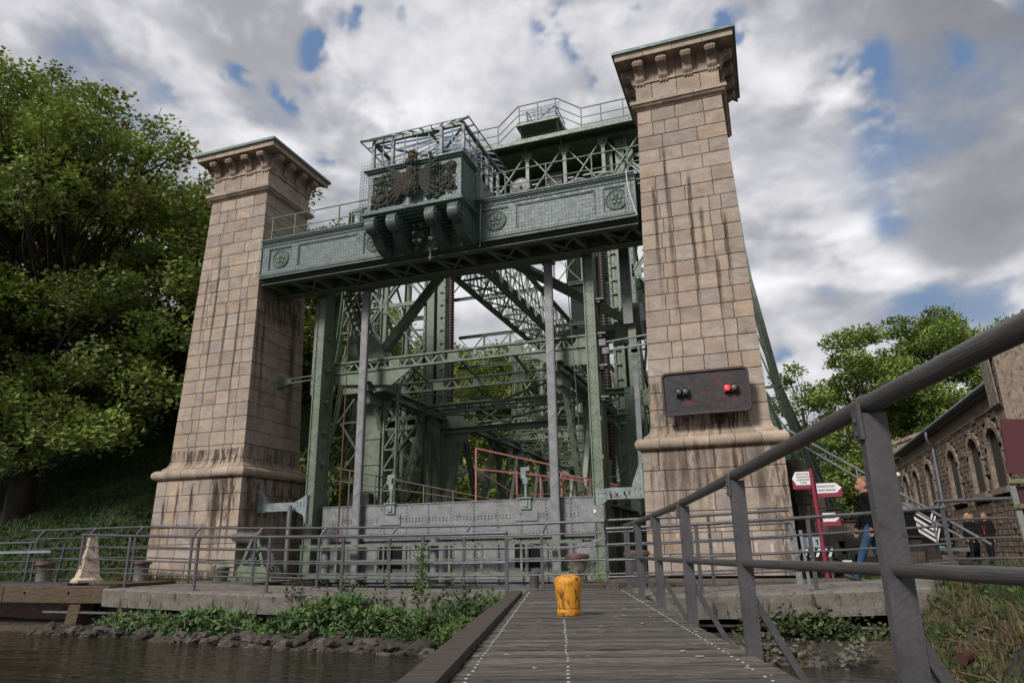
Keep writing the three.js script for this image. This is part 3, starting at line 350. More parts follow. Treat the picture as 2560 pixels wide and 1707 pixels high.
// ---------------------------------------------------------------- riveted gate, trough and steel frames
{
  const g = thing('lift_gate', 'grey riveted steel gate wall closing the trough between the two green columns', 'gate', [-9.2, 0, -20.1]);
  const W = 4.55, pl = 12, pw = 2 * W / pl;
  for (let i = 0; i < pl; i++) { const x = -W + i * pw; obj('steel_plate', box(x + 0.003, x + pw - 0.003, 1.1, 2.1 + (i === 0 ? -0.02 : 0), -0.06 - (i % 2) * 0.006, -0.02 - (i % 2) * 0.006), M.gate, g); obj('steel_plate', box(x + 0.003, x + pw - 0.003, -0.2, 1.03, -0.16 - (i % 2) * 0.006, -0.1 - (i % 2) * 0.006), M.gate, g); obj('stiffener', box(x - 0.03, x + 0.03, -0.2, 1.0, -0.1, -0.05), M.greyPaint, g); }
  obj('backing', box(-W, W, -0.3, 2.07, -0.3, -0.17), M.greyPaint, g);
  obj('ledge', [box(-W, W, 1.03, 1.1, -0.16, 0.03), box(-W, W, 0.92, 1.03, -0.15, -0.05)], M.greyPaint, g); obj('top_angle', box(-W, W, 2.1, 2.13, -0.3, 0.0), M.gate, g);
  const rv = []; for (let i = 0; i <= pl; i++) { const x = -W + i * pw; for (let y = 1.15; y < 2.08; y += 0.1) rv.push([x + 0.04, y, -0.022]); for (let y = -0.1; y < 0.95; y += 0.1) rv.push([x + 0.09, y, -0.1]); }
  for (let x = -W + 0.06; x < W; x += 0.115) { rv.push([x, 1.68, -0.022], [x, 1.6, -0.022], [x, 1.14, -0.022]); } for (let x = -W + 0.04; x < W; x += 0.09) rv.push([x, 0.97, -0.05]);
  obj('rivets', rivets(rv, 0.022), M.iron, g).userData.kind = 'stuff';
  for (const x of [-2.05, 2.45]) { const h = obj('hook_bracket', [box(x - 0.16, x + 0.16, 1.83, 2.1, -0.018, 0.03), box(x - 0.07, x + 0.07, 1.9, 2.06, 0.03, 0.07), box(x - 0.2, x + 0.2, 2.131, 2.17, -0.15, 0.08)], M.paleSteel, g);
    obj('hook', [rod([x, 2.17, -0.03], [x, 2.62, -0.03], 0.045, 10), prism([[-0.08, 2.55], [0.08, 2.55], [0.08, 2.75], [0.02, 2.75], [0.02, 2.93], [0.14, 2.93], [0.14, 3.05], [-0.14, 3.05], [-0.14, 2.72], [-0.08, 2.7]], -0.08, 0.02, 0.012).translate(x, 0, 0)], M.paleSteel, h);
    obj('cover_plate', box(x - 0.36, x + 0.36, 1.5, 1.78, -0.018, 0.01), M.gate, g); obj('recess_box', [box(x - 0.4, x + 0.4, 0.2, 0.85, -0.098, -0.08)], M.black, g); obj('hydraulic_ram', [rod([x, 0.1, -0.02], [x, 0.85, -0.02], 0.06, 12)], M.greyPaint, g); }
}
{
  const t = thing('ship_trough', 'long grey steel ship trough running back behind the riveted gate', 'trough', [-9.2, 0, -20.4]);
  for (const s of [-1, 1]) { obj('side_wall', [box(s * 4.3 - 0.03, s * 4.3 + 0.03, -0.6, 1.95, -54, -0.05)], M.greyPaint, t); const ribs = []; for (let z = -0.8; z > -54; z -= 1.25) ribs.push(box(s > 0 ? 4.33 : -4.55, s > 0 ? 4.55 : -4.33, -0.6, 1.9, z - 0.05, z + 0.05)); obj('wall_rib', ribs, M.green, t).userData.kind = 'stuff'; obj('walkway_plate', [box(s * 4.3 - 0.35, s * 4.3 + 0.35, 1.951, 2.0, -54, -0.05)], M.iron, t); }
  obj('floor', box(-4.3, 4.3, -0.7, -0.601, -54, -0.05), M.greyPaint, t);
  obj('rubbing_timber', [box(-4.5, -2.4, 2.0, 2.25, -1.1, -0.75), box(-4.5, -3.5, 2.25, 2.62, -1.1, -0.8)], std({ color: lin(0.05, 0.04, 0.032), roughness: 1, map: paintTex }), t);
}
// lattice member between two points: two flanges with zigzag lacing
function latticeLeg(a, b, w, n, up, fl = 0.09, mats = [M.green, M.green], parent = null, name = 'lattice_leg') {
  const A = P3(a), B = P3(b), d = B.clone().sub(A).normalize(), sd = P3(up).clone().cross(d).normalize().multiplyScalar(w / 2);
  const c0 = A.clone().add(sd), c1 = B.clone().add(sd), e0 = A.clone().sub(sd), e1 = B.clone().sub(sd);
  const m = obj(name, [bar(c0, c1, 0.04, fl, up), bar(e0, e1, 0.04, fl, up)], mats[0], parent); obj('lacing', lacing(c0, c1, e0, e1, n, 0.05, 0.012), mats[1], m); return m;
}
function trussGirder(x, label) {
  const t = thing('trough_truss', label, 'truss', [x, 0, -20.6]);
  const NB = 12, P = 3.85; const top = 6.15, bot = 2.05;
  obj('top_beam', [ibeam([0, top, 0.2], [0, top, -NB * P], 0.34, 0.34, 0.03)], M.green, t); obj('bottom_beam', [ibeam([0, bot, 0.2], [0, bot, -NB * P], 0.3, 0.24, 0.03)], M.green, t);
  obj('top_lacing', [...lacing([-0.3, top - 0.2, 0], [-0.3, top - 0.2, -NB * P], [0.3, top - 0.2, 0], [0.3, top - 0.2, -NB * P], NB * 4, 0.05, 0.012), bar([-0.3, top - 0.2, 0], [-0.3, top - 0.2, -NB * P], 0.05), bar([0.3, top - 0.2, 0], [0.3, top - 0.2, -NB * P], 0.05)], M.green, t);
  for (let i = 0; i < NB; i++) { const z = -0.6 - i * P; latticeLeg([0, top - 0.15, z], [0, bot, z - P / 2], 0.3, 9, [1, 0, 0], 0.16, [M.green, M.green], t); latticeLeg([0, bot, z - P / 2], [0, top - 0.15, z - P], 0.3, 9, [1, 0, 0], 0.16, [M.green, M.green], t); obj('gusset_plate', [prism([[-0.5, -0.45], [0.5, -0.45], [0.7, 0.15], [-0.7, 0.15]], -0.09, 0.09).rotateY(Math.PI / 2).translate(0, top - 0.1, z)], M.green, t);
    if (i % 2 === 1) obj('hanger_post', ibeam([0.25 * Math.sign(-9.2 - x), bot, z], [0.25 * Math.sign(-9.2 - x), top, z], 0.2, 0.2, 0.02, V(0, 0, 1)), M.green, t); }
  return t;
}
trussGirder(-12.6, 'left long green truss beside the trough, with zigzag lattice legs, running away from the gate');
trussGirder(-5.75, 'right long green truss beside the trough, with zigzag lattice legs, running away from the gate');
{ for (const [x, s, l] of [[-12.9, 1, 'left dark green box column with ladder lattice just behind the gate']]) { const c = thing('frame_column', l, 'column', [x, 2, -21.6]); obj('box_column', [box(-0.3, 0.3, 0, 4.5, -0.5, 0)], M.green, c); for (const y of [0.7, 1.6, 2.5, 3.4]) obj('band', box(-0.34, 0.34, y, y + 0.1, -0.52, 0.03), M.green, c); const x0 = s * 0.45, x1 = s * 0.95; obj('ladder_chord', [box(x0 - 0.03, x0 + 0.03, 0, 4.4, -0.05, 0.05), box(x1 - 0.03, x1 + 0.03, 0, 4.4, -0.05, 0.05)], M.green, c); obj('lacing', lacing([x0, 0, 0], [x0, 4.2, 0], [x1, 0, 0], [x1, 4.2, 0], 6, 0.05, 0.03, 'N'), M.green, c); } }
// cross beams between the two trusses
const latticeBeam = (p, x0, x1, y0, y1, z, n, mat, name = 'lacing') => { obj('top_chord', [box(x0, x1, y1 - 0.06, y1, z - 0.07, z + 0.07)], mat, p); obj('bottom_chord', [box(x0, x1, y0, y0 + 0.06, z - 0.07, z + 0.07)], mat, p); obj(name, lacing([x0, y0 + 0.04, z], [x1, y0 + 0.04, z], [x0, y1 - 0.04, z], [x1, y1 - 0.04, z], n, 0.06, 0.02), mat, p); obj('plate', [0, 0.25, 0.5, 0.75, 1].map((k) => { const x = mix(x0 + 0.2, x1 - 0.2, k); return box(x - 0.2, x + 0.2, y0 + 0.055, y1 - 0.055, z - 0.025, z + 0.025); }), mat, p); };
{ const p = thing('cross_beam', 'front latticed beam across the opening, joining the two green columns above the gate', 'beam', [0, 0, 0]); p.position.set(-9.25, 6.9, -20.65);
  latticeBeam(p, -4.75, 4.5, -0.2, 0.22, 0, 17, M.green); obj('haunch_plate', [prism([[-4.75, -0.2], [-4.75, -0.55], [-2.4, -0.75], [-1.6, -0.2]], -0.04, 0.02)], M.green, p); obj('haunch_plate', [prism([[4.5, -0.2], [4.5, -0.75], [3.4, -0.7], [2.4, -0.2]], -0.04, 0.02)], M.green, p); obj('bracket_box', [box(-4.4, -2.7, -0.9, -0.5, -1.2, -0.1)], M.green, p);
  const q = thing('cross_beam', 'second latticed beam just behind and below the front one above the gate', 'beam', [-9.25, 6.4, -22.3]); latticeBeam(q, -3.2, 3.4, -0.2, 0.2, 0, 13, M.green); obj('tie', [bar([-1.9, 0.2, 0], [-1.9, 0.5, 1.6], 0.08), bar([1.9, 0.2, 0], [1.9, 0.5, 1.6], 0.08), bar([0, 0.2, 0], [0, 0.5, 1.6], 0.08), bar([-3, -0.1, -0.2], [0.2, -0.1, -3], 0.12, 0.04), bar([3, -0.1, -0.2], [-0.2, -0.1, -3], 0.12, 0.04)], M.green, q); }
{ const q0 = thing('cross_beam', 'third latticed beam between the trough trusses, counted from the gate', 'beam', [-9.2, 6.0, -24.6], 0, undefined);
  latticeBeam(q0, -3.4, 3.4, -0.18, 0.18, 0, 14, M.green); obj('plan_brace', [bar([-3.3, -0.12, 0], [3.3, -0.12, -3.7], 0.13, 0.05), bar([3.3, -0.12, 0], [-3.3, -0.12, -3.7], 0.13, 0.05)], M.green, q0);
  const nth = ['', '', '', '', 'fifth', 'sixth', 'seventh', 'eighth', 'ninth', 'tenth', 'eleventh', 'twelfth', 'thirteenth'];
  for (let i = 4; i <= 12; i++) dup(q0, 'cross_beam', [-9.2, 6.0, -24.6 - (i - 3) * 3.85], 0, nth[i] + ' latticed beam between the trough trusses, counted from the gate'); }
{ const g = thing('plate_cross_girder', 'deep green girder with riveted end plates and crossed braces over the trough', 'girder', [-9.2, 6.05, -26.6]);
  obj('top_flange', ibeam([-3.4, 0.5, 0], [4.6, 0.5, 0], 0.3, 0.22, 0.03), M.green, g); obj('bottom_flange', ibeam([-3.4, -0.55, 0], [4.6, -0.55, 0], 0.3, 0.24, 0.03), M.green, g);
  const hole = (x0, x1, hx) => { const s = new THREE.Shape([new THREE.Vector2(x0, -0.45), new THREE.Vector2(x1, -0.45), new THREE.Vector2(x1, 0.4), new THREE.Vector2(x0, 0.4)]); const h = new THREE.Path(); h.absarc(hx, 0, 0.22, 0, TAU); s.holes.push(h); return new THREE.ExtrudeGeometry(s, { depth: 0.04, bevelEnabled: false, curveSegments: 14 }); };
  obj('end_plate', [hole(-3.4, -1.85, -2.15), ], M.green, g); obj('middle_plate', [hole(0.75, 1.45, 1.1)], M.green, g); const rv = []; for (let i = 0; i < 50; i++) rv.push([-3.3 + (i % 7) * 0.14, -0.35 + Math.floor(i / 7) * 0.11, 0.04]); obj('rivets', rivets(rv, 0.018), M.green, g).userData.kind = 'stuff';
  for (const [a, b] of [[-1.85, -0.55], [-0.55, 0.75], [1.45, 2.9], [2.9, 4.4]]) obj('diagonal_brace', [bar([a, -0.42, 0], [b, 0.38, 0], 0.1, 0.05), bar([a, 0.38, 0.03], [b, -0.42, 0.03], 0.1, 0.05)], M.green, g);
  obj('portal_leg', [box(-3.75, -3.4, -4.2, 0.6, -0.12, 0.12), box(-3.4, -2.2, -1.1, -0.58, -0.06, 0.06), prism([[-3.4, -4.1], [-3.05, -4.1], [-2.6, -1.1], [-3.4, -1.1]], -0.06, 0.05)], M.green, g); obj('brace_leg', [bar([-2.35, -0.7, 0], [-3.3, -4.1, 0], 0.16, 0.1)], M.green, g); obj('portal_leg', [box(4.4, 4.75, -4.2, 0.6, -0.12, 0.12)], M.green, g); }
// sheave housings and raking struts inside the portal
{ const h = thing('sheave_housing', 'dark wheel housing on the left, below the girder, with lattice hanger and raking strut', 'housing', [-13.2, 7.2, -21.6]);
  const w = new THREE.CylinderGeometry(0.62, 0.62, 0.35, 28); w.rotateZ(Math.PI / 2); w.translate(-0.3, 0.6, 0); obj('wheel', w, M.green, h); const w2 = new THREE.TorusGeometry(0.6, 0.07, 8, 28); w2.rotateY(Math.PI / 2); w2.translate(-0.5, 0.6, 0); obj('wheel_rim', w2, M.green, h);
  obj('housing_plate', [prism([[-0.15, 0], [0.9, 0], [0.62, 0.7], [0.2, 1.15], [-0.1, 1.1]], -0.25, 0.25, 0.01)], M.green, h);
  obj('raking_strut', [bar([0.55, 0.45, 0], [3.0, 3.25, 0], 0.24, 0.26)], M.green, h);
  latticeLeg([-0.75, 2.85, 0.4], [-0.1, 1.15, 0.4], 0.42, 7, [0, 0, 1], 0.1, [M.green, M.green], h, 'lattice_hanger');
  latticeLeg([-0.75, 2.85, -0.1], [-0.1, 1.15, -0.1], 0.42, 7, [0, 0, 1], 0.1, [M.green, M.green], h, 'lattice_hanger');
  const k = thing('sheave_housing', 'dark housing on the right, behind the column, with cable topped raking strut', 'housing', [-3.9, 7.2, -21.6]);
  obj('raking_strut', [bar([-4.0, 3.35, 0], [0.2, 0.55, 0], 0.26, 0.26)], M.green, k); for (let i = 0; i < 4; i++) obj('wire_rope', pipe([[-3.9 + i * 0.03, 3.47 - i * 0.03, -0.09 + i * 0.06], [-2.8, 2.78, -0.1 + i * 0.05 + 0.03], [-1.6, 1.93, -0.06 + i * 0.05], [-0.6, 1.22, -0.09 + i * 0.06], [0.15, 0.75, -0.05 + i * 0.04]], 0.022, 5), M.rope, k);
  const w3 = new THREE.CylinderGeometry(0.62, 0.62, 0.35, 28); w3.rotateZ(Math.PI / 2); w3.translate(0.55, 0.5, -0.1); obj('wheel', w3, M.green, k); obj('housing_plate', [prism([[-0.3, -0.2], [0.5, -0.2], [0.4, 1.2], [0.1, 1.2]], -0.3, -0.1)], M.green, k); obj('ceiling_plate', [box(-2.2, 1.2, 0.4, 0.6, -1.6, -0.4)], M.green, k);
  const e = thing('eye_bar', 'grey hanging strut and eye bar beside the right tower', 'link', [-3.42, 2.4, -20.6]);
  obj('upper_strut', [box(-0.19, 0.1, 4.9, 7.7, -0.16, 0.02)], M.greyPaint, e); obj('dark_strut', [box(-0.1, 0.14, 3.9, 4.95, -0.2, -0.16), box(-0.16, 0.08, 7.7, 9.3, -0.16, 0.02)], M.green, e); const ey = new THREE.CylinderGeometry(0.17, 0.17, 0.06, 24); ey.rotateX(Math.PI / 2); ey.translate(0.09, 4.1, 0.05); obj('eye', [ey, prism([[-0.02, 4.05], [0.2, 4.05], [0.16, 3.6], [0.02, 3.6]], 0.02, 0.08)], M.greyPaint, e); const pn = new THREE.CylinderGeometry(0.06, 0.06, 0.12, 6); pn.rotateX(Math.PI / 2); pn.translate(0.09, 4.1, 0.06); obj('pin', pn, M.iron, e); obj('bar', [bar([0.09, 3.6, 0.05], [0.06, 0.1, 0.05], 0.15, 0.06)], M.greyPaint, e); const rv = []; for (const x of [-0.12, 0.03]) for (let i = 0; i < 5; i++) rv.push([x, 6.0 + i * 0.2, 0.02]); obj('rivets', rivets(rv, 0.028), M.iron, e).userData.kind = 'stuff'; }
// spindle towers
function spindleTower(s, z, label) {
  const t = thing('spindle_tower', label, 'tower', [-9.25, 0, z]); const X = (d) => s * d;
  const b2 = (a, b, ...r) => box(Math.min(X(a), X(b)), Math.max(X(a), X(b)), ...r);
  obj('main_column', [b2(3.85, 4.95, -1, 18.6, -0.5, -0.44), b2(3.85, 3.95, -1, 18.6, -0.44, 0.1), b2(4.85, 4.95, -1, 18.6, -0.44, 0.1), b2(4.12, 4.3, -1, 18.6, -0.44, 0.0), b2(4.45, 4.62, -1, 18.6, -0.44, 0.04), b2(3.85, 4.12, -1, 18.6, -0.02, 0.02), b2(4.62, 4.95, -1, 18.6, -0.02, 0.02)], M.green, t);
  const rv = []; for (let y = 2; y < 16; y += 0.3) rv.push([X(3.9), y, 0.1], [X(4.9), y, 0.1], [X(4.38), y, -0.42]); obj('rivets', rivets(rv, 0.035), M.green, t).userData.kind = 'stuff'; const lugs = []; for (let y = 2.4; y < 15; y += 0.62) lugs.push(cbox(X(4.05), y, 0.06, 0.2, 0.07, 0.08)); obj('lugs', lugs, M.green, t).userData.kind = 'stuff';
  for (const dz of [0, -2.2]) {
    obj('second_leg', ibeam([X(7.25), -1, dz], [X(6.95), 18.4, dz], 0.24, 0.3, 0.03, V(1, 0, 0)), M.green, t);
    const leg = [[11.9, -0.5], [11.2, 2.5], [10.75, 4.25], [10.1, 6.5], [9.5, 10.9], [9.38, 12.4], [9.2, 17.4]]; const out = [], inn = []; for (let i = 0; i + 1 < leg.length; i++) { const [a, y0] = leg[i], [b, y1] = leg[i + 1]; out.push(...ibeam([X(a), y0, dz], [X(b), y1, dz], 0.26, 0.2, 0.03, V(s, 0, 0))); const k0 = i === 0 ? 0.75 : 0.6, k1 = 0.6; inn.push(...ibeam([X(a - k0), y0, dz], [X(b - k1), y1, dz], 0.2, 0.14, 0.03, V(s, 0, 0))); if (i < 6) inn.push(bar([X(a), y0, dz], [X(b - k1), y1, dz], 0.1, 0.06)), inn.push(bar([X(b), y1, dz], [X(b - k1), y1, dz], 0.14, 0.08)); }
    obj('outer_leg', out, M.green, t); obj('inner_chord', inn, M.green, t);
    let y = 1.0; for (let i = 0; i < 6; i++) { const y1 = y + 2.75; obj('diagonal_brace', [bar([X(7.2), y, dz], [X(4.9), y1, dz], 0.16, 0.09), bar([X(4.9), y, dz + 0.06], [X(7.15), y1, dz + 0.06], 0.13, 0.06), bar([X(4.9), y, dz - 0.25], [X(7.15), y1, dz - 0.25], 0.06, 0.05)], M.green, t); obj('strut', [box(Math.min(X(4.9), X(7.2)), Math.max(X(4.9), X(7.2)), y1 - 0.09, y1 + 0.09, dz - 0.05, dz + 0.03), bar([X(4.9), y1 - 0.45, dz - 1], [X(7.1), y1 - 0.5, dz - 0.1], 0.07)], M.green, t); obj('gusset_plate', [cbox(X(7.1), y1, dz + 0.05, 0.5, 0.75, 0.02), cbox(X(5.05), y1, dz + 0.09, 0.4, 0.6, 0.02)], M.green, t);
      if (y > 3) obj('outer_brace', [bar([X(7.2), y, dz], [X(9.2), y1, dz], 0.13, 0.07), bar([X(9.3), y, dz + 0.07], [X(7.1), y1, dz + 0.07], 0.13, 0.07), bar([X(7.1), y1, dz], [X(9.1), y1, dz], 0.14, 0.08)], M.green, t); else obj('outer_brace', [bar([X(7.2), y, dz], [X(10.4), y1, dz], 0.14, 0.08), bar([X(10.8), y, dz + 0.08], [X(7.1), y1, dz + 0.08], 0.14, 0.08), bar([X(7.1), y1, dz], [X(10.2), y1, dz], 0.16, 0.1)], M.green, t); y = y1; }
  }
  for (const d of [4.9, 7.1]) for (let i = 0; i < 6; i++) obj('side_brace', [bar([X(d), 1 + i * 2.75, 0], [X(d), 3.75 + i * 2.75, -2.2], 0.1, 0.06), bar([X(d), 1 + i * 2.75, -2.2], [X(d), 3.75 + i * 2.75, 0], 0.1, 0.06)], M.green, t);
  const pr = []; for (let y = -1; y < 16.5; y += 0.13) pr.push([0.12, y], [0.15, y + 0.02], [0.15, y + 0.07], [0.12, y + 0.09]); obj('spindle', lathe(pr, 12).translate(X(3.55), 0, 0.1), M.spindle, t);
  return t;
}
spindleTower(-1, -28, 'left near lattice tower with red brown screw spindle, behind the trough truss');
spindleTower(1, -28, 'right near lattice tower with splayed leg showing beside the right sandstone tower');
spindleTower(-1, -53, 'left far lattice tower with screw spindle, deep inside the lift');
spindleTower(1, -53, 'right far lattice tower with screw spindle, deep inside the lift');
// upper bridge with lantern
{
  const t = thing('upper_bridge', 'high green truss bridge with crossed braces above the girder, left of the right tower', 'bridge', [-9.25, 15.85, -27.7]);
  for (const dz of [0, -2.6]) { obj('top_chord', ibeam([-5.1, 2.75, dz], [5.6, 2.75, dz], 0.3, 0.26, 0.04), M.green, t); obj('bottom_chord', ibeam([-5.1, 0.1, dz], [5.6, 0.1, dz], 0.3, 0.26, 0.04), M.green, t);
    for (let i = 0; i <= 6; i++) { const x = -5 + i * 1.795; obj('post', ibeam([x, 0.2, dz], [x, 2.65, dz], 0.16, 0.16, 0.02, V(0, 0, 1)), M.green, t); if (i < 6) obj('diagonal_brace', [bar([x, 0.2, dz + 0.03], [x + 1.795, 2.65, dz + 0.03], 0.15, 0.05), bar([x, 2.65, dz - 0.03], [x + 1.795, 0.2, dz - 0.03], 0.15, 0.05)], M.green, t); obj('gusset_plate', [prism([[x - 0.3, 2.62], [x + 0.3, 2.62], [x + 0.12, 2.2], [x - 0.12, 2.2]], dz + 0.08, dz + 0.1)], M.green, t); } }
  obj('deck', [box(-5.3, 5.8, 2.9, 2.96, -3.2, 0.75), box(-5.3, 5.8, 2.72, 2.899, 0.66, 0.75), box(-5.1, 5.6, 0.2, 0.26, -2.6, -0.05)], M.green, t); obj('edge_beam', box(-5.3, 5.8, 2.74, 2.95, 0.751, 0.78), M.green, t);
  const mach = []; reseed(55); for (let i = 0; i < 9; i++) mach.push(cbox(rr(-4, 4), rr(0.6, 1.3), rr(-2, -0.8), rr(0.4, 1.1), rr(0.6, 1.6), rr(0.4, 0.8))); mach.push(rod([-4.5, 1.2, -1.3], [5, 1.2, -1.3], 0.14, 10), rod([-4.5, 1.9, -1.8], [5, 1.9, -1.8], 0.1, 8)); obj('drive_machinery', mach, M.iron, t);
  const bay = [[-0.55, 2.95], [0.35, 3.55], [2.1, 3.55], [2.95, 2.95]]; obj('raised_bay', [prism([[-0.55, 2.96], [0.35, 3.56], [2.1, 3.56], [2.95, 2.96]], -2.6, 0.3), prism([[0.2, 3.5], [2.2, 3.5], [2.25, 3.58], [0.15, 3.58]], 0.3, 1.05), ], M.green, t); obj('bay_bracket', [bar([0.35, 3.5, 0.95], [0.35, 2.6, 0.1], 0.07), bar([2.1, 3.5, 0.95], [2.1, 2.6, 0.1], 0.07)], M.green, t);
  const edge = [[-5.3, 2.96], [-0.75, 2.96], [0.3, 3.58], [2.15, 3.58], [3.2, 2.96], [5.8, 2.96]], zz = (i) => (i > 1 && i < 4 ? 1.0 : 0.72);
  for (const [h, nm] of [[0.98, 'handrail'], [0.5, 'mid_rail'], [0.1, 'toe_rail']]) { const g = []; for (let i = 0; i + 1 < edge.length; i++) g.push(rod([edge[i][0], edge[i][1] + h, zz(i)], [edge[i + 1][0], edge[i + 1][1] + h, zz(i + 1)], h > 0.9 ? 0.03 : 0.022, 6)); obj(nm, g, M.green, t); }
  for (const [x, y, z] of [[-5.2, 2.96, 0.72], [-4, 2.96, 0.72], [-2.9, 2.96, 0.72], [-1.8, 2.96, 0.72], [-0.8, 2.96, 0.72], [0.35, 3.58, 1], [1.25, 3.58, 1], [2.1, 3.58, 1], [3.2, 2.96, 0.72], [4.1, 2.96, 0.72], [5.1, 2.96, 0.72]]) obj('rail_post', rod([x, y, z], [x, y + 0.98, z], 0.025, 6), M.green, t);
  const lx0 = 0.6, lx1 = 2.0, z0 = 0.6, z1 = -0.9, y0 = 3.58, y1 = 4.5; const fr = []; for (const x of [lx0, lx1]) for (const z of [z0, z1]) fr.push(cbox(x, (y0 + y1) / 2, z, 0.06, y1 - y0, 0.06)); for (const y of [y0 + 0.3, y0 + 0.6, y1]) fr.push(bar([lx0, y, z0], [lx1, y, z0], 0.035), bar([lx1, y, z0], [lx1, y, z1], 0.035), bar([lx0, y, z0], [lx0, y, z1], 0.035), bar([lx0, y, z1], [lx1, y, z1], 0.035)); for (let i = 1; i < 4; i++) { const x = mix(lx0, lx1, i / 4); fr.push(cbox(x, (y0 + y1) / 2, z0, 0.03, y1 - y0, 0.03), cbox(x, (y0 + y1) / 2, z1, 0.03, y1 - y0, 0.03), cbox(lx1, (y0 + y1) / 2, mix(z0, z1, i / 4), 0.03, y1 - y0, 0.03)); } fr.push(bar([lx0, y0, z0], [lx1, y1, z0], 0.04), bar([lx0, y1, z1], [lx1, y0, z1], 0.04));
  const ln = obj('lantern', fr, M.blueSteel, t); obj('glass_pane', [geo([lx0, y0, z0, lx1, y0, z0, lx1, y1, z0, lx0, y1, z0], [0, 1, 2, 0, 2, 3]), geo([lx1, y0, z0, lx1, y0, z1, lx1, y1, z1, lx1, y1, z0], [0, 1, 2, 0, 2, 3]), geo([lx0, y0, z0, lx0, y0, z1, lx0, y1, z1, lx0, y1, z0], [0, 1, 2, 0, 2, 3])], M.cyanGlass, ln); const rp = []; for (let i = 0; i < 7; i++) rp.push(bar([lx1 + 0.3 - i * 0.09, y1 - 0.1 + i * 0.04, z0 + 0.25 - i * 0.2], [lx0 - 0.3 + i * 0.09, y1 - 0.1 + i * 0.04, z0 + 0.25 - i * 0.2], 0.02)); obj('roof_bars', [geo([lx0 - 0.3, y1 - 0.1, z0 + 0.3, lx1 + 0.3, y1 - 0.1, z0 + 0.3, lx1 - 0.2, y1 + 0.25, -0.5, lx0 + 0.2, y1 + 0.25, -0.5], [0, 1, 2, 0, 2, 3]), geo([lx1 + 0.3, y1 - 0.1, z0 + 0.3, lx1 + 0.3, y1 - 0.1, z1 - 0.3, lx1 - 0.2, y1 + 0.25, -0.5], [0, 1, 2])], M.cyanGlass, ln); obj('glazing_bars', rp, M.blueSteel, ln);
}
// long footbridge hanging through the lift
{
  const t = thing('long_footbridge', 'dark latticed footbridge running away under the girder into the lift', 'bridge', [-9.04, 10, -19.6]);
  const N = 18, P = 2.1; for (const [x, y, nm] of [[-0.61, 0, 'bottom_chord'], [0.61, 0, 'bottom_chord'], [-0.61, 1.7, 'top_chord'], [0.61, 1.7, 'top_chord']]) obj(nm, ibeam([x, y, 0], [x, y, -N * P], 0.16, 0.16, 0.02), M.green, t);
  for (let i = 0; i < N; i++) { const z = -i * P, z1 = z - P, zm = z - P / 2; const lg = []; for (const x of [-0.61, 0.61]) { lg.push(bar([x, 0, z], [x, 1.7, zm], 0.07, 0.04, V(1, 0, 0)), bar([x, 1.7, zm], [x, 0, z1], 0.07, 0.04, V(1, 0, 0)), bar([x, 0, zm], [x, 1.7, zm], 0.06), bar([x, 0, z], [x, 1.7, z], 0.06), bar([x, 0.85, z], [x, 0.85, z1], 0.035)); lg.push(bar([x, 1.7, z], [x, 0, zm], 0.03), bar([x, 0, zm], [x, 1.7, z1], 0.03)); } obj('side_lattice', lg, M.green, t); obj('cross_brace', [bar([-0.61, 0, z], [0.61, 0, z], 0.07), bar([-0.61, 0, z], [0.61, 0, z1], 0.05), bar([0.61, 0, z], [-0.61, 0, z1], 0.05), bar([-0.61, 0, zm], [0.61, 0, zm], 0.05), bar([-0.61, 1.7, z], [0.61, 1.7, z], 0.05)], M.green, t); }
  const q = thing('cross_truss', 'slim crossed truss high between the near lattice towers, below the upper bridge', 'truss', [-9.25, 11.95, -28.3]); obj('bottom_chord', ibeam([-3.9, 0, 0], [3.9, 0, 0], 0.14, 0.12, 0.02), M.green, q); obj('top_chord', ibeam([-3.9, 1.5, 0], [3.9, 1.5, 0], 0.14, 0.12, 0.02), M.green, q); for (let i = 0; i < 6; i++) { const x = -3.9 + i * 1.3; obj('diagonal_brace', [bar([x, 0, 0.02], [x + 1.3, 1.5, 0.02], 0.06, 0.03), bar([x, 1.5, -0.02], [x + 1.3, 0, -0.02], 0.06, 0.03)], M.green, q); obj('post', cbox(x + 1.3, 0.75, 0, 0.08, 1.5, 0.08), M.green, q); }
  dup(q, 'cross_truss', [-9.25, 9.0, -29.6], 0, 'slim crossed truss between the near lattice towers, lower of the two'); dup(q, 'cross_truss', [-9.25, 11.9, -53.2], 0, 'slim crossed truss between the far lattice towers');
  const cb = thing('machine_cabin', 'pale green corrugated cabin seen under the girder beside the right column', 'cabin', [-8.2, 13.2, -34]); obj('plate_base', [box(-0.5, 3.4, -1.9, 0.85, -2, -0.05)], M.greenLight, cb); for (let i = 0; i < 26; i++) { const x = -0.6 + i * 0.125; obj('corrugated_strip', box(x, x + 0.065, 0.9, 3.2, -0.02, 0.05), M.greenLight, cb); } obj('cabin_wall', box(-0.6, 2.7, 0.9, 3.2, -2, -0.021), M.greenLight, cb); obj('window_band', box(1.0, 2.6, 0.75, 0.88, -0.049, 0.0), M.white, cb);
}
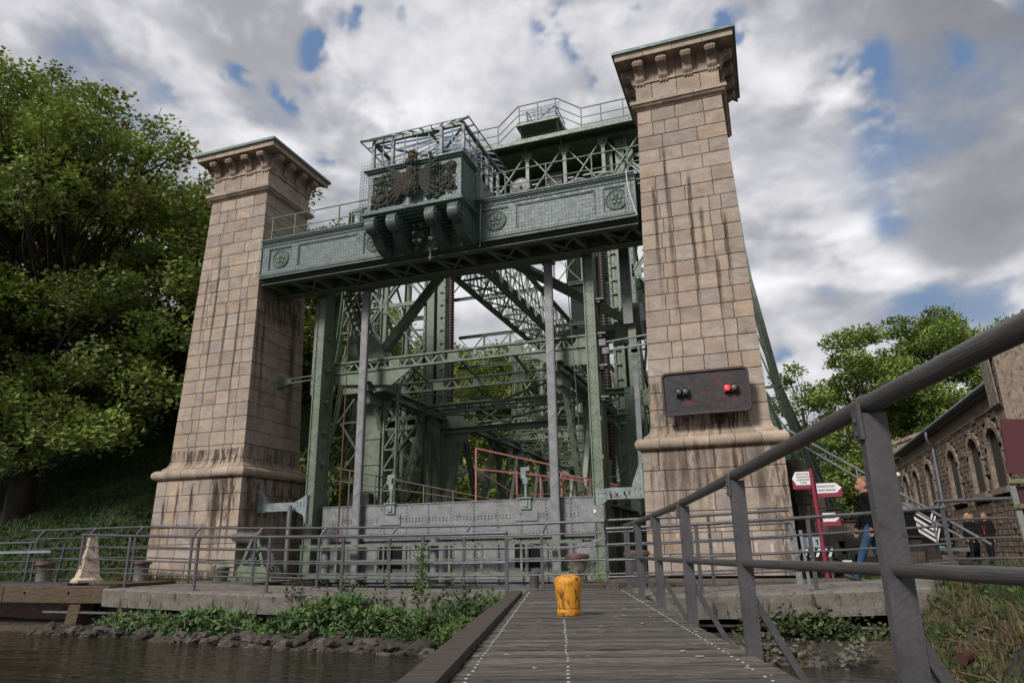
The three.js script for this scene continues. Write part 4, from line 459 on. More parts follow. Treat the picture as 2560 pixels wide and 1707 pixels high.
// ties and arms to the towers
{ const a = thing('wall_arm', 'pale steel arm bolted between left tower base and the roller column', 'bracket', [-14.5, 2.1, -18.95]);
  obj('beam', [box(-0.65, 0.6, -0.13, 0.13, -0.12, 0.0)], M.paleSteel, a); obj('wall_plate', [prism([[-1.05, -0.16], [-0.6, -0.16], [-0.6, 0.16], [-0.88, 0.56], [-1.05, 0.6]], -0.16, 0.012)], M.paleSteel, a); obj('gusset_plate', [prism([[0.52, -0.12], [0.52, 0.14], [0.95, 0.34], [0.95, -0.55], [0.82, -0.26]], -0.14, 0.012)], M.paleSteel, a); const rv = []; for (const x of [-0.98, -0.85, -0.7]) rv.push([x, -0.08, 0.012], [x, 0.1, 0.012]); for (const x of [0.6, 0.72, 0.85]) rv.push([x, 0.03, 0.012], [x, 0.12, 0.012]); obj('bolts', rivets(rv, 0.025), M.greyPaint, a).userData.kind = 'stuff';
  const b = thing('wall_arm', 'blue grey arm with rust runs between right column and right tower base', 'bracket', [-3.75, 2.1, -18.95]); obj('beam', [box(-0.35, 0.4, -0.17, 0.13, -0.12, 0.0)], M.paleSteel, b); obj('gusset_plate', [prism([[-0.62, 0.16], [-0.33, 0.1], [-0.33, -0.2], [-0.5, -0.32], [-0.62, -0.6]], -0.14, 0.012)], M.paleSteel, b); obj('wall_plate', [prism([[0.38, -0.17], [0.68, -0.17], [0.68, 0.75], [0.6, 0.75], [0.38, 0.2]], -0.14, 0.012)], M.paleSteel, b); const rs = []; reseed(9); for (let i = 0; i < 14; i++) rs.push(cbox(rr(-0.25, 0.3), rr(-0.12, 0.02), 0.001, rr(0.02, 0.06), rr(0.03, 0.12), 0.004)); obj('rust_scale', rs, M.rust, b); const rb = []; for (const x of [-0.55, -0.46, -0.38]) rb.push([x, 0.0, 0.012], [x, -0.14, 0.012]); for (const x of [0.45, 0.58]) rb.push([x, -0.1, 0.012], [x, 0.08, 0.012]); obj('bolts', rivets(rb, 0.022), M.greyPaint, b).userData.kind = 'stuff';
  const c = thing('tie_rods', 'pair of green tie rods from the left tower to the roller column', 'tie', [-15.4, 6.4, -19.9]); obj('rod', [rod([0.2, 0.12, 0], [1.1, 0.16, 0], 0.022, 6)], M.green, c); obj('rod', [rod([0.2, -0.06, 0.1], [1.1, -0.02, 0.1], 0.022, 6)], M.green, c); obj('anchor', [prism([[-0.3, -0.2], [0.2, -0.1], [0.3, 0.1], [-0.3, 0.25]], -0.05, 0.1, 0.02)], M.green, c);
  const d = thing('tie_rods', 'pair of pale tie rods from the right column to the right tower', 'tie', [-4.3, 6.6, -20.0]); obj('rod', [rod([0.1, 0.0, 0], [1.6, 0.1, 0], 0.03, 6)], M.paleSteel, d); obj('rod', [rod([0.2, -0.28, 0.05], [1.6, -0.2, 0.05], 0.03, 6)], M.paleSteel, d); obj('anchor', [cbox(0.12, 0, 0.02, 0.2, 0.2, 0.1), cbox(0.22, -0.28, 0.07, 0.2, 0.18, 0.1)], M.greyPaint, d); }
// rails on the gate
{ const p = thing('pink_rail', 'pink painted safety rail standing on the gate, right half', 'railing', [-8.6, 2.13, -20.75]);
  obj('corner_post', bar([0, 0, 0], [0, 1.68, 0], 0.05), M.pink, p); obj('top_rail', [bar([0, 1.68, 0], [2.25, 1.12, -0.9], 0.05), bar([2.25, 1.12, -0.9], [2.5, 0.85, -1.0], 0.05), bar([2.5, 0.85, -1], [4.2, 0.45, -1.4], 0.045)], M.pink, p); obj('mid_rail', [bar([0, 1.03, 0], [2.5, 0.72, -0.9], 0.045), bar([2.5, 0.72, -0.9], [4.2, 0.36, -1.3], 0.04)], M.pink, p); obj('diagonal', [bar([0.05, 1.0, 0], [1.2, 0.2, -0.4], 0.035), bar([1.9, 0.8, -0.7], [3.2, 0.1, -1.2], 0.035)], M.rust, p); obj('low_rail', [bar([1.2, 0.2, -0.4], [4.1, 0.2, -0.4], 0.035), bar([1.3, 0.8, -2.2], [4, 0.8, -2.2], 0.035)], M.rust, p); for (const [x, h, z] of [[1.2, 0.95, -0.45], [1.9, 0.75, -0.7], [2.5, 0.85, -1], [3.3, 0.65, -1.15]]) obj('post', bar([x, 0, z], [x, h, z], 0.045), M.pink, p);
  const r = thing('brown_rail', 'thin rusty handrail sloping along the trough behind the gate, left half', 'railing', [-13.9, 2.1, -20.6]); obj('handrail', rod([0, 1.4, 0], [6.5, -0.05, -0.6], 0.022, 6), M.brownRail, r); obj('mid_rail', rod([0, 0.95, 0], [5.2, 0.1, -0.5], 0.02, 6), M.brownRail, r); for (const [x, h] of [[0.02, 1.4], [0.75, 1.25], [1.7, 1.05], [3.4, 0.65], [4.4, 0.45]]) obj('post', rod([x, 0, -x * 0.09], [x, h, -x * 0.09], 0.022, 6), M.greyPaint, r); }
// low green frame in front of the gate
{ const f = thing('green_frame', 'low pale green angle iron frame across the foot of the gate', 'frame', [-9.3, 0, -19.35]); obj('top_angle', [box(-4.7, 4.4, 0.84, 0.93, -0.06, 0), box(-4.7, 4.4, 0.9, 0.93, -0.2, -0.061)], M.green, f); obj('mid_angle', box(-4.7, 4.4, 0.43, 0.47, -0.05, 0), M.green, f); obj('foot_plate', box(-4.7, 4.4, -0.02, 0.1, -0.1, 0.0), M.green, f); for (const x of [-4.66, -3.4, -2.0, -0.9, 0.4, 1.4, 2.6, 3.7]) obj('upright', [box(x, x + 0.07, 0.101, 0.839, -0.055, -0.002)], M.green, f); for (const x of [-3.95, -0.2]) obj('cylinder', rod([x, -0.2, -0.35], [x, 1.2, -0.35], 0.13, 14), M.greyPaint, f); }
// far end portal
{ dup(pierL, 'stone_pier', [XL, 0, -74], 0, 'far left sandstone tower at the other end of the lift, seen through the lattice'); }
// ---------------------------------------------------------------- ground, water, walkway
const yw = (x) => -0.07 + (x < -5 ? 0.0024 : 0.0035) * (Math.max(-14, Math.min(2.5, x)) + 5) ** 2;
const SHORE = [[-90, -10.2], [-15.5, -11.0], [-12.5, -10.7], [-8, -9.95], [-4.6, -9.65], [-1, -10.1], [0.6, -10.1], [1.35, -9.5], [1.5, -7.8], [1.66, -6.0], [1.85, -4.2], [2.2, -2.2], [2.6, 0], [3.4, 8], [8, 60]];
function shoreD(x, z) { let best = 1e9, sg = 1; for (let i = 0; i + 1 < SHORE.length; i++) { const [ax, az] = SHORE[i], [bx, bz] = SHORE[i + 1], dx = bx - ax, dz = bz - az, t = clamp(((x - ax) * dx + (z - az) * dz) / (dx * dx + dz * dz)), px = x - ax - dx * t, pz = z - az - dz * t, d = px * px + pz * pz; if (d < best) { best = d; sg = (dx * (z - az) - dz * (x - ax)) < 0 ? 1 : -1; } } return Math.sqrt(best) * sg; }
const WL = -0.75;
function height(x, z) {
  const d = shoreD(x, z), n = fbm(x * 0.8, z * 0.8, 3, 3) * 0.12;
  if (d < 0) return WL + Math.max(d * 0.5, -1.6) - 0.02;
  let y = WL + Math.min(d * 0.17, 0.3) + n * 0.6 * sstep(0, 1, d);
  const rb = sstep(1.35, 2.0, x + (z + 8) * 0.04) * (1 - sstep(-10.9, -12.2, z)); y += rb * sstep(0.05, 0.75, d) * (0.5 + 0.22 * sstep(0.6, 2.5, d));
  y = mix(y, -0.11 + n * 0.25, sstep(-12.0, -13.4, z));
  const hl = sstep(-18.8, -23, x) * sstep(-60, -20, z) + sstep(-25, -29, z) * sstep(-17, -30, x); y += clamp(hl) * clamp((-16.9 - z) * 0.55, 0, 9 + n * 10) ;
  y += sstep(-78, -100, z) * 11 * sstep(30, 10, x); y += sstep(-60, -120, z) * sstep(10, 60, x) * 8;
  if (x > -13.6 && x < -4.3 && z < -14.1 && z > -76) y = -2.6;
  return y;
}
{
  const gx = [], gz = []; for (let x = -400; x < -60; x += 20) gx.push(x); for (let x = -60; x < -20; x += 1) gx.push(x); for (let x = -20; x < 6; x += 0.2) gx.push(x); for (let x = 6; x < 40; x += 1) gx.push(x); for (let x = 40; x <= 400; x += 20) gx.push(x);
  for (let z = -600; z < -110; z += 20) gz.push(z); for (let z = -110; z < -32; z += 1) gz.push(z); for (let z = -32; z < -14; z += 0.4) gz.push(z); for (let z = -14; z < 0; z += 0.16) gz.push(z); for (let z = 0; z <= 60; z += 3) gz.push(z);
  const p = [], c = [], uv = [], id = [], nx = gx.length;
  for (const z of gz) for (const x of gx) { const y = height(x, z); p.push(x, y, z); uv.push(x / 3, z / 3); const d = shoreD(x, z); const n = fbm(x * 1.1, z * 1.1, 9, 4, 0.6);
    const mud = [0.06, 0.05, 0.036], grass = [0.026 + n * 0.02, 0.045 + n * 0.025, 0.012], gravel = [0.1 + n * 0.04, 0.092 + n * 0.04, 0.078 + n * 0.03], dry = [0.13, 0.095, 0.055];
    let k = gravel; const gr = Math.max(sstep(-19, -21, x), sstep(-27, -30, z) * (x < -14 ? 1 : 0), sstep(-30, -40, z) * (x > 0 && x < 3 ? 0.7 : 0), sstep(-66, -70, z), x > 12 ? 1 : 0);
    k = k.map((q, i) => mix(q, grass[i], clamp(gr + n * 0.3))); if (z > -12.3) { k = mud.map((q, i) => mix(q, x > 0.8 ? dry[i] : mud[i], clamp(sstep(0.2, 1.2, d) + n))); } if (y < -1.2) k = [0.02, 0.018, 0.015]; c.push(...k); }
  for (let j = 0; j + 1 < gz.length; j++) for (let i = 0; i + 1 < nx; i++) { const a = j * nx + i; id.push(a, a + nx, a + 1, a + 1, a + nx, a + nx + 1); }
  const g = new THREE.BufferGeometry(); g.setAttribute('position', new THREE.Float32BufferAttribute(p, 3)); g.setAttribute('color', new THREE.Float32BufferAttribute(c, 3)); g.setAttribute('uv', new THREE.Float32BufferAttribute(uv, 2)); g.setIndex(id); g.computeVertexNormals();
  const soilTex = tex(512, 512, (u, v) => { const a = tn(u, v, 30, 3, 5, 0.65), b = tn(u, v, 90, 8, 3, 0.6); const k = 0.72 + a * 0.5 + b * 0.5; return [k, k, k]; });
  const soilBump = tex(512, 512, (u, v) => { const k = 0.5 + tn(u, v, 40, 3, 5, 0.65) * 0.8; return [k, k, k]; }, { srgb: false });
  const m = new THREE.Mesh(g, std({ color: 0xffffff, vertexColors: true, map: soilTex, bumpMap: soilBump, bumpScale: 0.03, roughness: 1 })); m.name = 'ground'; m.receiveShadow = true; m.userData.kind = 'structure'; scene.add(m);
}
{ // canal water: dark, rippled in long low waves
  const N = 170, p = [], id = [], x0 = -46, x1 = 6, z0 = -12.5, z1 = 4; for (let j = 0; j <= N; j++) for (let i = 0; i <= N; i++) { const x = mix(x0, x1, i / N), z = mix(z0, z1, j / N); p.push(x, WL + fbm(x * 0.7, z * 2.2, 1, 3) * 0.012, z); } for (let j = 0; j < N; j++) for (let i = 0; i < N; i++) { const a = j * (N + 1) + i; id.push(a, a + N + 1, a + 1, a + 1, a + N + 1, a + N + 2); }
  const g = new THREE.BufferGeometry(); g.setAttribute('position', new THREE.Float32BufferAttribute(p, 3)); const uv = []; for (let i = 0; i < p.length; i += 3) uv.push(p[i] / 3, p[i + 2] / 3); g.setAttribute('uv', new THREE.Float32BufferAttribute(uv, 2)); g.setIndex(id); g.computeVertexNormals();
  const rip = tex(512, 512, (u, v) => { const a = tn(u, v * 1.0, 9, 3, 4, 0.5), b = tn(u * 1.0, v, 26, 19, 3, 0.5); const k = 0.5 + a * 0.55 + b * 0.28; return [k, k, k]; }, { srgb: false, rep: [0.32, 2.0] });
  const m = new THREE.Mesh(g, std({ color: lin(0.014, 0.0115, 0.0055), roughness: 0.05, metalness: 0, bumpMap: rip, bumpScale: 0.06 })); m.name = 'water'; m.userData.kind = 'structure'; m.receiveShadow = true; scene.add(m);
}
const concreteTex = tex(512, 512, (u, v) => { const a = tn(u, v, 10, 4, 6, 0.6), b = tn(u, v, 70, 7, 3, 0.6), st = sstep(0.12, 0.4, tn(u, v * 0.2, 26, 15, 4, 0.6)); const k = 0.82 + a * 0.3 + b * 0.25; return [k * mix(1, 0.62, st), k * mix(1, 0.6, st), k * mix(1, 0.52, st)]; }, { rep: [0.45, 0.45] });
const concrete = std({ color: lin(0.2, 0.18, 0.155), map: concreteTex, roughness: 0.95, bumpMap: concreteTex, bumpScale: 0.006 });
const curved = (x0, x1, n, prof) => { // profile of [z, dy] extruded along x following the walkway's level
  const p = [], id = []; const m = prof.length; for (let i = 0; i <= n; i++) { const x = mix(x0, x1, i / n); for (const [z, dy] of prof) p.push(x, yw(x) + dy + (dy < -0.05 ? fbm(x * 2, z, dy * 9, 3) * 0.012 : 0), z + fbm(x * 3, dy * 4, 5, 3) * 0.012); } for (let i = 0; i < n; i++) for (let k = 0; k < m; k++) { const a = i * m + k, b = i * m + (k + 1) % m; id.push(a, b, a + m, b, b + m, a + m); } return geo(p, id); };
struct('walkway', toCreasedNormals(curved(-12.5, 7, 110, [[-11.09, 0], [-11.05, -0.03], [-11.06, -0.33], [-13.7, -0.33], [-13.72, 0]]), 0.7), concrete);
struct('walkway_beam', [box(-14.4, 4, -0.62, -0.34, -13.5, -13.0), rod([-14.2, -0.4, -11.2], [4, -0.45, -11.2], 0.03, 6)], M.iron);
struct('abutment', [box(-12.7, -11.7, -1.4, -0.36, -13.4, -11.6), box(-13.7, -13.4, -2.6, -0.14, -76, -14.0), box(-4.5, -4.25, -2.6, -0.14, -76, -14.0), box(-13.69, -4.26, -2.6, -0.3, -14.1, -13.75)], concrete);
{ // rough quay stones along the back edge of the walkway
  const stoneGrey = std({ color: lin(0.13, 0.105, 0.085), map: concreteTex, roughness: 1, bumpMap: concreteTex, bumpScale: 0.01 }); reseed(61);
  for (const [x0, x1, nm, lb] of [[-20, -13.5, 'quay_edge', 'a'], [-4.3, 3.2, 'quay_edge', 'b']]) { const q = struct(nm, box(x0, x1, -0.3, -0.14, -14.2, -13.75), stoneGrey); let x = x0; while (x < x1) { const w = rr(0.35, 0.9); const g = cbox(Math.min(x + w / 2, x1), -0.06 + rr(-0.02, 0.03), -13.98 + rr(-0.03, 0.03), w - 0.02, 0.16, rr(0.34, 0.42)); obj('stone', g, stoneGrey, q); x += w; } }
  const mtop = struct('stone_paving', [box(-20, -13.7, -0.12, -0.075, -17.9, -14.25), box(-4.25, 3, -0.12, -0.075, -17.9, -14.25)], stoneGrey);
  reseed(62); for (let i = 0; i < 46; i++) { const r = i < 23; const z = -14.5 - Math.floor((i % 23) / 6) * 0.85, x = (r ? -4.1 : -19.8) + (i % 6) * 1.18 + rr(-0.05, 0.05); obj('paving_stone', cbox(x + 0.55, -0.06 + rr(-0.008, 0.012), z - 0.4, 1.12, 0.05, 0.8), stoneGrey, mtop); }
}
struct('road', [geo([3.0, -0.09, -13.6, 12, -0.2, -13.6, 9.5, 0.0, -60, 3.5, 0.0, -60], [0, 1, 2, 0, 2, 3])], std({ color: lin(0.1, 0.098, 0.095), map: concreteTex, roughness: 0.95 }));
// ---------------------------------------------------------------- walkway railings
function frontRailing(name, label, posts, x0, x1, z, hs, bent, mat = M.deckRail, seg = 0.5, flat = true) {
  const r = thing(name, label, 'railing', [0, 0, z]); const n = Math.max(2, Math.ceil((x1 - x0) / seg));
  hs.forEach((h, k) => { const top = k === 0, pts = []; for (let i = 0; i <= n; i++) { const x = mix(x0, x1, i / n); pts.push([x + (top && bent ? 0.0 : 0), yw(x) + h, top && bent ? -0.1 : 0]); } obj(top ? 'top_rail' : 'rail', pipe(pts, top ? 0.026 : 0.016, 8, n * 2), mat, r); });
  for (const x of posts) { const y = yw(x), w = 0.03; const a = [x, y - 0.02, 0], b = [x + 0.0, y + (bent ? 1.0 : hs[0]), 0]; const g = [bar(a, b, 0.055, 0.03, V(0, 0, 1))]; if (bent) g.push(pipe([[x, y + 0.97, 0], [x + 0.02, y + 1.06, -0.03], [x + 0.1, y + hs[0], -0.1]], 0.026, 6, 8)); else g.push(ball(x, y + hs[0], 0, 0.03)); const p = obj('post', g, mat, r); obj('foot_plate', cbox(x, y + 0.006, 0, 0.2, 0.012, 0.12), mat, p); }
  return r;
}
const FH = [1.0, 0.76, 0.52, 0.27], BH = [1.21, 1.0, 0.76, 0.52, 0.27];
frontRailing('walkway_railing', 'water side railing of the walkway, left of the wooden jetty', [-13.7, -12.4, -10.64, -8.95, -7.35, -5.75, -4.2], -13.75, -4.2, -11.45, FH, false);
frontRailing('walkway_railing', 'water side railing of the walkway in front of the right tower', [-1.1, 0.5, 2.25], -2.5, 2.3, -11.45, FH, false);
frontRailing('walkway_railing', 'inner walkway railing with bent over top rail, along the pit before the gate', [-17.4, -15.7, -14.2, -12.5, -10.75, -9.1, -7.4, -5.75, -4.15], -17.8, -2.9, -13.25, BH, true);
frontRailing('walkway_railing', 'inner walkway railing crossing in front of the right tower base', [-2.9, -1.05], -2.95, 0.3, -13.25, BH, false);
frontRailing('walkway_railing', 'dark railing further right, running on towards the red board', [3.9, 5.2], 2.3, 9, -12.2, [1.12, 0.85, 0.58, 0.3], false);
{ const r = thing('end_frame', 'grey bent steel frame ending the inner railing beside the right tower', 'frame', [0.32, 0, -13.3]); obj('upright', [bar([0.02, 0, 0], [0.0, 0.85, 0], 0.1, 0.05), pipe([[0, 0.83, 0], [-0.05, 1.0, 0], [-0.22, 1.16, 0]], 0.045, 8, 10)], M.greyPaint, r); obj('upright', bar([0.16, -0.05, 0.1], [0.12, 0.9, 0.05], 0.05), M.greyPaint, r); }
{ // railing and pale rail of the jetty at far left
  const r = thing('jetty_railing', 'railing on the timber jetty at the far left edge, with leaning posts', 'railing', [0, 0.05, -12.9]);
  obj('top_rail', rod([-26, 0.98, 0], [-16.9, 0.98, 0], 0.032, 8), M.deckRail, r); for (const h of [0.78, 0.54, 0.3]) obj('rail', rod([-26, h, 0], [-16.6, h, 0], 0.018, 7), M.deckRail, r); for (const x of [-17.15, -19.3, -21.4]) obj('post', bar([x, -0.02, 0], [x + 0.03, 0.98, 0], 0.06, 0.04), M.deckRail, r); obj('post', bar([-16.75, -0.02, -0.5], [-16.6, 0.98, -0.5], 0.07, 0.05), M.deckRail, r); obj('end_rail', rod([-16.9, 0.82, -0.5], [-15.6, 0.82, -0.6], 0.028, 7), M.deckRail, r); obj('post', bar([-15.95, -0.02, -0.55], [-15.9, 0.82, -0.55], 0.06, 0.04), M.deckRail, r); for (const h of [0.56, 0.32, 0.1]) obj('rail', rod([-16.9, h, -0.5], [-15.7, h, -0.6], 0.018, 7), M.deckRail, r);
  tag(obj('pale_rail', [box(-24, -15.3, 0.77, 0.83, -12.05, -12.0), box(-24, -15.3, 0.82, 0.835, -12.1, -12.0)], M.paleSteel), 'pale metal strip rail at the far left edge, in front of the jetty railing', 'rail');  }
function chain(label, a, b, sag, n, r) { const A = P3(a), B = P3(b), g = []; const pt = (t) => { const p = A.clone().lerp(B, t); p.y -= sag * 4 * t * (1 - t); return p; }; for (let i = 0; i < n; i++) { const p = pt(i / n), q = pt((i + 1) / n); const t = new THREE.TorusGeometry(r, r * 0.28, 5, 10); t.scale(1.55, 1, 1); const d = q.clone().sub(p).normalize(); t.rotateX(i % 2 ? Math.PI / 2 : 0); t.applyQuaternion(new THREE.Quaternion().setFromUnitVectors(V(1, 0, 0), d)); const m = p.lerp(q, 0.5); t.translate(m.x, m.y, m.z); g.push(t); } tag(obj('chain', g, M.chain), label, 'chain'); }
chain('galvanised chain hanging between railing posts beside the white cone, far left', [-15.9, 0.84, -13.4], [-13.75, 0.95, -11.5], 0.26, 58, 0.022);
chain('thin chain closing the gap between walkway railing and jetty handrail', [-4.2, 0.86, -11.42], [-2.62, 0.82, -11.9], 0.17, 44, 0.018);
// left timber jetty with piles, and the white warning cone
{ const woodTex = tex(512, 512, (u, v) => { const g = fbm(u * 5, v * 90 + fbm(u * 4, v * 6, 2, 3) * 4, 1, 4, 0.6), cr = sstep(0.3, 0.5, fbm(u * 3, v * 50 + fbm(u * 6, v * 4, 8, 2) * 3, 6, 3, 0.6)), b = fbm(u * 14, v * 14, 4, 4); let k = 0.75 + g * 0.5 + b * 0.2; k = mix(k, 0.12, cr * 0.85); return [k, k * 0.95, k * 0.88]; }, { rep: [0.4, 1.2] });
  M.timber = std({ color: lin(0.15, 0.115, 0.083), map: woodTex, roughness: 1, bumpMap: woodTex, bumpScale: 0.012 }); M.timberDark = std({ color: lin(0.095, 0.084, 0.074), map: woodTex, roughness: 0.95, bumpMap: woodTex, bumpScale: 0.012 });
  const j = thing('timber_jetty', 'weathered timber jetty edge with bolt holes and piles, far left in the water', 'jetty', [-15.36, 0, -11.3]);
  const beam = (x0, x1) => { const s = new THREE.Shape([V(x0, -0.21), V(x1, -0.21), V(x1, 0.09), V(x0, 0.09)].map((p) => new THREE.Vector2(p.x, p.y))); for (const hx of [-3.6, -0.85, 0.62, 1.85, -1.9]) if (hx > x0 + 0.1 && hx < x1 - 0.1) { const h = new THREE.Path(); h.absarc(hx, -0.04, 0.042, 0, TAU); s.holes.push(h); } const g = new THREE.ExtrudeGeometry(s, { depth: 0.3, bevelEnabled: true, bevelSize: 0.012, bevelThickness: 0.012, bevelSegments: 2, curveSegments: 8 }); g.translate(0, 0, -0.15); return g; };
  obj('fender_beam', beam(-10, -0.02), M.timber, j); obj('fender_beam', beam(0.02, 2.9), M.timber, j); obj('hole_backing', box(-10, 2.8, -0.15, 0.02, -0.16, -0.15), M.black, j);
  obj('deck_edge', [box(-10, 1.6, 0.105, 0.15, -0.5, 0.02)], M.deckRail, j); for (let i = 0; i < 30; i++) obj('deck_plank', box(-9.9 + i * 0.4, -9.52 + i * 0.4, 0.04, 0.1, -2.4, -0.55), M.timber, j);
  obj('steel_beam', box(-10, 1.6, -0.62, -0.24, -0.7, -0.62), M.rust, j); obj('pile', bar([1.95, -1.2, 0.05], [2.03, -0.215, -0.02], 0.3, 0.28), M.timber, j); obj('pile', bar([-1.9, -1.3, -1.9], [-1.9, -0.2, -1.9], 0.5, 0.3), M.timber, j); obj('pile', bar([-0.9, -1.3, -1.9], [-0.9, -0.2, -1.9], 0.55, 0.3), M.timber, j); obj('pile', bar([-5.6, -1.3, 0.02], [-5.5, -0.215, 0], 0.3, 0.28), M.timber, j); obj('waler', bar([-10, -0.86, 0.55], [1.7, -0.72, 0.2], 0.16, 0.16), M.timber, j);
  const cw = std({ color: lin(0.62, 0.5, 0.38), roughness: 0.7, map: concreteTex }); const c = thing('warning_cone', 'off white four sided warning cone with slip pictograms, on the timber jetty', 'cone', [-13.55, 0.155, -11.55], -0.42);
  const fr = new THREE.CylinderGeometry(0.07 * 1.414, 0.19 * 1.414, 0.86, 4, 1); fr.rotateY(Math.PI / 4); fr.translate(0, 0.49, 0); obj('body', toCreasedNormals(fr, 0.3), cw, c); obj('foot', [box(-0.24, 0.24, 0, 0.05, -0.24, 0.24), (() => { const q = new THREE.CylinderGeometry(0.2 * 1.414, 0.235 * 1.414, 0.05, 4); q.rotateY(Math.PI / 4); return q.translate(0, 0.075, 0); })()], cw, c);
  const slope = Math.atan2(0.12, 0.86); for (const k of [0, 1]) { const pic = new THREE.Group(); const put = (name, pts, mat, d) => { const g = prism(pts, 0, 0.004); g.rotateX(-slope); const y0 = 0.0; g.translate(0, 0.06, 0.19 + 0.002 + d); g.rotateY(k ? -Math.PI / 2 : 0); return obj(name, g, mat, c); };
    put('pictogram_border', [[-0.1, 0.22], [0.1, 0.22], [0, 0.41]], M.black, 0.0); put('pictogram_field', [[-0.078, 0.233], [0.078, 0.233], [0, 0.383]], cw, 0.003); put('slipping_figure', [[-0.045, 0.245], [-0.02, 0.262], [0.0, 0.27], [0.04, 0.25], [0.045, 0.258], [0.015, 0.285], [0.03, 0.3], [0.045, 0.295], [0.043, 0.305], [0.02, 0.318], [0.0, 0.34], [-0.012, 0.335], [-0.008, 0.315], [-0.035, 0.31], [-0.035, 0.302], [-0.006, 0.298], [-0.012, 0.278], [-0.05, 0.255]], M.black, 0.006); put('slot', [[-0.012, 0.5], [0.012, 0.5], [0.014, 0.7], [-0.014, 0.7]], M.rust, 0.001); put('hole', Array.from({ length: 10 }, (_, i) => [Math.cos(i * 0.628) * 0.02, 0.765 + Math.sin(i * 0.628) * 0.014]), M.rust, 0.001); }
}
// ---------------------------------------------------------------- the wooden landing stage
{
  const ang = 16.1 * Math.PI / 180; const d = thing('landing_stage', 'dark weathered plank landing stage leading from the camera to the walkway', 'jetty', [0, -0.02, 0], ang); // local -z runs along the stage, local x across
  const wt = [0, 1, 2].map((s) => tex(512, 128, (u, v) => { const g = fbm(u * 7 + s * 9, v * 30 + fbm(u * 6, v * 5, s, 3) * 3, s * 4, 5, 0.62), cr = sstep(0.22, 0.4, fbm(u * 5, v * 22 + s * 7, 6 + s, 4, 0.6)), li = sstep(0.36, 0.46, fbm(u * 12, v * 10, 20 + s, 4, 0.65)), mo = sstep(0.38, 0.5, fbm(u * 16, v * 7, 33 + s, 4, 0.6)); let k = 0.62 + g * 0.75; k = mix(k, 0.18, cr * 0.7); const c = [k, k * 0.985, k * 0.95]; return [mix(mix(c[0], 1.0, li * 0.8), 0.62, mo * 0.6), mix(mix(c[1], 0.97, li * 0.8), 0.42, mo * 0.6), mix(mix(c[2], 0.88, li * 0.8), 0.2, mo * 0.6)]; }));
  M.studWhite = std({ color: lin(0.3, 0.3, 0.29), roughness: 0.7 }); const mats = wt.flatMap((t) => [0.75, 1, 1.35].map((k) => std({ color: lin(0.21 * k, 0.192 * k, 0.174 * k), map: t, roughness: 0.9, bumpMap: t, bumpScale: 0.01 })));
  reseed(71); for (let i = 0; i < 104; i++) { const z = -1.2 - i * 0.1135, w = 0.104; const g = cbox(0.3 + rr(-0.006, 0.006), -0.025 + rr(-0.004, 0.004), z, 1.76, 0.05, w); boxUV(g); const uv = g.attributes.uv, ou = rnd(), ov = rnd(); for (let k = 0; k < uv.count; k++) uv.setXY(k, uv.getX(k) / 1.9 + ou, uv.getY(k) / 0.5 + ov); obj('plank', g, mats[Math.floor(rnd() * 9)], d, true); }
  obj('edge_beam', [box(-0.79, -0.6, -0.12, 0.05, -8.35, -1.0)], M.timberDark, d); obj('edge_beam', [box(-0.785, -0.6, -0.12, 0.045, -12.0, -8.38)], M.timberDark, d);
  obj('bearer', [box(-0.6, -0.4, -0.32, -0.055, -12.6, -1), box(0.9, 1.12, -0.32, -0.055, -12.6, -1), box(0.2, 0.4, -0.32, -0.055, -12.6, -1)], M.timberDark, d); for (const z of [-3.5, -7.2, -10.4]) for (const x of [-0.7, 1.0]) obj('pile', rod([x, -2, z], [x, -0.32, z], 0.13, 12), M.timberDark, d);
  const sg = new THREE.SphereGeometry(0.0115, 8, 4, 0, TAU, 0, Math.PI / 2); sg.scale(1, 0.45, 1); for (const [x, z0, n] of [[-0.5, -1.6, 90], [0.035, -1.6, 48], [1.04, -1.6, 92]]) for (let i = 0; i < n; i++) { if (rnd() < 0.04) continue; const m = new THREE.Mesh(sg, M.studWhite); m.name = 'stud'; m.position.set(x + rr(-0.006, 0.006), 0.001, z0 - i * 0.121); d.add(m); }
  // yellow mooring bollard
  const yt = tex(512, 512, (u, v) => { const a = fbm(u * 14, v * 7, 3, 5, 0.65), b = fbm(u * 30, v * 5, 8, 4, 0.6), top = sstep(0.55, 0.8, v); const dirt = clamp(sstep(-0.02, 0.36, a * 0.8 + b * 0.3 + top * 0.12 - sstep(0.75, 1, v) * 0.05)); return [mix(0.99, 0.42, dirt * 0.85), mix(0.97, 0.36, dirt * 0.85), mix(0.9, 0.26, dirt * 0.85)]; });
  const ym = std({ color: lin(0.56, 0.25, 0.018), map: yt, roughness: 0.62, bumpMap: yt, bumpScale: 0.002 });
  const b = thing('mooring_bollard', 'worn yellow mooring bollard standing on the plank landing stage', 'bollard', [-2.04, -0.018, -7.39]);
  obj('body', lathe([[0.001, 0.405], [0.05, 0.402], [0.1, 0.39], [0.128, 0.372], [0.139, 0.345], [0.139, 0.32], [0.134, 0.26], [0.124, 0.16], [0.117, 0.09], [0.118, 0.078], [0.112, 0.074]], 40), ym, b, true); obj('foot_ring', lathe([[0.112, 0.074], [0.119, 0.072], [0.121, 0.06], [0.121, 0.012], [0.1, 0.012]], 40), ym, b, true); const pl = lathe([[0.0, 0.008], [0.24, 0.008], [0.245, 0.001]], 40); pl.translate(0.02, 0, 0.0); obj('base_plate', pl, M.iron, b);
  // fallen leaves on the planks
  reseed(88); const lt = std({ color: lin(0.28, 0.11, 0.03), roughness: 0.9, side: THREE.DoubleSide }), lp = std({ color: lin(0.4, 0.33, 0.2), roughness: 0.9, side: THREE.DoubleSide });
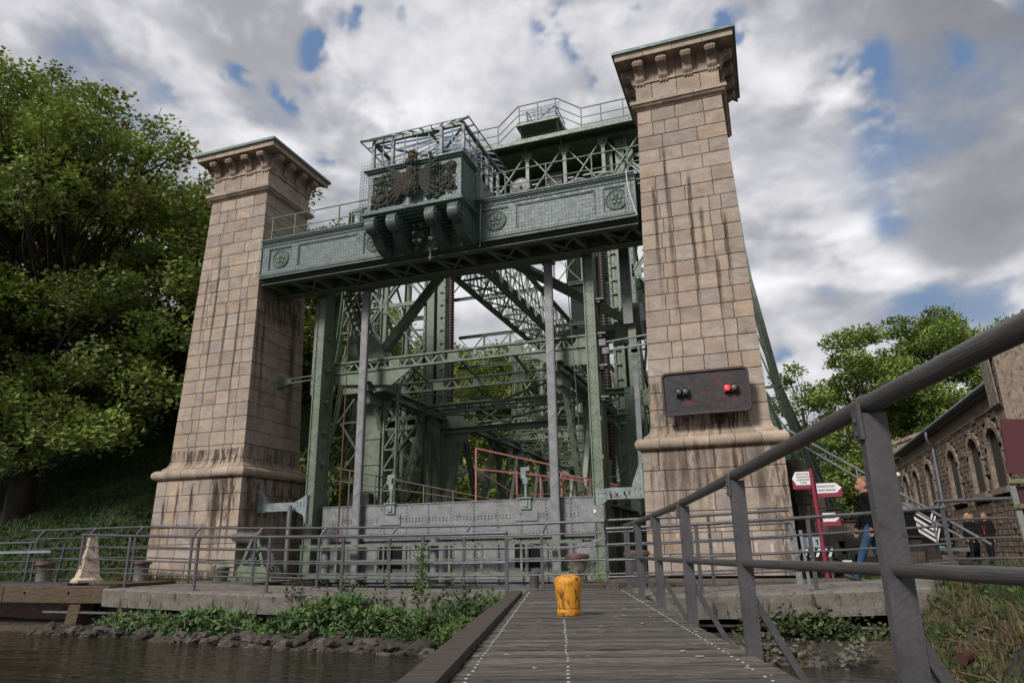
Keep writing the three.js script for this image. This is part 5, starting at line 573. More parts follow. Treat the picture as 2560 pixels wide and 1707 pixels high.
  const lf = []; for (let i = 0; i < 46; i++) { const t = rr(2.2, 10), n = rr(-0.6, 1.1), x = n * Math.cos(ang) - t * Math.sin(ang), z = -n * Math.sin(ang) - t * Math.cos(ang), s = rr(0.008, 0.022); const g = ball(0, 0, 0, s, rr(1, 2.2), 0.12, rr(0.5, 1), 6, 3); g.rotateY(rr(0, 6)); g.translate(x, -0.012, z); lf.push(g); }
  tag(obj('leaf_litter', lf, lp), 'scattered pale bits of leaf and bark on the planks', 'litter', null, 'stuff');
  // big steel handrail on the right
  const r = thing('jetty_handrail', 'heavy dark steel handrail with flat posts along the right edge of the landing stage', 'railing', [0, -0.02, 0], ang);
  const top = (t) => 1.045 + 0.11 * sstep(9, 1.5, t) ** 1.3; const P = [2.72, 4.86, 6.95, 8.98, 11.05, 12.9]; const rt = []; for (let t = 0.7; t <= 13.0; t += 0.4) rt.push([1.2, top(t) + 0.005, -t]); const railTex = tex(256, 256, (u, v) => { const m = sstep(0.2, 0.45, tn(u, v, 10, 3, 5, 0.65)), k = 0.85 + tn(u, v, 30, 9, 3) * 0.4; return [mix(k, 0.62, m * 0.6), mix(k, 0.66, m * 0.6), mix(k, 0.2, m * 0.7)]; }, { rep: [3, 1.2] });
  M.handrail = std({ color: lin(0.078, 0.073, 0.073), map: railTex, roughness: 0.38, bumpMap: bumpFine, bumpScale: 0.002 }); M.flatPost = std({ color: lin(0.088, 0.084, 0.088), map: paintTex, roughness: 0.55, bumpMap: bumpFine, bumpScale: 0.003 });
  obj('top_rail', pipe(rt, 0.036, 18, 60), M.handrail, r, true); const lo = []; for (let t = 0.7; t <= 12.95; t += 0.6) lo.push([1.2, 0.53 + 0.02 * sstep(8, 2, t), -t]); obj('lower_rail', pipe(lo, 0.024, 14, 50), M.handrail, r, true);
  for (const t of P) { const y = top(t); const p = obj('post', [box(1.155, 1.25, -0.45, y - 0.03, -t - 0.022, -t + 0.022)], M.flatPost, r); const sd = new THREE.TorusGeometry(0.041, 0.008, 6, 14, Math.PI); sd.rotateY(0); const sdl = sd.clone().translate(1.2, y, -t - 0.02); obj('saddle', [sdl, box(1.141, 1.154, y - 0.13, y + 0.005, -t - 0.03, -t + 0.03)], M.flatPost, p); obj('bolts', rivets([[1.14, y - 0.06, -t], [1.14, y - 0.11, -t]], 0.011, 'x', -1), M.flatPost, p);
    obj('strut', [bar([1.215, 0.36, -t], [1.62, -0.4, -t], 0.03, 0.045)], M.flatPost, p); obj('strut_foot', cbox(1.62, -0.4, -t, 0.14, 0.05, 0.09), M.iron, p); }
  obj('outrigger', P.map((t) => box(1.1, 1.7, -0.5, -0.425, -t - 0.04, -t + 0.04)), M.iron, r);
}
// signal board on the right tower
{ const s = thing('signal_board', 'black rust stained signal board with two pairs of round lamps on the right tower', 'signal', [-1.2, 4.4, -17.95]);
  const RR = (w, h, r) => { const q = new THREE.Shape(); q.moveTo(-w + r, -h); q.lineTo(w - r, -h); q.absarc(w - r, -h + r, r, -Math.PI / 2, 0); q.lineTo(w, h - r); q.absarc(w - r, h - r, r, 0, Math.PI / 2); q.lineTo(-w + r, h); q.absarc(-w + r, h - r, r, Math.PI / 2, Math.PI); q.lineTo(-w, -h + r); q.absarc(-w + r, -h + r, r, Math.PI, Math.PI * 1.5); return q; };
  const bt = tex(512, 256, (u, v) => { const r = sstep(0.04, 0.34, tn(u, v, 5, 3, 5, 0.6)), k = tn(u, v, 9, 12, 4, 0.6), run = tn(u, v * 0.2, 30, 5, 3); return [0.38 + k * 0.5 + r * 0.45 + run * 0.12, 0.37 + k * 0.5 - r * 0.16 + run * 0.12, 0.39 + k * 0.5 - r * 0.2 + run * 0.12]; }, { rep: [0.46, 0.9] });
  const bm = std({ color: lin(0.1, 0.092, 0.095), map: bt, roughness: 0.62 }); obj('board', new THREE.ExtrudeGeometry(RR(1.04, 0.535, 0.1), { depth: 0.05, bevelEnabled: false, curveSegments: 6 }), bm, s);
  const rim = RR(1.06, 0.555, 0.12); const ih = RR(1.02, 0.515, 0.09); rim.holes.push(new THREE.Path(ih.getPoints(8))); obj('rim', new THREE.ExtrudeGeometry(rim, { depth: 0.09, bevelEnabled: true, bevelSize: 0.008, bevelThickness: 0.01, curveSegments: 6 }).translate(0, 0, -0.01), paint(0.035, 0.02, 0.02), s); obj('top_edge', [box(-0.9, 0.95, 0.562, 0.57, 0, 0.08), box(1.067, 1.073, -0.1, 0.42, 0, 0.08)], std({ color: lin(0.28, 0.03, 0.02), roughness: 0.7, map: paintTex }), s);
  const glassOff = std({ color: lin(0.06, 0.065, 0.065), roughness: 0.45 }), glassGreen = std({ color: lin(0.05, 0.085, 0.08), roughness: 0.45 });
  for (const [x, a] of [[-0.56, 0], [0.62, 1]]) { const h = obj('lamp_housing', [cbox(x, 0.02, 0.1, 0.34, 0.17, 0.08), ...[-0.085, 0.085].map((d) => { const c = new THREE.CylinderGeometry(0.085, 0.085, 0.1, 18, 1, true); c.rotateX(Math.PI / 2); return c.translate(x + d, 0.03, 0.16); })], M.iron, s); const lens = (d, m, nm) => { const c = new THREE.SphereGeometry(0.074, 18, 8, 0, TAU, 0, Math.PI / 2); c.rotateX(Math.PI / 2); c.scale(1, 1, 0.35); c.translate(x + d, 0.03, 0.17); return obj(nm, c, m, h); };
    if (a) { lens(-0.085, std({ color: lin(0.3, 0.01, 0.01), emissive: lin(1, 0.05, 0.06), emissiveIntensity: 1.0, roughness: 0.3 }), 'red_lamp'); const L = new THREE.PointLight(lin(1, 0.06, 0.05), 0.25, 6); L.position.set(x - 0.085, 0.03, 0.3); L.castShadow = true; L.shadow.radius = 3; s.add(L); L.name = 'lamp_light'; lens(0.085, glassGreen, 'lens'); } else { lens(-0.085, glassOff, 'lens'); lens(0.085, glassGreen, 'lens'); } }
  obj('bracket', [bar([-0.55, -0.4, -0.02], [-0.55, -0.62, -0.4], 0.06), bar([0.55, -0.4, -0.02], [0.55, -0.62, -0.4], 0.06), cbox(-0.55, 0.2, -0.2, 0.08, 0.08, 0.42), cbox(0.55, 0.2, -0.2, 0.08, 0.08, 0.42)], M.iron, s); }
{ const c = thing('switch_box', 'grey control box with white screws on the railing below the right tower', 'box', [-3.1, 1.2, -13.15]); obj('housing', [cbox(0, 0.08, 0, 0.42, 0.3, 0.1)], M.greyPost, c); obj('screws', rivets([[-0.18, 0.2, 0.05], [0.18, 0.2, 0.05], [0.18, -0.04, 0.05], [-0.18, -0.04, 0.05]], 0.012), M.white, c); obj('knob', cbox(0.05, 0.12, 0.06, 0.05, 0.06, 0.02), M.white, c); obj('conduit', pipe([[0.15, -0.07, 0], [0.17, -0.35, 0], [-0.05, -0.42, 0]], 0.02, 6), M.greyPaint, c); }
// cast iron bollards on the quay
{ const prof = [[0.001, 0.62], [0.15, 0.62], [0.24, 0.6], [0.255, 0.55], [0.24, 0.52], [0.2, 0.49], [0.19, 0.3], [0.2, 0.06], [0.24, 0.03], [0.25, -0.12]]; const b = thing('quay_bollard', 'rusty capped cast iron quay bollard just behind the yellow bollard', 'bollard', [-4.0, -0.05, -15.3], 0, 'cast iron quay bollards'); obj('body', lathe(prof, 28), paint(0.13, 0.115, 0.1), b); obj('cap_ring', lathe([[0.256, 0.52], [0.262, 0.55], [0.25, 0.6]], 28), M.rust, b);
  dup(b, 'quay_bollard', [-2.6, 0.0, -14.6], 1, 'cast iron quay bollard close to the right tower foot, behind the handrail posts'); dup(b, 'quay_bollard', [-17.4, -0.05, -16.6], 2, 'cast iron quay bollard in front of the left tower base, middle of its face'); dup(b, 'quay_bollard', [-20.0, -0.05, -15.6], 2, 'cast iron quay bollard left of the left tower, near the white cone');
  const t = thing('iron_tub', 'small dark iron tub with green weeds beside the left tower base', 'tub', [-14.8, -0.07, -16.9]); obj('body', lathe([[0.001, 0.4], [0.2, 0.4], [0.24, 0.42], [0.22, 0.36], [0.19, 0.05], [0.2, 0]], 20), M.iron, t);
  const k = thing('small_bollard', 'low dark iron post beside the capped quay bollard', 'bollard', [-4.75, -0.1, -14.6]); obj('body', lathe([[0.001, 0.33], [0.12, 0.33], [0.13, 0.29], [0.1, 0.26], [0.1, 0]], 16), M.iron, k);
  const w = thing('winch', 'old green winch with motor drum and geared frame beside the left tower', 'machine', [-14.6, -0.08, -18.2]); obj('side_frame', [bar([-0.6, 0, 0.2], [-0.1, 1.2, 0.2], 0.09), bar([0.5, 0, 0.2], [0.1, 1.2, 0.2], 0.09), bar([-0.45, 0.45, 0.2], [0.4, 0.9, 0.2], 0.06)], M.green, w); obj('side_frame', [bar([-0.6, 0, -0.3], [-0.1, 1.2, -0.3], 0.09), bar([0.5, 0, -0.3], [0.1, 1.2, -0.3], 0.09)], M.green, w); obj('drum', [rod([-0.75, 1.25, 0], [0.1, 1.2, 0], 0.2, 18), rod([-0.95, 1.26, 0], [-0.75, 1.25, 0], 0.14, 14, 0.19)], M.iron, w); const gr = new THREE.TorusGeometry(0.36, 0.06, 6, 26); gr.translate(0.35, 0.55, 0.24); obj('gear', [gr, ...Array.from({ length: 26 }, (_, i) => cbox(0.35 + Math.cos(i * TAU / 26) * 0.43, 0.55 + Math.sin(i * TAU / 26) * 0.43, 0.24, 0.05, 0.05, 0.09))], M.iron, w); obj('base', [box(-0.8, 0.9, 0, 0.14, -0.5, 0.5), prism([[-0.5, 0.14], [0.75, 0.14], [0.6, 0.4], [-0.35, 0.45]], -0.2, 0.4)], M.green, w); obj('stand_pipe', rod([0.55, 0, -0.6], [0.55, 2.2, -0.6], 0.07, 12), M.greyPaint, w); }
// ---------------------------------------------------------------- foliage
function leafShape(kind, s) { // flat leaf in x,y with its stalk at the origin, bent along the midrib
  let o; if (kind === 'maple') o = [[0, 0], [0.16, 0.12], [0.42, 0.1], [0.3, 0.32], [0.5, 0.52], [0.24, 0.55], [0.18, 0.7], [0, 1], [-0.18, 0.7], [-0.24, 0.55], [-0.5, 0.52], [-0.3, 0.32], [-0.42, 0.1], [-0.16, 0.12]];
  else if (kind === 'nettle') o = [[0, 0], [0.2, 0.14], [0.3, 0.35], [0.22, 0.62], [0.1, 0.85], [0, 1.05], [-0.1, 0.85], [-0.22, 0.62], [-0.3, 0.35], [-0.2, 0.14]];
  else o = [[0, 0], [0.26, 0.2], [0.33, 0.5], [0.2, 0.8], [0, 1], [-0.2, 0.8], [-0.33, 0.5], [-0.26, 0.2]];
  const p = [0, 0.45 * s, 0.02 * s], id = []; o.forEach(([x, y]) => p.push(x * s, y * s, -Math.abs(x) * 0.22 * s - y * y * 0.12 * s)); const n = o.length; for (let i = 0; i < n; i++) id.push(0, 1 + i, 1 + (i + 1) % n); return geo(p, id); }
function sprig(kind, s, n, spread) { const g = []; for (let i = 0; i < n; i++) { const l = leafShape(kind, s * rr(0.7, 1.15)); l.rotateX(rr(-0.5, 0.9)); l.rotateZ(rr(-0.6, 0.6)); l.translate(0, spread * 0.25, 0); l.rotateX(Math.PI / 2 - 0.3 + rr(-0.3, 0.3)); l.rotateY(i / n * TAU + rr(-0.5, 0.5)); l.translate(rr(-1, 1) * spread * 0.5, rr(-0.7, 0.7) * spread * 0.5, rr(-1, 1) * spread * 0.5); g.push(l); } return join(g); }
const leafMat = (extra = {}) => new THREE.MeshPhysicalMaterial({ color: 0xffffff, roughness: 0.75, side: THREE.DoubleSide, transmission: 0.35, thickness: 0, specularIntensity: 0.5, ...extra });
const LEAF = leafMat();
const barkTex = tex(256, 512, (u, v) => { const r = fbm(Math.cos(u * TAU) * 2.5, v * 5, Math.sin(u * TAU) * 2.5, 5, 0.65), k = 0.65 + r * 0.9; return [k, k * 0.95, k * 0.88]; });
const bark = std({ color: lin(0.055, 0.045, 0.035), map: barkTex, roughness: 1, bumpMap: barkTex, bumpScale: 0.02 });
function taper(pts, r0, r1, seg = 7) { const c = new THREE.CatmullRomCurve3(pts.map(P3)), n = Math.max(4, pts.length * 3), g = new THREE.TubeGeometry(c, n, 1, seg, false), p = g.attributes.position; for (let i = 0; i <= n; i++) { const ct = c.getPointAt(i / n), r = mix(r0, r1, (i / n) ** 0.8); for (let j = 0; j <= seg; j++) { const k = i * (seg + 1) + j; p.setXYZ(k, ct.x + (p.getX(k) - ct.x) * r, ct.y + (p.getY(k) - ct.y) * r, ct.z + (p.getZ(k) - ct.z) * r); } } g.computeVertexNormals(); return g; }
const SPR = {};
function instances(name, geom, mat, list, parent, colFn) { const m = new THREE.InstancedMesh(geom, mat, list.length), M4 = new THREE.Matrix4(), q = new THREE.Quaternion(), e = new THREE.Euler(), c = new THREE.Color(); list.forEach(([x, y, z, s, rx, ry, rz], i) => { e.set(rx, ry, rz); q.setFromEuler(e); M4.compose(V(x, y, z), q, V(s, s, s)); m.setMatrixAt(i, M4); const k = colFn(i, x, y, z); c.setRGB(k[0], k[1], k[2]); m.setColorAt(i, c); }); m.castShadow = m.receiveShadow = true; m.userData.kind = 'stuff'; if (parent === scene) { m.name = numbered(name); } else m.name = name; parent.add(m); return m; }
// a tree: trunk, limbs to every leaf clump, leaves packed through flattened clumps
function tree(name, label, base, trunkTop, r, clumps, { kind = 'maple', leaf = 0.2, per = 130, col = [0.045, 0.075, 0.016], red = 0, seed = 1, group } = {}) {
  reseed(seed); const t = thing(name, label, 'tree', base, 0, group); const tt = [rr(-0.5, 0.5), trunkTop, rr(-0.5, 0.5)];
  const trunk = obj('trunk', taper([[0, -1, 0], [rr(-0.15, 0.15), trunkTop * 0.35, 0], [tt[0] * 0.6, trunkTop * 0.7, tt[2] * 0.6], tt], r, r * 0.35, 10), bark, t, true); const lim = [];
  for (const [x, y, z, R] of clumps) { const h = Math.min(trunkTop * 0.95, Math.max(trunkTop * 0.2, y * rr(0.35, 0.7))), k = h / trunkTop, s = [tt[0] * k, h, tt[2] * k]; const m = [mix(s[0], x, 0.5) + rr(-1, 1), mix(h, y, 0.62) + rr(-0.6, 0.6), mix(s[2], z, 0.5) + rr(-1, 1)]; const rb = r * mix(0.26, 0.07, clamp(h / trunkTop)) * rr(0.6, 1.0); lim.push(taper([s, m, [x, y, z]], rb, 0.03, 6)); for (let b = 0; b < 2; b++) { const e = [x + rr(-1, 1) * R, y + rr(-0.5, 0.7) * R, z + rr(-1, 1) * R]; lim.push(taper([m, [mix(m[0], e[0], 0.6), mix(m[1], e[1], 0.5), mix(m[2], e[2], 0.6)], e], rb * 0.4, 0.015, 4)); } }
  obj('limb', lim, bark, trunk, true);
  const key = kind + leaf; if (!SPR[key]) { const sd = SEED; reseed(5); SPR[key] = sprig(kind, leaf, 7, leaf * 2.1); reseed(sd); }
  const L = []; const tone = []; for (const [x, y, z, R, dens = 1] of clumps) { const n = Math.round(per * dens * R * R), ct = rr(0.75, 1.3); for (let i = 0; i < n; i++) { let a, b, c, d; do { a = rr(-1, 1); b = rr(-1, 1); c = rr(-1, 1); d = a * a + b * b + c * c; } while (d > 1 || d < rnd() * 0.55); const k = 1 + 0.45 * noise3(x + a * 2.3, y + b * 2.3, z + c * 2.3); L.push([x + a * R * 1.15 * k, y + b * R * 0.62 * k - (a * a + c * c) * R * 0.22, z + c * R * 1.15 * k, rr(0.75, 1.3), rr(-0.6, 0.6), rr(0, 6.28), rr(-0.6, 0.6)]); tone.push(ct); } }
  instances('crown', SPR[key], LEAF, L, t, (i) => { const k = tone[i] * rr(0.7, 1.35), w = rnd(); if (w < red) return [0.11 * k, 0.05 * k, 0.02 * k]; const yel = rr(-0.2, 0.3); return [col[0] * k * (1 + yel), col[1] * k * (1 + yel * 0.4), col[2] * k]; }); return t;
}
function crownOf(n, cx, cy, cz, rx, ry, rz, R0, R1) { const out = []; let g = 0; while (out.length < n && g++ < 4000) { const a = rr(-1, 1), b = rr(-1, 1), c = rr(-1, 1), d = a * a + b * b + c * c; if (d > 1 || d < 0.2) continue; const p = [cx + a * rx, cy + b * ry, cz + c * rz, rr(R0, R1)]; if (out.every((q) => (q[0] - p[0]) ** 2 + 1.6 * (q[1] - p[1]) ** 2 + (q[2] - p[2]) ** 2 > (0.72 * p[3]) ** 2)) out.push(p); } return out; }
reseed(301);
const mapleC = [[0.185, 0.245, 0.055], [0.185, 0.245, 0.055]];
tree('maple_tree', 'big maple left of the left tower, its trunk on the grass bank', [-29.5, 2.0, -21.4], 17, 0.62, [...crownOf(150, -0.9, 12.0, 0.3, 7.6, 9.9, 6.5, 0.8, 1.55), [6.6, 15.2, 1, 0.8], [7.6, 15.4, 1, 0.6], [6.2, 12.6, 1.5, 1.3], [4.5, 3.6, 2, 1.6], [6.2, 3.3, 2.2, 1.3], [2, 2.9, 2.4, 1.5], [-1, 3.5, 2.5, 1.4], [7.8, 5.0, 1.5, 1.2], [7.9, 7.4, 1, 1.3], [8.3, 9.6, 0.6, 1.2], [7.4, 11.4, 0.5, 1.3]], { col: mapleC[0], red: 0.06, seed: 311, leaf: 0.21, per: 52 });
tree('maple_tree', 'maple at the far left edge, trunk cut by the picture edge', [-33.5, 2.2, -20.8], 17, 0.5, crownOf(105, -1.5, 11.2, 0, 7, 9.6, 6.5, 0.8, 1.6), { col: mapleC[1], red: 0.06, seed: 322, leaf: 0.21, per: 48 });
tree('maple_tree', 'dark maple directly behind the left tower, between it and the big maple', [-27.2, 6, -32], 13, 0.45, crownOf(100, 0, 8.2, 0, 6.2, 9.0, 5, 0.9, 1.6), { col: [0.185, 0.245, 0.055], red: 0.05, seed: 333, leaf: 0.21, per: 50 });
tree('maple_tree', 'shaded maple high on the bank behind the big maple', [-38, 7, -31], 14, 0.45, crownOf(46, 0, 9, 0, 9, 9, 5, 1.7, 2.6), { col: [0.185, 0.245, 0.055], red: 0.05, seed: 334, leaf: 0.24, per: 34 });
// trees seen behind the lift
const bg = [['tall slender tree between left tower and roller column', -29, 8.4, -44, 9.5, [4.2, 9.8, 4.2], 34], ['light green tree right of the roller column, under the sheave housing', -26.2, 8.5, -50, 7, [4, 6.5, 4], 28], ['tree behind the left trough truss, low in the gap of the gate', -23.8, 6.5, -47, 5, [4.2, 4.8, 4], 26], ['ivy dark tree behind the left lattice legs', -20.2, 7.2, -58, 6, [4.4, 6.2, 4], 28], ['pale leafed tree beyond the lift, left half of the opening', -46, 10.5, -102, 16, [9, 12, 7], 40], ['pale leafed tree beyond the lift, middle of the opening', -38, 11, -108, 15, [8, 10.5, 7], 38], ['mid green tree beyond the lift, right half of the opening', -28.5, 11, -104, 14, [8, 10.5, 7], 38], ['bushy tree far behind the right lattice tower', -18, 10, -112, 13, [8, 9.5, 7], 34]];
bg.forEach(([l, x, y, z, th, R, n], i) => { reseed(400 + i); tree('background_tree', l, [x, y, z], th, 0.35, crownOf(n, 0, R[1] * 0.98, 0, R[0], R[1], R[2], R[0] * 0.24, R[0] * 0.4), { col: [0.24, 0.295, 0.075], seed: 410 + i, leaf: z < -90 ? 0.5 : 0.27, kind: 'oval', per: z < -90 ? 22 : 50 }); });
const rt = [['loose light crowned tree at left of the group behind the stone hall', 3.6, 2, -64, 10, [3.6, 6.8, 3.6], 26], ['broad tree behind the stone hall, second from the left', 8.4, 2.5, -68, 12, [5, 8.4, 4.5], 40], ['tallest dense tree behind the stone hall', 15.5, 3, -72, 13, [6.8, 9.4, 5], 54], ['dense tree behind the stone hall at the right edge', 24, 3, -74, 12, [7, 9, 5], 50], ['low dark tree behind the stair rails, right of the right tower', 5.2, 0, -58, 4, [4.2, 4.6, 3.6], 30], ['low dark shrub tree behind the signpost', 1.2, 0, -50, 3, [3.2, 3.6, 3], 22]];
rt.forEach(([l, x, y, z, th, R, n], i) => { reseed(500 + i); tree('hall_tree', l, [x, y, z], th, 0.32, crownOf(n, 0, R[1] * 1.02, 0, R[0], R[1], R[2], R[0] * 0.2, R[0] * 0.34), { col: [0.175, 0.24, 0.052], seed: 510 + i, leaf: 0.27, kind: 'oval', per: 58 }); });
{ reseed(540); const L = []; for (let i = 0; i < 9000; i++) { const x = rr(-52, -19), z = -33 - rr(0, 3) + (x < -36 ? 2 : 0), y = height(x, z) + Math.abs(rr(-1, 1) * rr(0, 1)) * 4.2; L.push([x, y, z, rr(0.8, 1.5), rr(-1, 1), rr(0, 6), rr(-1, 1)]); } tag(instances('hedge', SPR['oval0.27'], LEAF, L, scene, () => { const k = rr(0.5, 1.1); return [0.2 * k, 0.25 * k, 0.06 * k]; }), 'dark undergrowth along the top of the left grass bank', 'undergrowth', null, 'stuff'); }
// ---------------------------------------------------------------- bank plants, stones, grass
{
  reseed(601); const rm = [[0.085, 0.068, 0.054], [0.055, 0.046, 0.037], [0.12, 0.1, 0.085]].map((c) => std({ color: lin(...c), map: concreteTex, roughness: 1, bumpMap: concreteTex, bumpScale: 0.008 })), mossy = std({ color: lin(0.07, 0.065, 0.022), map: concreteTex, roughness: 1 });
  const rockG = [0, 1, 2, 3, 4].map((k) => { const g = new THREE.IcosahedronGeometry(0.5, 2), p = g.attributes.position; for (let i = 0; i < p.count; i++) { const x = p.getX(i), y = p.getY(i), z = p.getZ(i), n = 1 + 0.5 * noise3(x * 2.2 + k * 7, y * 2.2, z * 2.2) + 0.12 * noise3(x * 7, y * 7 + k, z * 7); const q = (a) => Math.round(a * n * 3.2) / 3.2 * 0.35 + a * n * 0.65; p.setXYZ(i, q(x), q(y) * 0.72, q(z)); } g.computeVertexNormals(); return boxUV(toCreasedNormals(g, 0.5)); });
  let c = 0; const put = (x, z, s, dy, m) => { const k = new THREE.Mesh(rockG[c % 5], m || rm[c++ % 3]); c++; k.position.set(x, height(x, z) + s * 0.18 + dy, z); k.rotation.set(rr(-0.4, 0.4), rr(0, 6), rr(-0.4, 0.4)); k.scale.set(s * rr(0.8, 1.4), s * rr(0.7, 1), s); k.castShadow = k.receiveShadow = true; k.name = numbered('bank_stone'); scene.add(k); tag(k, x < 0 ? 'rough grey riprap stone at the waterline below the walkway' : 'rough riprap stone at the waterline below the heavy handrail', 'stone', x < 0 ? 'riprap stones along the waterline below the walkway' : 'riprap stones right of the landing stage'); };
  for (let i = 0; i < 165; i++) { const x = rr(-14, -2.6), sz = (() => { for (let z = -12; z < -9; z += 0.05) if (shoreD(x, z) < 0.02) return z; return -10; })(); put(x, sz + 0.12 - Math.abs(rr(-0.25, 1) * rr(0.1, 0.9)), rr(0.1, 0.27) * (rnd() < 0.12 ? 1.4 : 1), 0); }
  for (let i = 0; i < 120; i++) { const t = rnd(), x = mix(-1.6, 1.6, t ** 0.7) + rr(-0.1, 0.2), z = mix(-10.2, -7.0, t ** 2.2) + rr(-0.35, 0.4); put(x, z, rr(0.12, 0.34), 0.05, rnd() < 0.35 ? mossy : rm[2]); }
  // climbing and hanging plants under the walkway: stems with leaf pairs
  const nettle = (() => { const g = []; reseed(6); for (let i = 0; i < 5; i++) for (const s of [0, Math.PI]) { const l = leafShape('nettle', 0.085 * (1 - i * 0.1)); l.rotateX(-0.5 + rr(-0.2, 0.2) + Math.PI / 2); l.rotateY(s + i * 1.55 + rr(-0.3, 0.3)); l.translate(0, 0.05 + i * 0.06, 0); g.push(l); } return join(g); })();
  const ivy = (() => { reseed(8); return sprig('nettle', 0.1, 6, 0.17); })(), ivyB = (() => { reseed(9); return sprig('oval', 0.085, 6, 0.16); })(), bram = (() => { reseed(10); return sprig('maple', 0.11, 5, 0.17); })();
  const patch = (label, g, n, fx, col, kind) => { const L = []; for (let i = 0; i < n; i++) L.push(fx()); tag(instances('bank_plant', g, LEAF, L, scene, () => { const k = rr(0.6, 1.5), y = rr(0, 0.5); return [col[0] * k * (1 + y), col[1] * k, col[2] * k]; }), label, 'plants', null, 'stuff'); };
  const under = (x0, x1, y0, y1, zc, th) => () => { const x = rr(x0, x1), f = Math.sin(clamp((x - x0) / (x1 - x0)) * Math.PI) ** 0.5, y = mix(y0, y0 + (y1 - y0) * f, rnd() ** 1.2), dens = 0.5 + noise3(x * 1.8, y * 3, 3); return [x, y - (dens < 0.35 ? 0.12 : 0), zc + rr(-th, th) - (y + 0.4) * 0.25, rr(0.6, 1.25), rr(-0.5, 1.1), rr(0, 6.28), rr(-0.5, 0.5)]; };
  const G1 = [0.07, 0.15, 0.045];
  patch('hanging green creeper under the left part of the walkway', ivy, 300, under(-12.4, -10.4, -0.7, -0.38, -11.0, 0.18), G1); patch('nettles and creeper tumbling under the walkway, left of the middle', ivy, 560, under(-10.4, -8.5, -0.72, -0.3, -10.75, 0.2), G1); patch('tall nettles rising over the walkway edge, middle of the bank', ivy, 1050, under(-8.3, -5.3, -0.72, -0.1, -10.75, 0.22), G1); patch('dense creeper beside the landing stage, reaching over the concrete edge', ivyB, 860, under(-5.6, -3.2, -0.74, -0.06, -10.65, 0.3), [0.04, 0.095, 0.02]); patch('bright bramble leaves low beside the landing stage', bram, 320, under(-5.0, -3.3, -0.76, -0.35, -10.1, 0.2), [0.06, 0.12, 0.025]);
  patch('single nettle stems standing up against the concrete edge', nettle, 46, () => { const x = rr(-8.2, -4.4); return [x, -0.22 + rr(0, 0.22), -10.98 + rr(-0.02, 0.05), rr(0.7, 1.2), rr(-0.2, 0.2), rr(0, 6), rr(-0.2, 0.2)]; }, [0.05, 0.085, 0.03]);
  patch('vine climbing the railing post beside the landing stage', ivyB, 42, () => { const y = rr(-0.1, 0.72); return [-5.75 + rr(-0.07, 0.07) * (1.3 - y), y, -11.4 + rr(-0.03, 0.06), rr(0.5, 0.95), rr(-0.3, 1), rr(0, 6), 0]; }, [0.09, 0.17, 0.025]);
  patch('round leaved brambles under the walkway right of the handrail', ivyB, 230, under(-0.6, 1.3, -0.55, -0.15, -11.05, 0.15), [0.07, 0.115, 0.04]); patch('pale bramble leaves on the stones right of the handrail', bram, 60, () => [rr(-0.9, 0.9), rr(-0.7, -0.5), rr(-10.3, -9.6), rr(0.6, 1), rr(-0.4, 0.6), rr(0, 6), 0], [0.11, 0.13, 0.09]);
  const onBank = (x0, x1, z0, z1, lift, s0, s1) => () => { let x, z, d; do { x = rr(x0, x1); z = rr(z0, z1); d = shoreD(x, z); } while (d < 0.08 || noise3(x * 2.1, z * 2.1, 4) < -0.15); return [x, height(x, z) + rr(0, lift), z, rr(s0, s1), rr(-0.5, 0.5), rr(0, 6.28), rr(-0.5, 0.5)]; };
  patch('green brambles scattered over the right bank', bram, 520, onBank(1.1, 3.6, -10.9, -3, 0.12, 0.6, 1.1), [0.05, 0.1, 0.02]); patch('young green shoots at the top of the right bank', ivyB, 320, onBank(1.4, 3.8, -11, -6, 0.16, 0.5, 0.9), [0.055, 0.1, 0.022]);
  // grass: blades in tufts
  const tuft = (s, n, w) => { const g = []; for (let i = 0; i < n; i++) { const a = rr(0, TAU), l = s * rr(0.5, 1.2), b = rr(0.2, 0.8) * l, r = rr(0, 0.06); const p = [-w, 0, 0, w, 0, 0, w * 0.7, l * 0.55, b * 0.3, -w * 0.7, l * 0.55, b * 0.3, 0, l * 0.92, b]; const q = geo(p, [0, 1, 2, 0, 2, 3, 3, 2, 4]); q.rotateY(a); q.translate(Math.cos(a) * r, 0, Math.sin(a) * r); g.push(q); } return join(g); };
  reseed(21); const T1 = tuft(0.2, 14, 0.004), T2 = tuft(0.14, 12, 0.012), T3 = tuft(0.42, 10, 0.006);
  const grass = (label, g, n, fx, cf) => { const L = []; for (let i = 0; i < n; i++) { const r = fx(); r[4] *= 0.4; r[6] *= 0.4; L.push(r); } tag(instances('grass', g, LEAF, L, scene, cf), label, 'grass', null, 'stuff'); };
  grass('dry and green grass on the right bank', T1, 5200, onBank(1.1, 6, -11.2, -2, 0, 0.6, 1.4), (i, x, y, z) => { const d = sstep(-0.25, 0.25, noise3(x * 1.4, z * 1.4, 8) + rr(-0.25, 0.25)), k = rr(0.6, 1.3); return [mix(0.19, 0.05, d) * k, mix(0.14, 0.09, d) * k, mix(0.075, 0.02, d) * k]; });
  grass('short dark grass of the left bank', T2, 16000, () => { const z = -17 - 16 * rnd() ** 1.3, x = rr(-52, -19.5); return [x, height(x, z), z, rr(0.8, 1.6), rr(-0.5, 0.5), rr(0, 6), 0]; }, () => { const k = rr(0.6, 1.4); return [0.06 * k, 0.1 * k, 0.02 * k]; });
  grass('long dry grass in front of the left tower foot', T3, 150, () => { const x = rnd() < 0.7 ? rr(-19.2, -17.8) : rr(-17.8, -14.5); return [x, -0.08, rr(-17.9, -17.2), rr(0.6, 1.3), rr(-0.5, 0.5), rr(0, 6), 0]; }, () => { const k = rr(0.7, 1.3); return [0.12 * k, 0.11 * k, 0.04 * k]; });
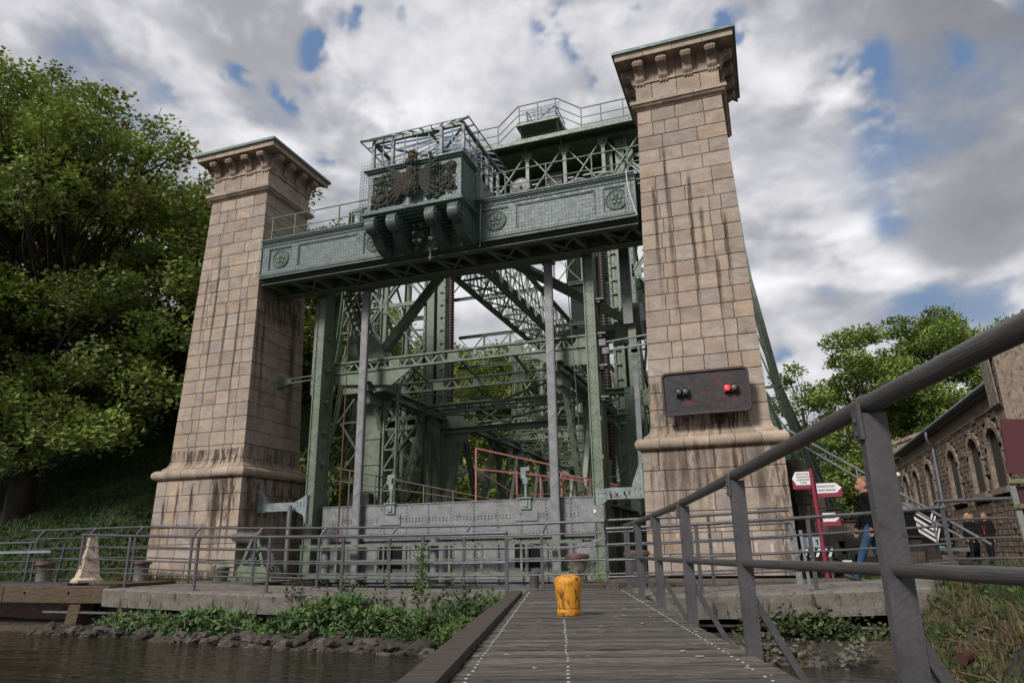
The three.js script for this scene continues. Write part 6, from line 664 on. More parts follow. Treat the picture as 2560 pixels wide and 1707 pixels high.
  grass('weeds along the rough quay edge', T1, 260, () => { const x = rnd() < 0.5 ? rr(-19, -13.7) : rr(-4.2, 3); return [x, -0.04, rr(-14.4, -13.7), rr(0.3, 0.8), rr(-0.5, 0.5), rr(0, 6), 0]; }, () => { const k = rr(0.7, 1.3); return [0.05 * k, 0.1 * k, 0.02 * k]; });
  grass('grass round the stair foot and signpost', T2, 3000, () => { const x = rr(0.6, 3.4), z = rr(-40, -19); return [x, height(x, z), z, rr(0.6, 1.2), rr(-0.5, 0.5), rr(0, 6), 0]; }, () => { const k = rr(0.7, 1.3); return [0.06 * k, 0.1 * k, 0.018 * k]; });
  { const L = []; for (let i = 0; i < 14; i++) L.push([rr(-4.0, -3.3), 0 + rr(0, 0.3), rr(-15.4, -14.9), rr(0.6, 1), rr(-0.3, 0.8), rr(0, 6), 0]); for (let i = 0; i < 18; i++) L.push([-14.8 + rr(-0.25, 0.2), 0.2 + rr(0, 0.25), -16.9 + rr(-0.2, 0.2), rr(0.6, 1), rr(-0.3, 0.8), rr(0, 6), 0]); tag(instances('weed', bram, LEAF, L, scene, () => { const k = rr(0.7, 1.3); return [0.09 * k, 0.17 * k, 0.025 * k]; }), 'bright green weeds by the quay bollards', 'plants', null, 'stuff'); }
  // dead leaves, twigs and straw on the right bank, floating bits on the water
  { reseed(640); const L = []; for (let i = 0; i < 150; i++) { const r = onBank(1.15, 3, -9.5, -3, 0.05, 0.9, 2.1)(); L.push(r); } const dl = leafShape('maple', 0.075); dl.rotateX(-Math.PI / 2 + 0.4); tag(instances('dead_leaf', dl, LEAF, L, scene, () => { const k = rr(0.5, 1.25); return [0.27 * k, 0.15 * k, 0.075 * k]; }), 'brown curled dead leaves on the right bank', 'litter', null, 'stuff'); }
  { const g = []; for (let i = 0; i < 120; i++) { const x = rr(1.2, 3), z = rr(-9.5, -3.5); if (shoreD(x, z) < 0) continue; const y = height(x, z) + 0.03, a = rr(0, TAU), l = rr(0.1, 0.35); g.push(rod([x, y, z], [x + Math.cos(a) * l, y + rr(0, 0.12), z + Math.sin(a) * l], 0.004, 4)); } for (let i = 0; i < 40; i++) { const x = rr(-12, -3.5), a = rr(-0.5, 0.5), l = rr(0.15, 0.5); g.push(rod([x, -0.6 + rr(0, 0.3), -10.5], [x + l, -0.6 + rr(-0.1, 0.2), -10.4 + a * 0.3], 0.004, 4)); } tag(obj('twigs', g, std({ color: lin(0.2, 0.15, 0.1), roughness: 1 })), 'thin dry twigs lying on the banks', 'twigs', null, 'stuff'); }
  { const L = []; for (let i = 0; i < 420; i++) { const x = rr(-14, -2.6), d = Math.abs(rr(0, 1) * rr(0, 1)) * 2.6; L.push([x, WL + 0.012, -10.1 + d + (x < -9 ? -0.6 : 0), rr(0.12, 0.4), 0, rr(0, 6), 0]); } const fl = leafShape('nettle', 0.1); fl.rotateX(-Math.PI / 2); tag(instances('floating_leaves', fl, LEAF, L, scene, () => { const k = rr(0.5, 1.3); return rnd() < 0.5 ? [0.2 * k, 0.14 * k, 0.03 * k] : [0.09 * k, 0.11 * k, 0.02 * k]; }), 'small yellow leaves and straw floating near the bank', 'litter', null, 'stuff'); }
  tag(obj('drain_pipe', [rod([1.62, -0.46, -8.6], [1.9, -0.42, -8.85], 0.06, 16)], std({ color: lin(0.075, 0.022, 0.018), map: paintTex, roughness: 0.8 })), 'rusty red pipe end poking from the right bank behind the big post', 'pipe');
}
{ // undergrowth along the lift
  const H = (label, n, fx, c) => { const L = []; for (let i = 0; i < n; i++) L.push(fx()); tag(instances('undergrowth', SPR['oval0.27'], LEAF, L, scene, (i, x, y, z) => { const k = rr(0.5, 1.4); return [c[0] * k, c[1] * k, c[2] * k]; }), label, 'undergrowth', null, 'stuff'); }; reseed(560);
  H('ivy covered bank along the left side of the lift, behind the lattice legs', 9000, () => { const z = rr(-74, -24), x = -15.4 - Math.abs(rr(0, 5)), y = height(x, z) + rr(-0.2, 3.6 + 2 * noise3(z * 0.4, x * 0.4, 2)); return [x, y, z, rr(0.8, 1.7), rr(-1, 1), rr(0, 6), rr(-1, 1)]; }, [0.2, 0.25, 0.06]);
  H('green bushes closing the far end of the lift', 7000, () => { const x = rr(-62, 0), z = -80 - Math.abs(rr(0, 5)), y = height(x, z) + Math.abs(rr(0, 1)) * (4 + 2 * noise3(x * 0.3, 3, 1)); return [x, y, z, rr(1.5, 3.2), rr(-1, 1), rr(0, 6), rr(-1, 1)]; }, [0.24, 0.295, 0.075]);
}
// ---------------------------------------------------------------- stone hall on the right
{
  const h = thing('stone_hall', 'long rubble stone hall with arched windows at the right, behind the kiosk', 'building', [8.5, 0, -30.2]); // local z = -s along the wall
  const rubble = [[0.24, 0.165, 0.115], [0.19, 0.135, 0.098], [0.29, 0.2, 0.135], [0.15, 0.115, 0.088]].map((c) => std({ color: lin(...c), map: concreteTex, roughness: 1, bumpMap: concreteTex, bumpScale: 0.01 })), dressed = std({ color: lin(0.32, 0.25, 0.195), map: concreteTex, roughness: 0.95 }), zinc = paint(0.2, 0.22, 0.26), frameW = paint(0.2, 0.21, 0.2), darkGlass = std({ color: lin(0.02, 0.022, 0.025), roughness: 0.12 });
  obj('wall_core', [box(0.12, 9, -0.3, 6.4, -26, 0)], mortar, h);
  const wins = [2.0, 4.95, 9.0, 14.7, 18.6, 22.1], WS = 2.7, SP = 4.12, HW = 0.88; const inWin = (s0, s1, y0, y1) => wins.some((w) => s1 > w - 1.14 && s0 < w + 1.14 && y1 > 2.45 && (y0 < SP || Math.hypot(Math.max(0, Math.abs((s0 + s1) / 2 - w) - (s1 - s0) / 2 * 0.6), y0 - SP) < 1.16)); reseed(701);
  const near = [], far = []; let row = 0; for (let y = -0.1; y < 5.6; y += 0.215) { let s = rr(0, 0.2); row++; while (s < 25.6) { const w = rr(0.26, 0.52), s1 = Math.min(s + w, 25.9); if (!inWin(s, s1, y, y + 0.2)) { const g = box(-rr(0.0, 0.05), 0.14, y + 0.008, y + 0.2, -s1 + 0.008, -s - 0.008); (s < 9.5 && near.length < 296 && y > 0.9 ? near : far).push(g); } s = s1; } }
  near.forEach((g, i) => obj('stone', g, rubble[i % 4], h)); [0, 1, 2, 3].forEach((k) => { obj('stones', far.filter((_, i) => i % 4 === k), rubble[k], h).userData.kind = 'stuff'; });
  for (const w of wins) { const f = obj('window', [box(0.3, 0.34, WS, SP + 0.87, -w - HW, -w + HW)], darkGlass, h); const fr = []; for (const d of [-0.84, -0.42, 0, 0.42, 0.84]) fr.push(box(0.25, 0.3, WS, SP + (Math.abs(d) < 0.1 ? 0.86 : Math.abs(d) < 0.5 ? 0.75 : 0.1), -w + d - 0.025, -w + d + 0.025)); for (const y of [WS + 0.03, 3.25, 3.8, SP]) fr.push(box(0.245, 0.299, y - 0.03, y + 0.03, -w - HW, -w + HW)); obj('window_frame', fr, frameW, f);
    const jm = []; for (const s of [-1, 1]) for (let k = 0; k < 5; k++) { const y0 = WS + k * 0.33, ww = k % 2 ? 0.2 : 0.28; const a = -w + s * HW, b = -w + s * (HW + ww); obj('jamb_stone', box(-0.06, 0.3, y0, y0 + 0.32, Math.min(a, b), Math.max(a, b)), dressed, f); }
    for (let k = 0; k < 9; k++) { const a0 = k / 9 * Math.PI + 0.015, a1 = (k + 1) / 9 * Math.PI - 0.015, P = (a, r) => [Math.cos(a) * r, SP + Math.sin(a) * r]; const r1 = k === 4 ? 1.28 : 1.14; const g = prism([P(a0, HW), P(a0, r1), P((a0 + a1) / 2, r1 * 1.01), P(a1, r1), P(a1, HW), P((a0 + a1) / 2, HW * 1.01)], -0.3, k === 4 ? 0.1 : 0.06); g.rotateY(-Math.PI / 2); g.translate(0, 0, -w); obj('arch_stone', g, dressed, f); }
    obj('sill', box(-0.16, 0.3, WS - 0.22, WS, -w - 1.08, -w + 1.08), dressed, f); }
  obj('frieze', Array.from({ length: 26 }, (_, i) => box(-0.05, 0.2, 5.62, 6.2, -(i + 1) + 0.012, -i - 0.012)), dressed, h); obj('eaves_moulding', [box(-0.22, 0.2, 6.2, 6.32, -26, 0.05)], dressed, h); const gt = rod([-0.34, 6.42, 0], [-0.34, 6.42, -26], 0.1, 10); obj('gutter', [gt, box(-0.3, 0.2, 6.321, 6.4, -26, 0)], zinc, h);
  obj('roof', [geo([-0.35, 6.48, 0, -0.35, 6.48, -26, 5, 8.4, -26, 5, 8.4, 0], [0, 1, 2, 0, 2, 3]), ...Array.from({ length: 24 }, (_, i) => bar([-0.35, 6.52, -0.5 - i * 1.08], [5, 8.44, -0.5 - i * 1.08], 0.05, 0.06))], zinc, h);
  for (const z of [0.9, -26.9]) { const p = obj('parapet', [prism([[-0.35, 4.6], [9, 4.6], [9, 9], [4.6, 8.9], [-0.35, 7.25]], z - 0.5, z + 0.5)], dressed, h); obj('coping_stone', [prism([[-0.55, 7.25], [4.7, 8.95], [4.7, 9.2], [-0.6, 7.5]], z - 0.62, z + 0.62, 0.03)], dressed, p); obj('kneeler', [prism([[-0.55, 7.24], [-0.34, 7.24], [-0.34, 4.9], [-0.2, 4.3], [0.1, 4.3], [0.1, 4.7], [-0.5, 5.4]], z - 0.55, z + 0.55, 0.03)], dressed, p); for (const y of [5.3, 5.95, 6.6]) obj('joint', box(-0.358, -0.351, y, y + 0.015, z - 0.5, z + 0.5), mortar, p); obj('lower_wall', [box(-0.12, 9, -0.3, 4.6, z - 0.4, z + 0.4)], rubble[0], p); }
  obj('downpipe', pipe([[-0.34, 6.35, -11.6], [-0.4, 6.1, -11.6], [-0.3, 5.75, -11.8], [-0.12, 5.5, -12], [-0.12, 5.3, -12], [-0.12, 3, -12], [-0.12, 0, -12]], 0.075, 8, 40), zinc, h);
  const lm = obj('wall_lamp', pipe([[-0.05, 5.5, -20.6], [-0.35, 6.0, -20.6], [-0.75, 5.95, -20.6], [-0.8, 5.6, -20.6], [-0.62, 5.55, -20.6], [-0.62, 5.1, -20.6]], 0.03, 6, 30), M.iron, h); obj('globe', ball(-0.62, 4.95, -20.6, 0.17, 1, 1, 1, 14, 10), M.white, lm);
}
// kiosk with chevrons, table, posters
{ const k = thing('kiosk', 'black kiosk container with white chevron marks in front of the stone hall', 'kiosk', [6.75, 0, -41]);
  obj('body', box(-1.6, 1.45, 0, 2.2, -2.4, 0), M.black, k); obj('roof_rim', box(-1.66, 1.5, 2.2, 2.28, -2.45, 0.05), M.black, k); obj('tarp', ball(-0.15, 2.28, -0.8, 0.55, 1, 0.9, 1, 14, 8), M.greyPaint, k);
  const chev = (x, y, w, d) => prism([[x - w, y + w * 0.75], [x, y], [x + w * 0.3, y + w * 0.95], [x + w * 0.2, y + w * 0.95], [x - 0.03, y + d], [x - w, y + w * 0.75 + d]], 0.002, 0.012); [[0.85, 0.72], [0.8, 1.02], [0.75, 1.32], [0.72, 1.68]].forEach(([x, y]) => obj('chevron', chev(x, y, 0.75, 0.17), M.white, k)); for (const x of [-1.25, -1.05]) obj('chevron', prism([[x - 0.28, 1.18], [x - 0.2, 1.18], [x + 0.06, 1.5], [x - 0.16, 1.82], [x - 0.24, 1.82], [x - 0.04, 1.5]], 0.002, 0.012), M.white, k);
  const bp = tex(64, 96, (u, v) => (v > 0.62 ? [0.1, 0.5, 0.75] : v > 0.55 ? [0.02, 0.02, 0.03] : (Math.hypot(u - 0.65, v - 0.3) < 0.16 ? [0.45, 0.08, 0.12] : Math.hypot(u - 0.35, v - 0.15) < 0.15 ? [0.8, 0.65, 0.6] : [0.12, 0.55, 0.8]))); const pm = std({ map: bp, roughness: 0.6 }); for (const x of [-0.35, 0.05]) { const g = new THREE.PlaneGeometry(0.24, 0.55); g.translate(x, 0.62, 0.006); obj('poster', g, pm, k, true); }
  const t = thing('table', 'long grey table with turquoise cloth in front of the kiosk', 'table', [7.3, 0, -39.2]); obj('top', box(-1.3, 1.4, 0.34, 0.52, -0.4, 0.4), M.greyPaint, t); obj('leg', box(-1.2, -1.1, 0, 0.34, -0.3, 0.3), M.iron, t); obj('leg', box(1.2, 1.3, 0, 0.34, -0.3, 0.3), M.iron, t); tag(obj('turquoise_cloth', [ball(7.1, 0.55, -39.1, 0.16, 2, 0.5, 1), ball(6.95, 0.6, -39.1, 0.09, 1, 1.2, 1), ball(7.35, 0.54, -39.1, 0.1, 2, 0.4, 1)], std({ color: lin(0.12, 0.5, 0.42), roughness: 0.8 })), 'crumpled turquoise cloth on the grey table', 'cloth');
  const c = thing('wooden_cabinet', 'rust brown wooden cabinet at the left end of the black kiosk', 'cabinet', [4.95, 0, -41]); obj('body', box(-0.22, 0.2, 0.5, 1.95, -0.5, 0), std({ color: lin(0.2, 0.07, 0.03), map: paintTex, roughness: 0.8 }), c); obj('door', box(-0.18, 0.16, 0.55, 1.9, 0.001, 0.03), std({ color: lin(0.15, 0.05, 0.025), map: paintTex, roughness: 0.8 }), c); obj('plinth', box(-0.24, 0.22, 0, 0.5, -0.5, 0.02), M.iron, c); }
// stepped stone stair beside the right tower
{ const s = thing('stone_stair', 'dark stepped sandstone stair wall right of the right tower, behind the walking man', 'stair', [0.3, 0, -19.4]); const mats = [[0.085, 0.065, 0.05], [0.055, 0.045, 0.037], [0.12, 0.09, 0.066], [0.036, 0.031, 0.027]].map((c) => std({ color: lin(...c), map: concreteTex, roughness: 1, bumpMap: concreteTex, bumpScale: 0.012 })); reseed(801); let n = 0;
  for (let i = 0; i < 11; i++) { const x0 = 0.35 + i * 0.33, top = [2.25, 1.85, 1.5, 1.2, 0.98, 0.9, 0.84, 0.8, 0.62, 0.44, 0.2][i], bot = i < 2 || i > 5 ? -0.2 : Math.max(-0.2, top - 0.75); for (let y = top; y > bot + 0.05; y -= 0.3) obj('stone_block', box(x0 + 0.005 - (n % 2 ? 0.04 : 0), x0 + 0.322, Math.max(bot, y - 0.293), y, -1.6, rr(-0.02, 0.03)), mats[n++ % 4], s); obj('step', box(x0, x0 + 0.37, top + 0.003, top + 0.05, -1.6, 0.05), mats[3], s); }
  obj('stringer', bar([0.9, 1.1, -0.75], [2.6, -0.2, -0.75], 1.4, 0.1), mats[3], s); obj('side_pillar', box(0.12, 0.34, -0.2, 2.7, -0.7, -0.1), mats[1], s); obj('ledge_block', box(0.2, 0.7, 2.3, 2.9, -2.2, -1.2), mats[2], s);
  for (const [z, a, b, l, ps] of [[-18.75, [0.62, 3.44], [4.5, 0.62], 'near sloping handrail of the stone stair', [[2.05, 0], [3.7, 0]]], [-21.1, [0.95, 3.38], [4.6, 0.7], 'far sloping handrail of the stone stair', [[2.3, 0], [3.9, 0]]]]) { const r = thing('stair_handrail', l, 'railing', [0, 0, z]); obj('handrail', rod([...a, 0], [...b, 0], 0.032, 8), M.greyPaint, r); for (const [x] of ps) { const y = mix(a[1], b[1], (x - a[0]) / (b[0] - a[0])); obj('post', rod([x, y, 0], [x, y - 1.05, 0], 0.024, 7), M.greyPaint, r); } } }
// signpost
{ const font = await new FontLoader().loadAsync('fonts/droid/droid_sans_bold.typeface.json'); const p = thing('signpost', 'maroon signpost with three white arrow signs beside the right tower', 'signpost', [1.0, 0, -17.8]);
  obj('pole', rod([0.04, -0.1, 0], [-0.02, 2.36, 0], 0.045, 12), M.maroon, p);
  const arrow = (x0, x1, y0, y1, tip, lines) => { const d = Math.sign(tip - (x0 + x1) / 2), m = (y0 + y1) / 2; const a = d < 0 ? x1 : x0, b = d < 0 ? x0 : x1; const pts = [[a, y0], [b, y0], [tip, m], [b, y1], [a, y1]]; const back = pts.map(([x, y]) => [x, y]); const B = obj('sign_board', prism([[a, y0 - 0.09], [tip, y0 - 0.09], [tip, m], [b, y1 + 0.005], [a, y1 + 0.005]], -0.012, 0.012), M.maroon, p); obj('sign_face', prism(pts, 0.013, 0.017), M.white, B); const h = (y1 - y0) / (lines.length + 1) * 0.62; lines.forEach((t, i) => { const sh = font.generateShapes(t, h); const g = new THREE.ShapeGeometry(sh, 2); g.computeBoundingBox(); const w = g.boundingBox.max.x; const k = Math.min(1, Math.abs(b - a) * 0.94 / w); g.scale(k, 1, 1); g.translate((a + b) / 2 - w * k / 2, y1 - (i + 1) * (y1 - y0) / (lines.length + 0.6) - h * 0.2, 0.019); obj('lettering', g, M.black, B); }); };
  arrow(-0.36, -0.06, 2.0, 2.3, -0.44, ['BESUCHER', 'WASSERPLATZ', 'HEBEWERK', 'TURM']); arrow(0.06, 0.46, 1.8, 2.02, 0.58, ['FAHRGASTSCHIFF', 'HENRICHENBURG']); arrow(0.1, 0.36, 1.17, 1.36, 0.46, ['CAFE-BISTRO']);
  const q = thing('notice_plates', 'two small pale notice plates low behind the signpost', 'sign', [0.86, 0.62, -18.7]); for (const x of [-0.14, 0.1]) obj('plate', box(x - 0.1, x + 0.1, 0, 0.24, -0.01, 0.0), std({ color: lin(0.25, 0.3, 0.35), roughness: 0.6 }), q); const g1 = new THREE.ShapeGeometry(font.generateShapes('1', 0.13), 2); g1.translate(0.05, 0.05, 0.003); obj('numeral', g1, M.black, q); obj('stake', box(-0.01, 0.01, -0.7, 0, -0.03, -0.011), M.iron, q); obj('lower_plate', box(0, 0.2, -0.15, -0.01, -0.01, 0), paint(0.1, 0.13, 0.2), q);
  const z = thing('striped_barrier', 'black and white diagonally striped barrier board low behind the railing', 'barrier', [0.95, 0.4, -18.55]); obj('board', box(-0.5, 0.35, 0, 0.2, -0.03, 0), M.black, z); for (let i = 0; i < 6; i++) obj('stripe', prism([[-0.47 + i * 0.135, 0.01], [-0.41 + i * 0.135, 0.01], [-0.34 + i * 0.135, 0.19], [-0.4 + i * 0.135, 0.19]], 0.001, 0.006), M.white, z); obj('leg', box(-0.4, -0.36, -0.5, 0, -0.03, 0), M.iron, z); obj('leg', box(0.22, 0.26, -0.5, 0, -0.03, 0), M.iron, z);
  const w = thing('white_panel', 'small white panel leaning in the grass beyond the stair', 'panel', [1.55, 0.02, -18.6]); obj('sheet', bar([0, 0.05, 0], [0, 0.3, -0.1], 0.2, 0.02), M.white, w);
  const rb = thing('red_board', 'large dark red board on pale timber posts at the right edge', 'sign', [2.45, 0, -9.1]); obj('panel', [bar([0.02, 1.27, 0], [0.06, 1.86, 0], 2.4, 0.03)].map((g) => g.translate(1.2, 0, 0)), std({ color: lin(0.06, 0.008, 0.012), roughness: 0.6 }), rb); obj('panel', [cbox(1.22, 1.0, -0.03, 2.3, 0.42, 0.03)], std({ color: lin(0.05, 0.008, 0.012), roughness: 0.6 }), rb); const tw = paint(0.26, 0.27, 0.24); for (const x of [0.03, 2.2]) obj('post', bar([x + 0.06, 0.05, 0.02], [x + 0.0, 1.27, 0.02], 0.055, 0.04), tw, rb); for (const y of [1.24, 0.98]) obj('cross_rail', box(0, 2.4, y, y + 0.045, 0.045, 0.07), std({ color: lin(0.2, 0.2, 0.1), roughness: 0.9, map: concreteTex }), rb); }
// ---------------------------------------------------------------- people
function personMesh(bones, res, bb, colour) { // bones: [a, b, ra, rb, id]; smooth union meshed on a grid
  const mc = new MarchingCubes(res, new THREE.MeshBasicMaterial(), false, false, 200000), [x0, x1, y0, y1, z0, z1] = bb, half = res / 2; const f = mc.field; const B = bones.map(([a, b, ra, rb, id, sx = 1]) => { const ba = [b[0] - a[0], b[1] - a[1], b[2] - a[2]]; return { a, ba, l2: ba[0] ** 2 + ba[1] ** 2 + ba[2] ** 2 + 1e-9, ra, rb, id, sx }; });
  const dist = (x, y, z, o) => { const px = x - o.a[0], py = y - o.a[1], pz = (z - o.a[2]); const t = clamp((px * o.ba[0] + py * o.ba[1] + pz * o.ba[2]) / o.l2); const dx = px - o.ba[0] * t, dy = py - o.ba[1] * t, dz = (pz - o.ba[2] * t) / o.sx; return Math.sqrt(dx * dx + dy * dy + dz * dz) - mix(o.ra, o.rb, t); };
  const W = (i, a, b) => mix(a, b, (i / half - 1) * 0.5 + 0.5);
  for (let k = 0; k < res; k++) for (let j = 0; j < res; j++) for (let i = 0; i < res; i++) { const x = W(i, x0, x1), y = W(j, y0, y1), z = W(k, z0, z1); let s = 0, m = 1e9; for (const o of B) { const d = dist(x, y, z, o); if (d < m) m = d; if (d < 0.12) s += Math.exp(-d * 55); } f[k * res * res + j * res + i] = s > 0 ? Math.log(s) / 55 : -m; }
  mc.isolation = 0; mc.update(); const n = mc.count, pos = new Float32Array(n * 3), col = new Float32Array(n * 3); for (let i = 0; i < n; i++) { const x = mix(x0, x1, mc.positionArray[3 * i] * 0.5 + 0.5), y = mix(y0, y1, mc.positionArray[3 * i + 1] * 0.5 + 0.5), z = mix(z0, z1, mc.positionArray[3 * i + 2] * 0.5 + 0.5); pos.set([x, y, z], 3 * i); let best = 1e9, id = 0; for (const o of B) { const d = dist(x, y, z, o); if (d < best) { best = d; id = o.id; } } col.set(colour(id, x, y, z), 3 * i); }
  const g = new THREE.BufferGeometry(); g.setAttribute('position', new THREE.BufferAttribute(pos, 3)); g.setAttribute('color', new THREE.BufferAttribute(col, 3)); g.computeVertexNormals(); const q = toCreasedNormals(g, 1.2); return q;
}
const SKIN = [0.33, 0.165, 0.115];
function hand(w, dir, side, s = 1) { // five curled fingers from a palm at the wrist
  const W0 = P3(w), D = P3(dir).normalize(), S = P3(side).normalize(), N = D.clone().cross(S), g = []; const at = (a, b, c) => W0.clone().addScaledVector(D, a * s).addScaledVector(S, b * s).addScaledVector(N, c * s); const pm = ball(0, 0, 0, 0.045 * s, 0.95, 1.15, 0.5, 10, 8); const m = new THREE.Matrix4().makeBasis(S, D, N).setPosition(at(0.045, 0, 0)); pm.applyMatrix4(m); g.push(pm);
  [[-0.028, 0.075], [-0.01, 0.085], [0.009, 0.08], [0.027, 0.065]].forEach(([b, l]) => { const p0 = at(0.08, b, 0), p1 = at(0.08 + l * 0.5, b * 1.08, 0.008), p2 = at(0.08 + l * 0.85, b * 1.05, 0.03); g.push(rod(p0, p1, 0.0095 * s, 7, 0.0088 * s), rod(p1, p2, 0.0088 * s, 7, 0.007 * s), ball(p1.x, p1.y, p1.z, 0.0092 * s, 1, 1, 1, 6, 5), ball(p2.x, p2.y, p2.z, 0.0072 * s, 1, 1, 1, 6, 5)); }); const t0 = at(0.03, -0.038, 0.006), t1 = at(0.06, -0.058, 0.02), t2 = at(0.085, -0.055, 0.03); g.push(rod(t0, t1, 0.012 * s, 7, 0.01 * s), rod(t1, t2, 0.01 * s, 7, 0.008 * s), ball(t2.x, t2.y, t2.z, 0.008 * s, 1, 1, 1, 6, 5)); return g.map((q) => tint(q.index ? q.toNonIndexed() : q, ...SKIN)); }
function person(label, p, turn, o) { // faces local -x; walking stride along x
  const t = thing('person', label, 'person', p, turn); const st = o.stride, A = o.arm, hip = 0.93, sh = 1.44; const J = { hf: [0, hip, 0.09], hb: [0, hip, -0.09], kf: [-st * 0.55, 0.5, 0.095], kb: [st * 0.18, 0.49, -0.095], af: [-st * 0.95, 0.1 + 0.0, 0.1], ab: [st * 0.95, 0.17, -0.1] };
  const bones = [[[0.02, 0.98, 0.0], [0.015, 1.2, 0], 0.135, 0.145, 1, 1.25], [[0.015, 1.2, 0], [0.0, 1.4, 0], 0.145, 0.12, 1, 1.4], [[0, 1.43, -0.15], [0, 1.43, 0.15], 0.07, 0.07, 1], [[0.0, 1.46, 0], [-0.015, 1.56, 0], 0.06, 0.055, 2], [[-0.03, 1.64, 0], [-0.02, 1.7, 0], 0.088, 0.095, 2, 0.86], [[-0.075, 1.6, 0], [-0.06, 1.63, 0], 0.05, 0.055, 2, 0.9], [[-0.118, 1.655, 0], [-0.136, 1.628, 0], 0.012, 0.015, 2], [[-0.125, 1.6, 0.02], [-0.125, 1.6, -0.02], 0.012, 0.012, 2], [[0.0, 1.65, 0.082], [0.0, 1.63, 0.085], 0.02, 0.018, 2], [[0.0, 1.65, -0.082], [0.0, 1.63, -0.085], 0.02, 0.018, 2],
    [J.hf, J.kf, 0.088, 0.064, 3], [J.kf, J.af, 0.062, 0.05, 3], [J.hb, J.kb, 0.088, 0.064, 3], [J.kb, J.ab, 0.062, 0.05, 3],
    [[0.0, sh, 0.18], [A * 0.35, 1.17, 0.215], 0.066, 0.052, 1], [[A * 0.35, 1.17, 0.215], [A * 0.25 - 0.06, 0.93, 0.225], 0.05, 0.04, 1], [[A * 0.25 - 0.06, 0.93, 0.225], [A * 0.25 - 0.075, 0.88, 0.225], 0.03, 0.028, 2], [[0.0, sh, -0.18], [-A * 0.35, 1.17, -0.215], 0.066, 0.052, 1], [[-A * 0.35, 1.17, -0.215], [-A * 0.45 - 0.08, 0.93, -0.22], 0.05, 0.04, 1], [[-A * 0.45 - 0.08, 0.93, -0.22], [-A * 0.45 - 0.095, 0.88, -0.22], 0.03, 0.028, 2], [[0.02, 0.93, 0], [0.02, 1.0, 0], 0.145, 0.14, 1, 1.2]];
  const cm = { 1: o.top, 2: SKIN, 3: o.legs }; const g = personMesh(bones, o.res || 76, [-0.62, 0.62, -0.02, 1.86, -0.42, 0.42], (id, x, y, z) => { let c = cm[id]; if (id === 3) { const k = 1 + 0.35 * noise3(x * 9, y * 16, z * 9); c = c.map((q) => q * k); } if (id === 2 && y > 1.6 && x < -0.1) { if (Math.abs(y - 1.6) < 0.008) c = [0.25, 0.08, 0.06]; if (Math.abs(y - 1.668) < 0.01 && Math.abs(Math.abs(z) - 0.03) < 0.012) c = [0.03, 0.025, 0.02]; } return c; });
  const hs = [...hand([A * 0.25 - 0.078, 0.89, 0.225], [-0.15, -1, 0], [1, -0.1, 0], 0.88), ...hand([-A * 0.45 - 0.098, 0.89, -0.22], [-0.15, -1, 0], [1, -0.1, 0], 0.88)]; obj('body', [g, ...hs], new THREE.MeshPhysicalMaterial({ color: 0xffffff, vertexColors: true, roughness: 0.95, specularIntensity: 0.15 }), t);
  const hr = []; { const c = new THREE.SphereGeometry(0.104, 16, 12), q = c.attributes.position; for (let i = 0; i < q.count; i++) { let x = q.getX(i), y = q.getY(i), z = q.getZ(i); const k = 1 + 0.07 * noise3(x * 30, y * 30, z * 30); q.setXYZ(i, x * k, y * k, z * k * 0.88); } c.computeVertexNormals(); c.translate(0.008, 1.71, 0); const ng = c.toNonIndexed(), pp = ng.attributes.position, keep = []; for (let i = 0; i < pp.count; i += 3) { const mx = (pp.getX(i) + pp.getX(i + 1) + pp.getX(i + 2)) / 3, my = (pp.getY(i) + pp.getY(i + 1) + pp.getY(i + 2)) / 3; if (my > 1.74 + (mx < -0.05 ? o.fringe || 0 : 0) || mx > (my - 1.6) * 0.3 - 0.01) for (let k = 0; k < 3; k++) keep.push(pp.getX(i + k), pp.getY(i + k), pp.getZ(i + k)); } hr.push(geo(keep, keep.map((_, i) => i).slice(0, keep.length / 3))); if (o.long) hr.push(ball(0.03, 1.62, 0, 0.11, 0.8, 1.3, 1.05, 12, 9)); } obj('hair', hr, std({ color: lin(...o.hair), roughness: 0.8 }), t);
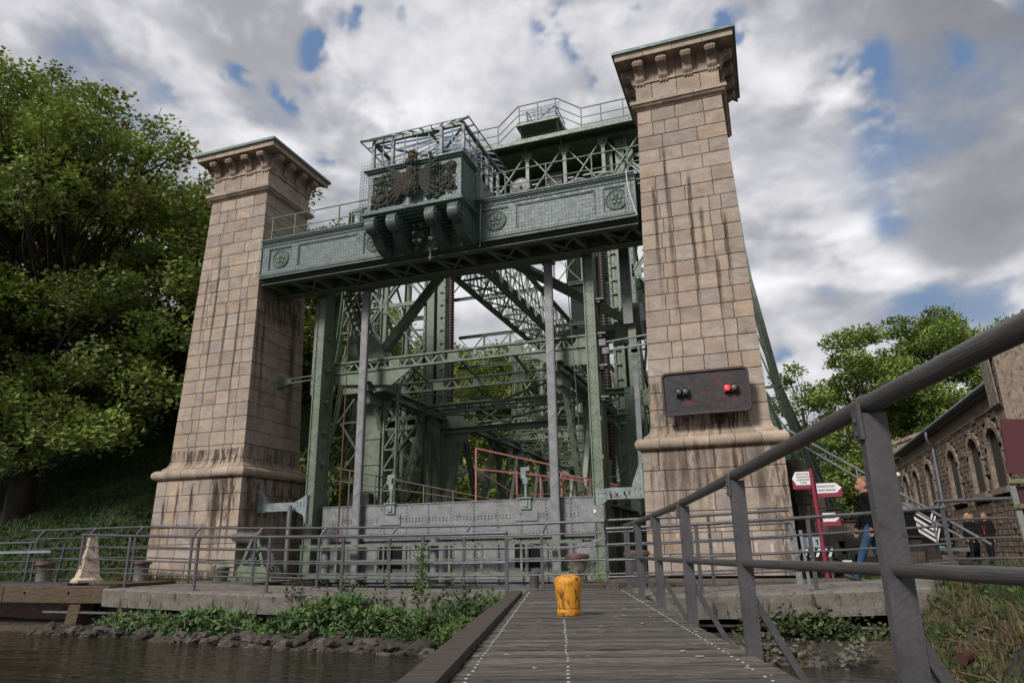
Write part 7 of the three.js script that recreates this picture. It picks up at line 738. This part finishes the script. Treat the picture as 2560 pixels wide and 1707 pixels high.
  for (const [f, a, pitch] of [['af', J.af, -0.42], ['ab', J.ab, 0.5]]) { const sg = [ball(-0.07, -0.05, 0, 0.055, 2.4, 0.85, 0.85, 12, 8), ball(0.02, -0.035, 0, 0.055, 1.1, 1.1, 0.85, 10, 8), box(-0.19, 0.07, -0.098, -0.08, -0.042, 0.042)]; sg.forEach((q) => { q.rotateZ(pitch); q.translate(...a); }); obj('shoe', sg, std({ color: lin(0.018, 0.017, 0.017), roughness: 0.6 }), t); }
  if (o.glasses) obj('glasses', [new THREE.TorusGeometry(0.022, 0.003, 5, 14).rotateY(Math.PI / 2).translate(-0.124, 1.665, 0.032), new THREE.TorusGeometry(0.022, 0.003, 5, 14).rotateY(Math.PI / 2).translate(-0.124, 1.665, -0.032), rod([-0.122, 1.668, 0.055], [0.0, 1.66, 0.086], 0.003, 4), rod([-0.122, 1.668, -0.055], [0.0, 1.66, -0.086], 0.003, 4)], M.black, t);
  if (o.lanyard) obj('lanyard', [bar([-0.15, 1.36, 0.05], [-0.155, 1.12, 0.01], 0.02, 0.006), bar([-0.15, 1.36, -0.05], [-0.155, 1.12, -0.01], 0.02, 0.006), cbox(-0.158, 1.08, 0, 0.006, 0.08, 0.05)], std({ color: lin(0.4, 0.02, 0.02), roughness: 0.7 }), t);
  return t;
}
person('man with glasses in black jacket and blue jeans walking left behind the railing', [1.63, 0.02, -14.15], 0.0, { stride: 0.36, arm: 0.25, top: [0.006, 0.006, 0.007], legs: [0.028, 0.06, 0.11], hair: [0.16, 0.085, 0.04], glasses: true, res: 100, fringe: 0.03 });
person('woman with blonde hair in black clothes beside the kiosk', [6.85, -0.05, -31], 0.35, { stride: 0.16, arm: 0.12, top: [0.012, 0.012, 0.013], legs: [0.012, 0.012, 0.014], hair: [0.42, 0.27, 0.14], long: true, res: 60 });
person('man with red lanyard in black clothes near the stone hall', [7.35, -0.05, -30.8], 0.75, { stride: 0.1, arm: 0.2, top: [0.012, 0.012, 0.013], legs: [0.013, 0.013, 0.015], hair: [0.1, 0.07, 0.05], lanyard: true, res: 60 });
person('person half hidden behind the blonde woman', [7.3, -0.05, -32.4], 0.5, { stride: 0.12, arm: 0.1, top: [0.014, 0.014, 0.016], legs: [0.014, 0.014, 0.016], hair: [0.25, 0.15, 0.08], res: 56 });
renderer.render(scene, camera);
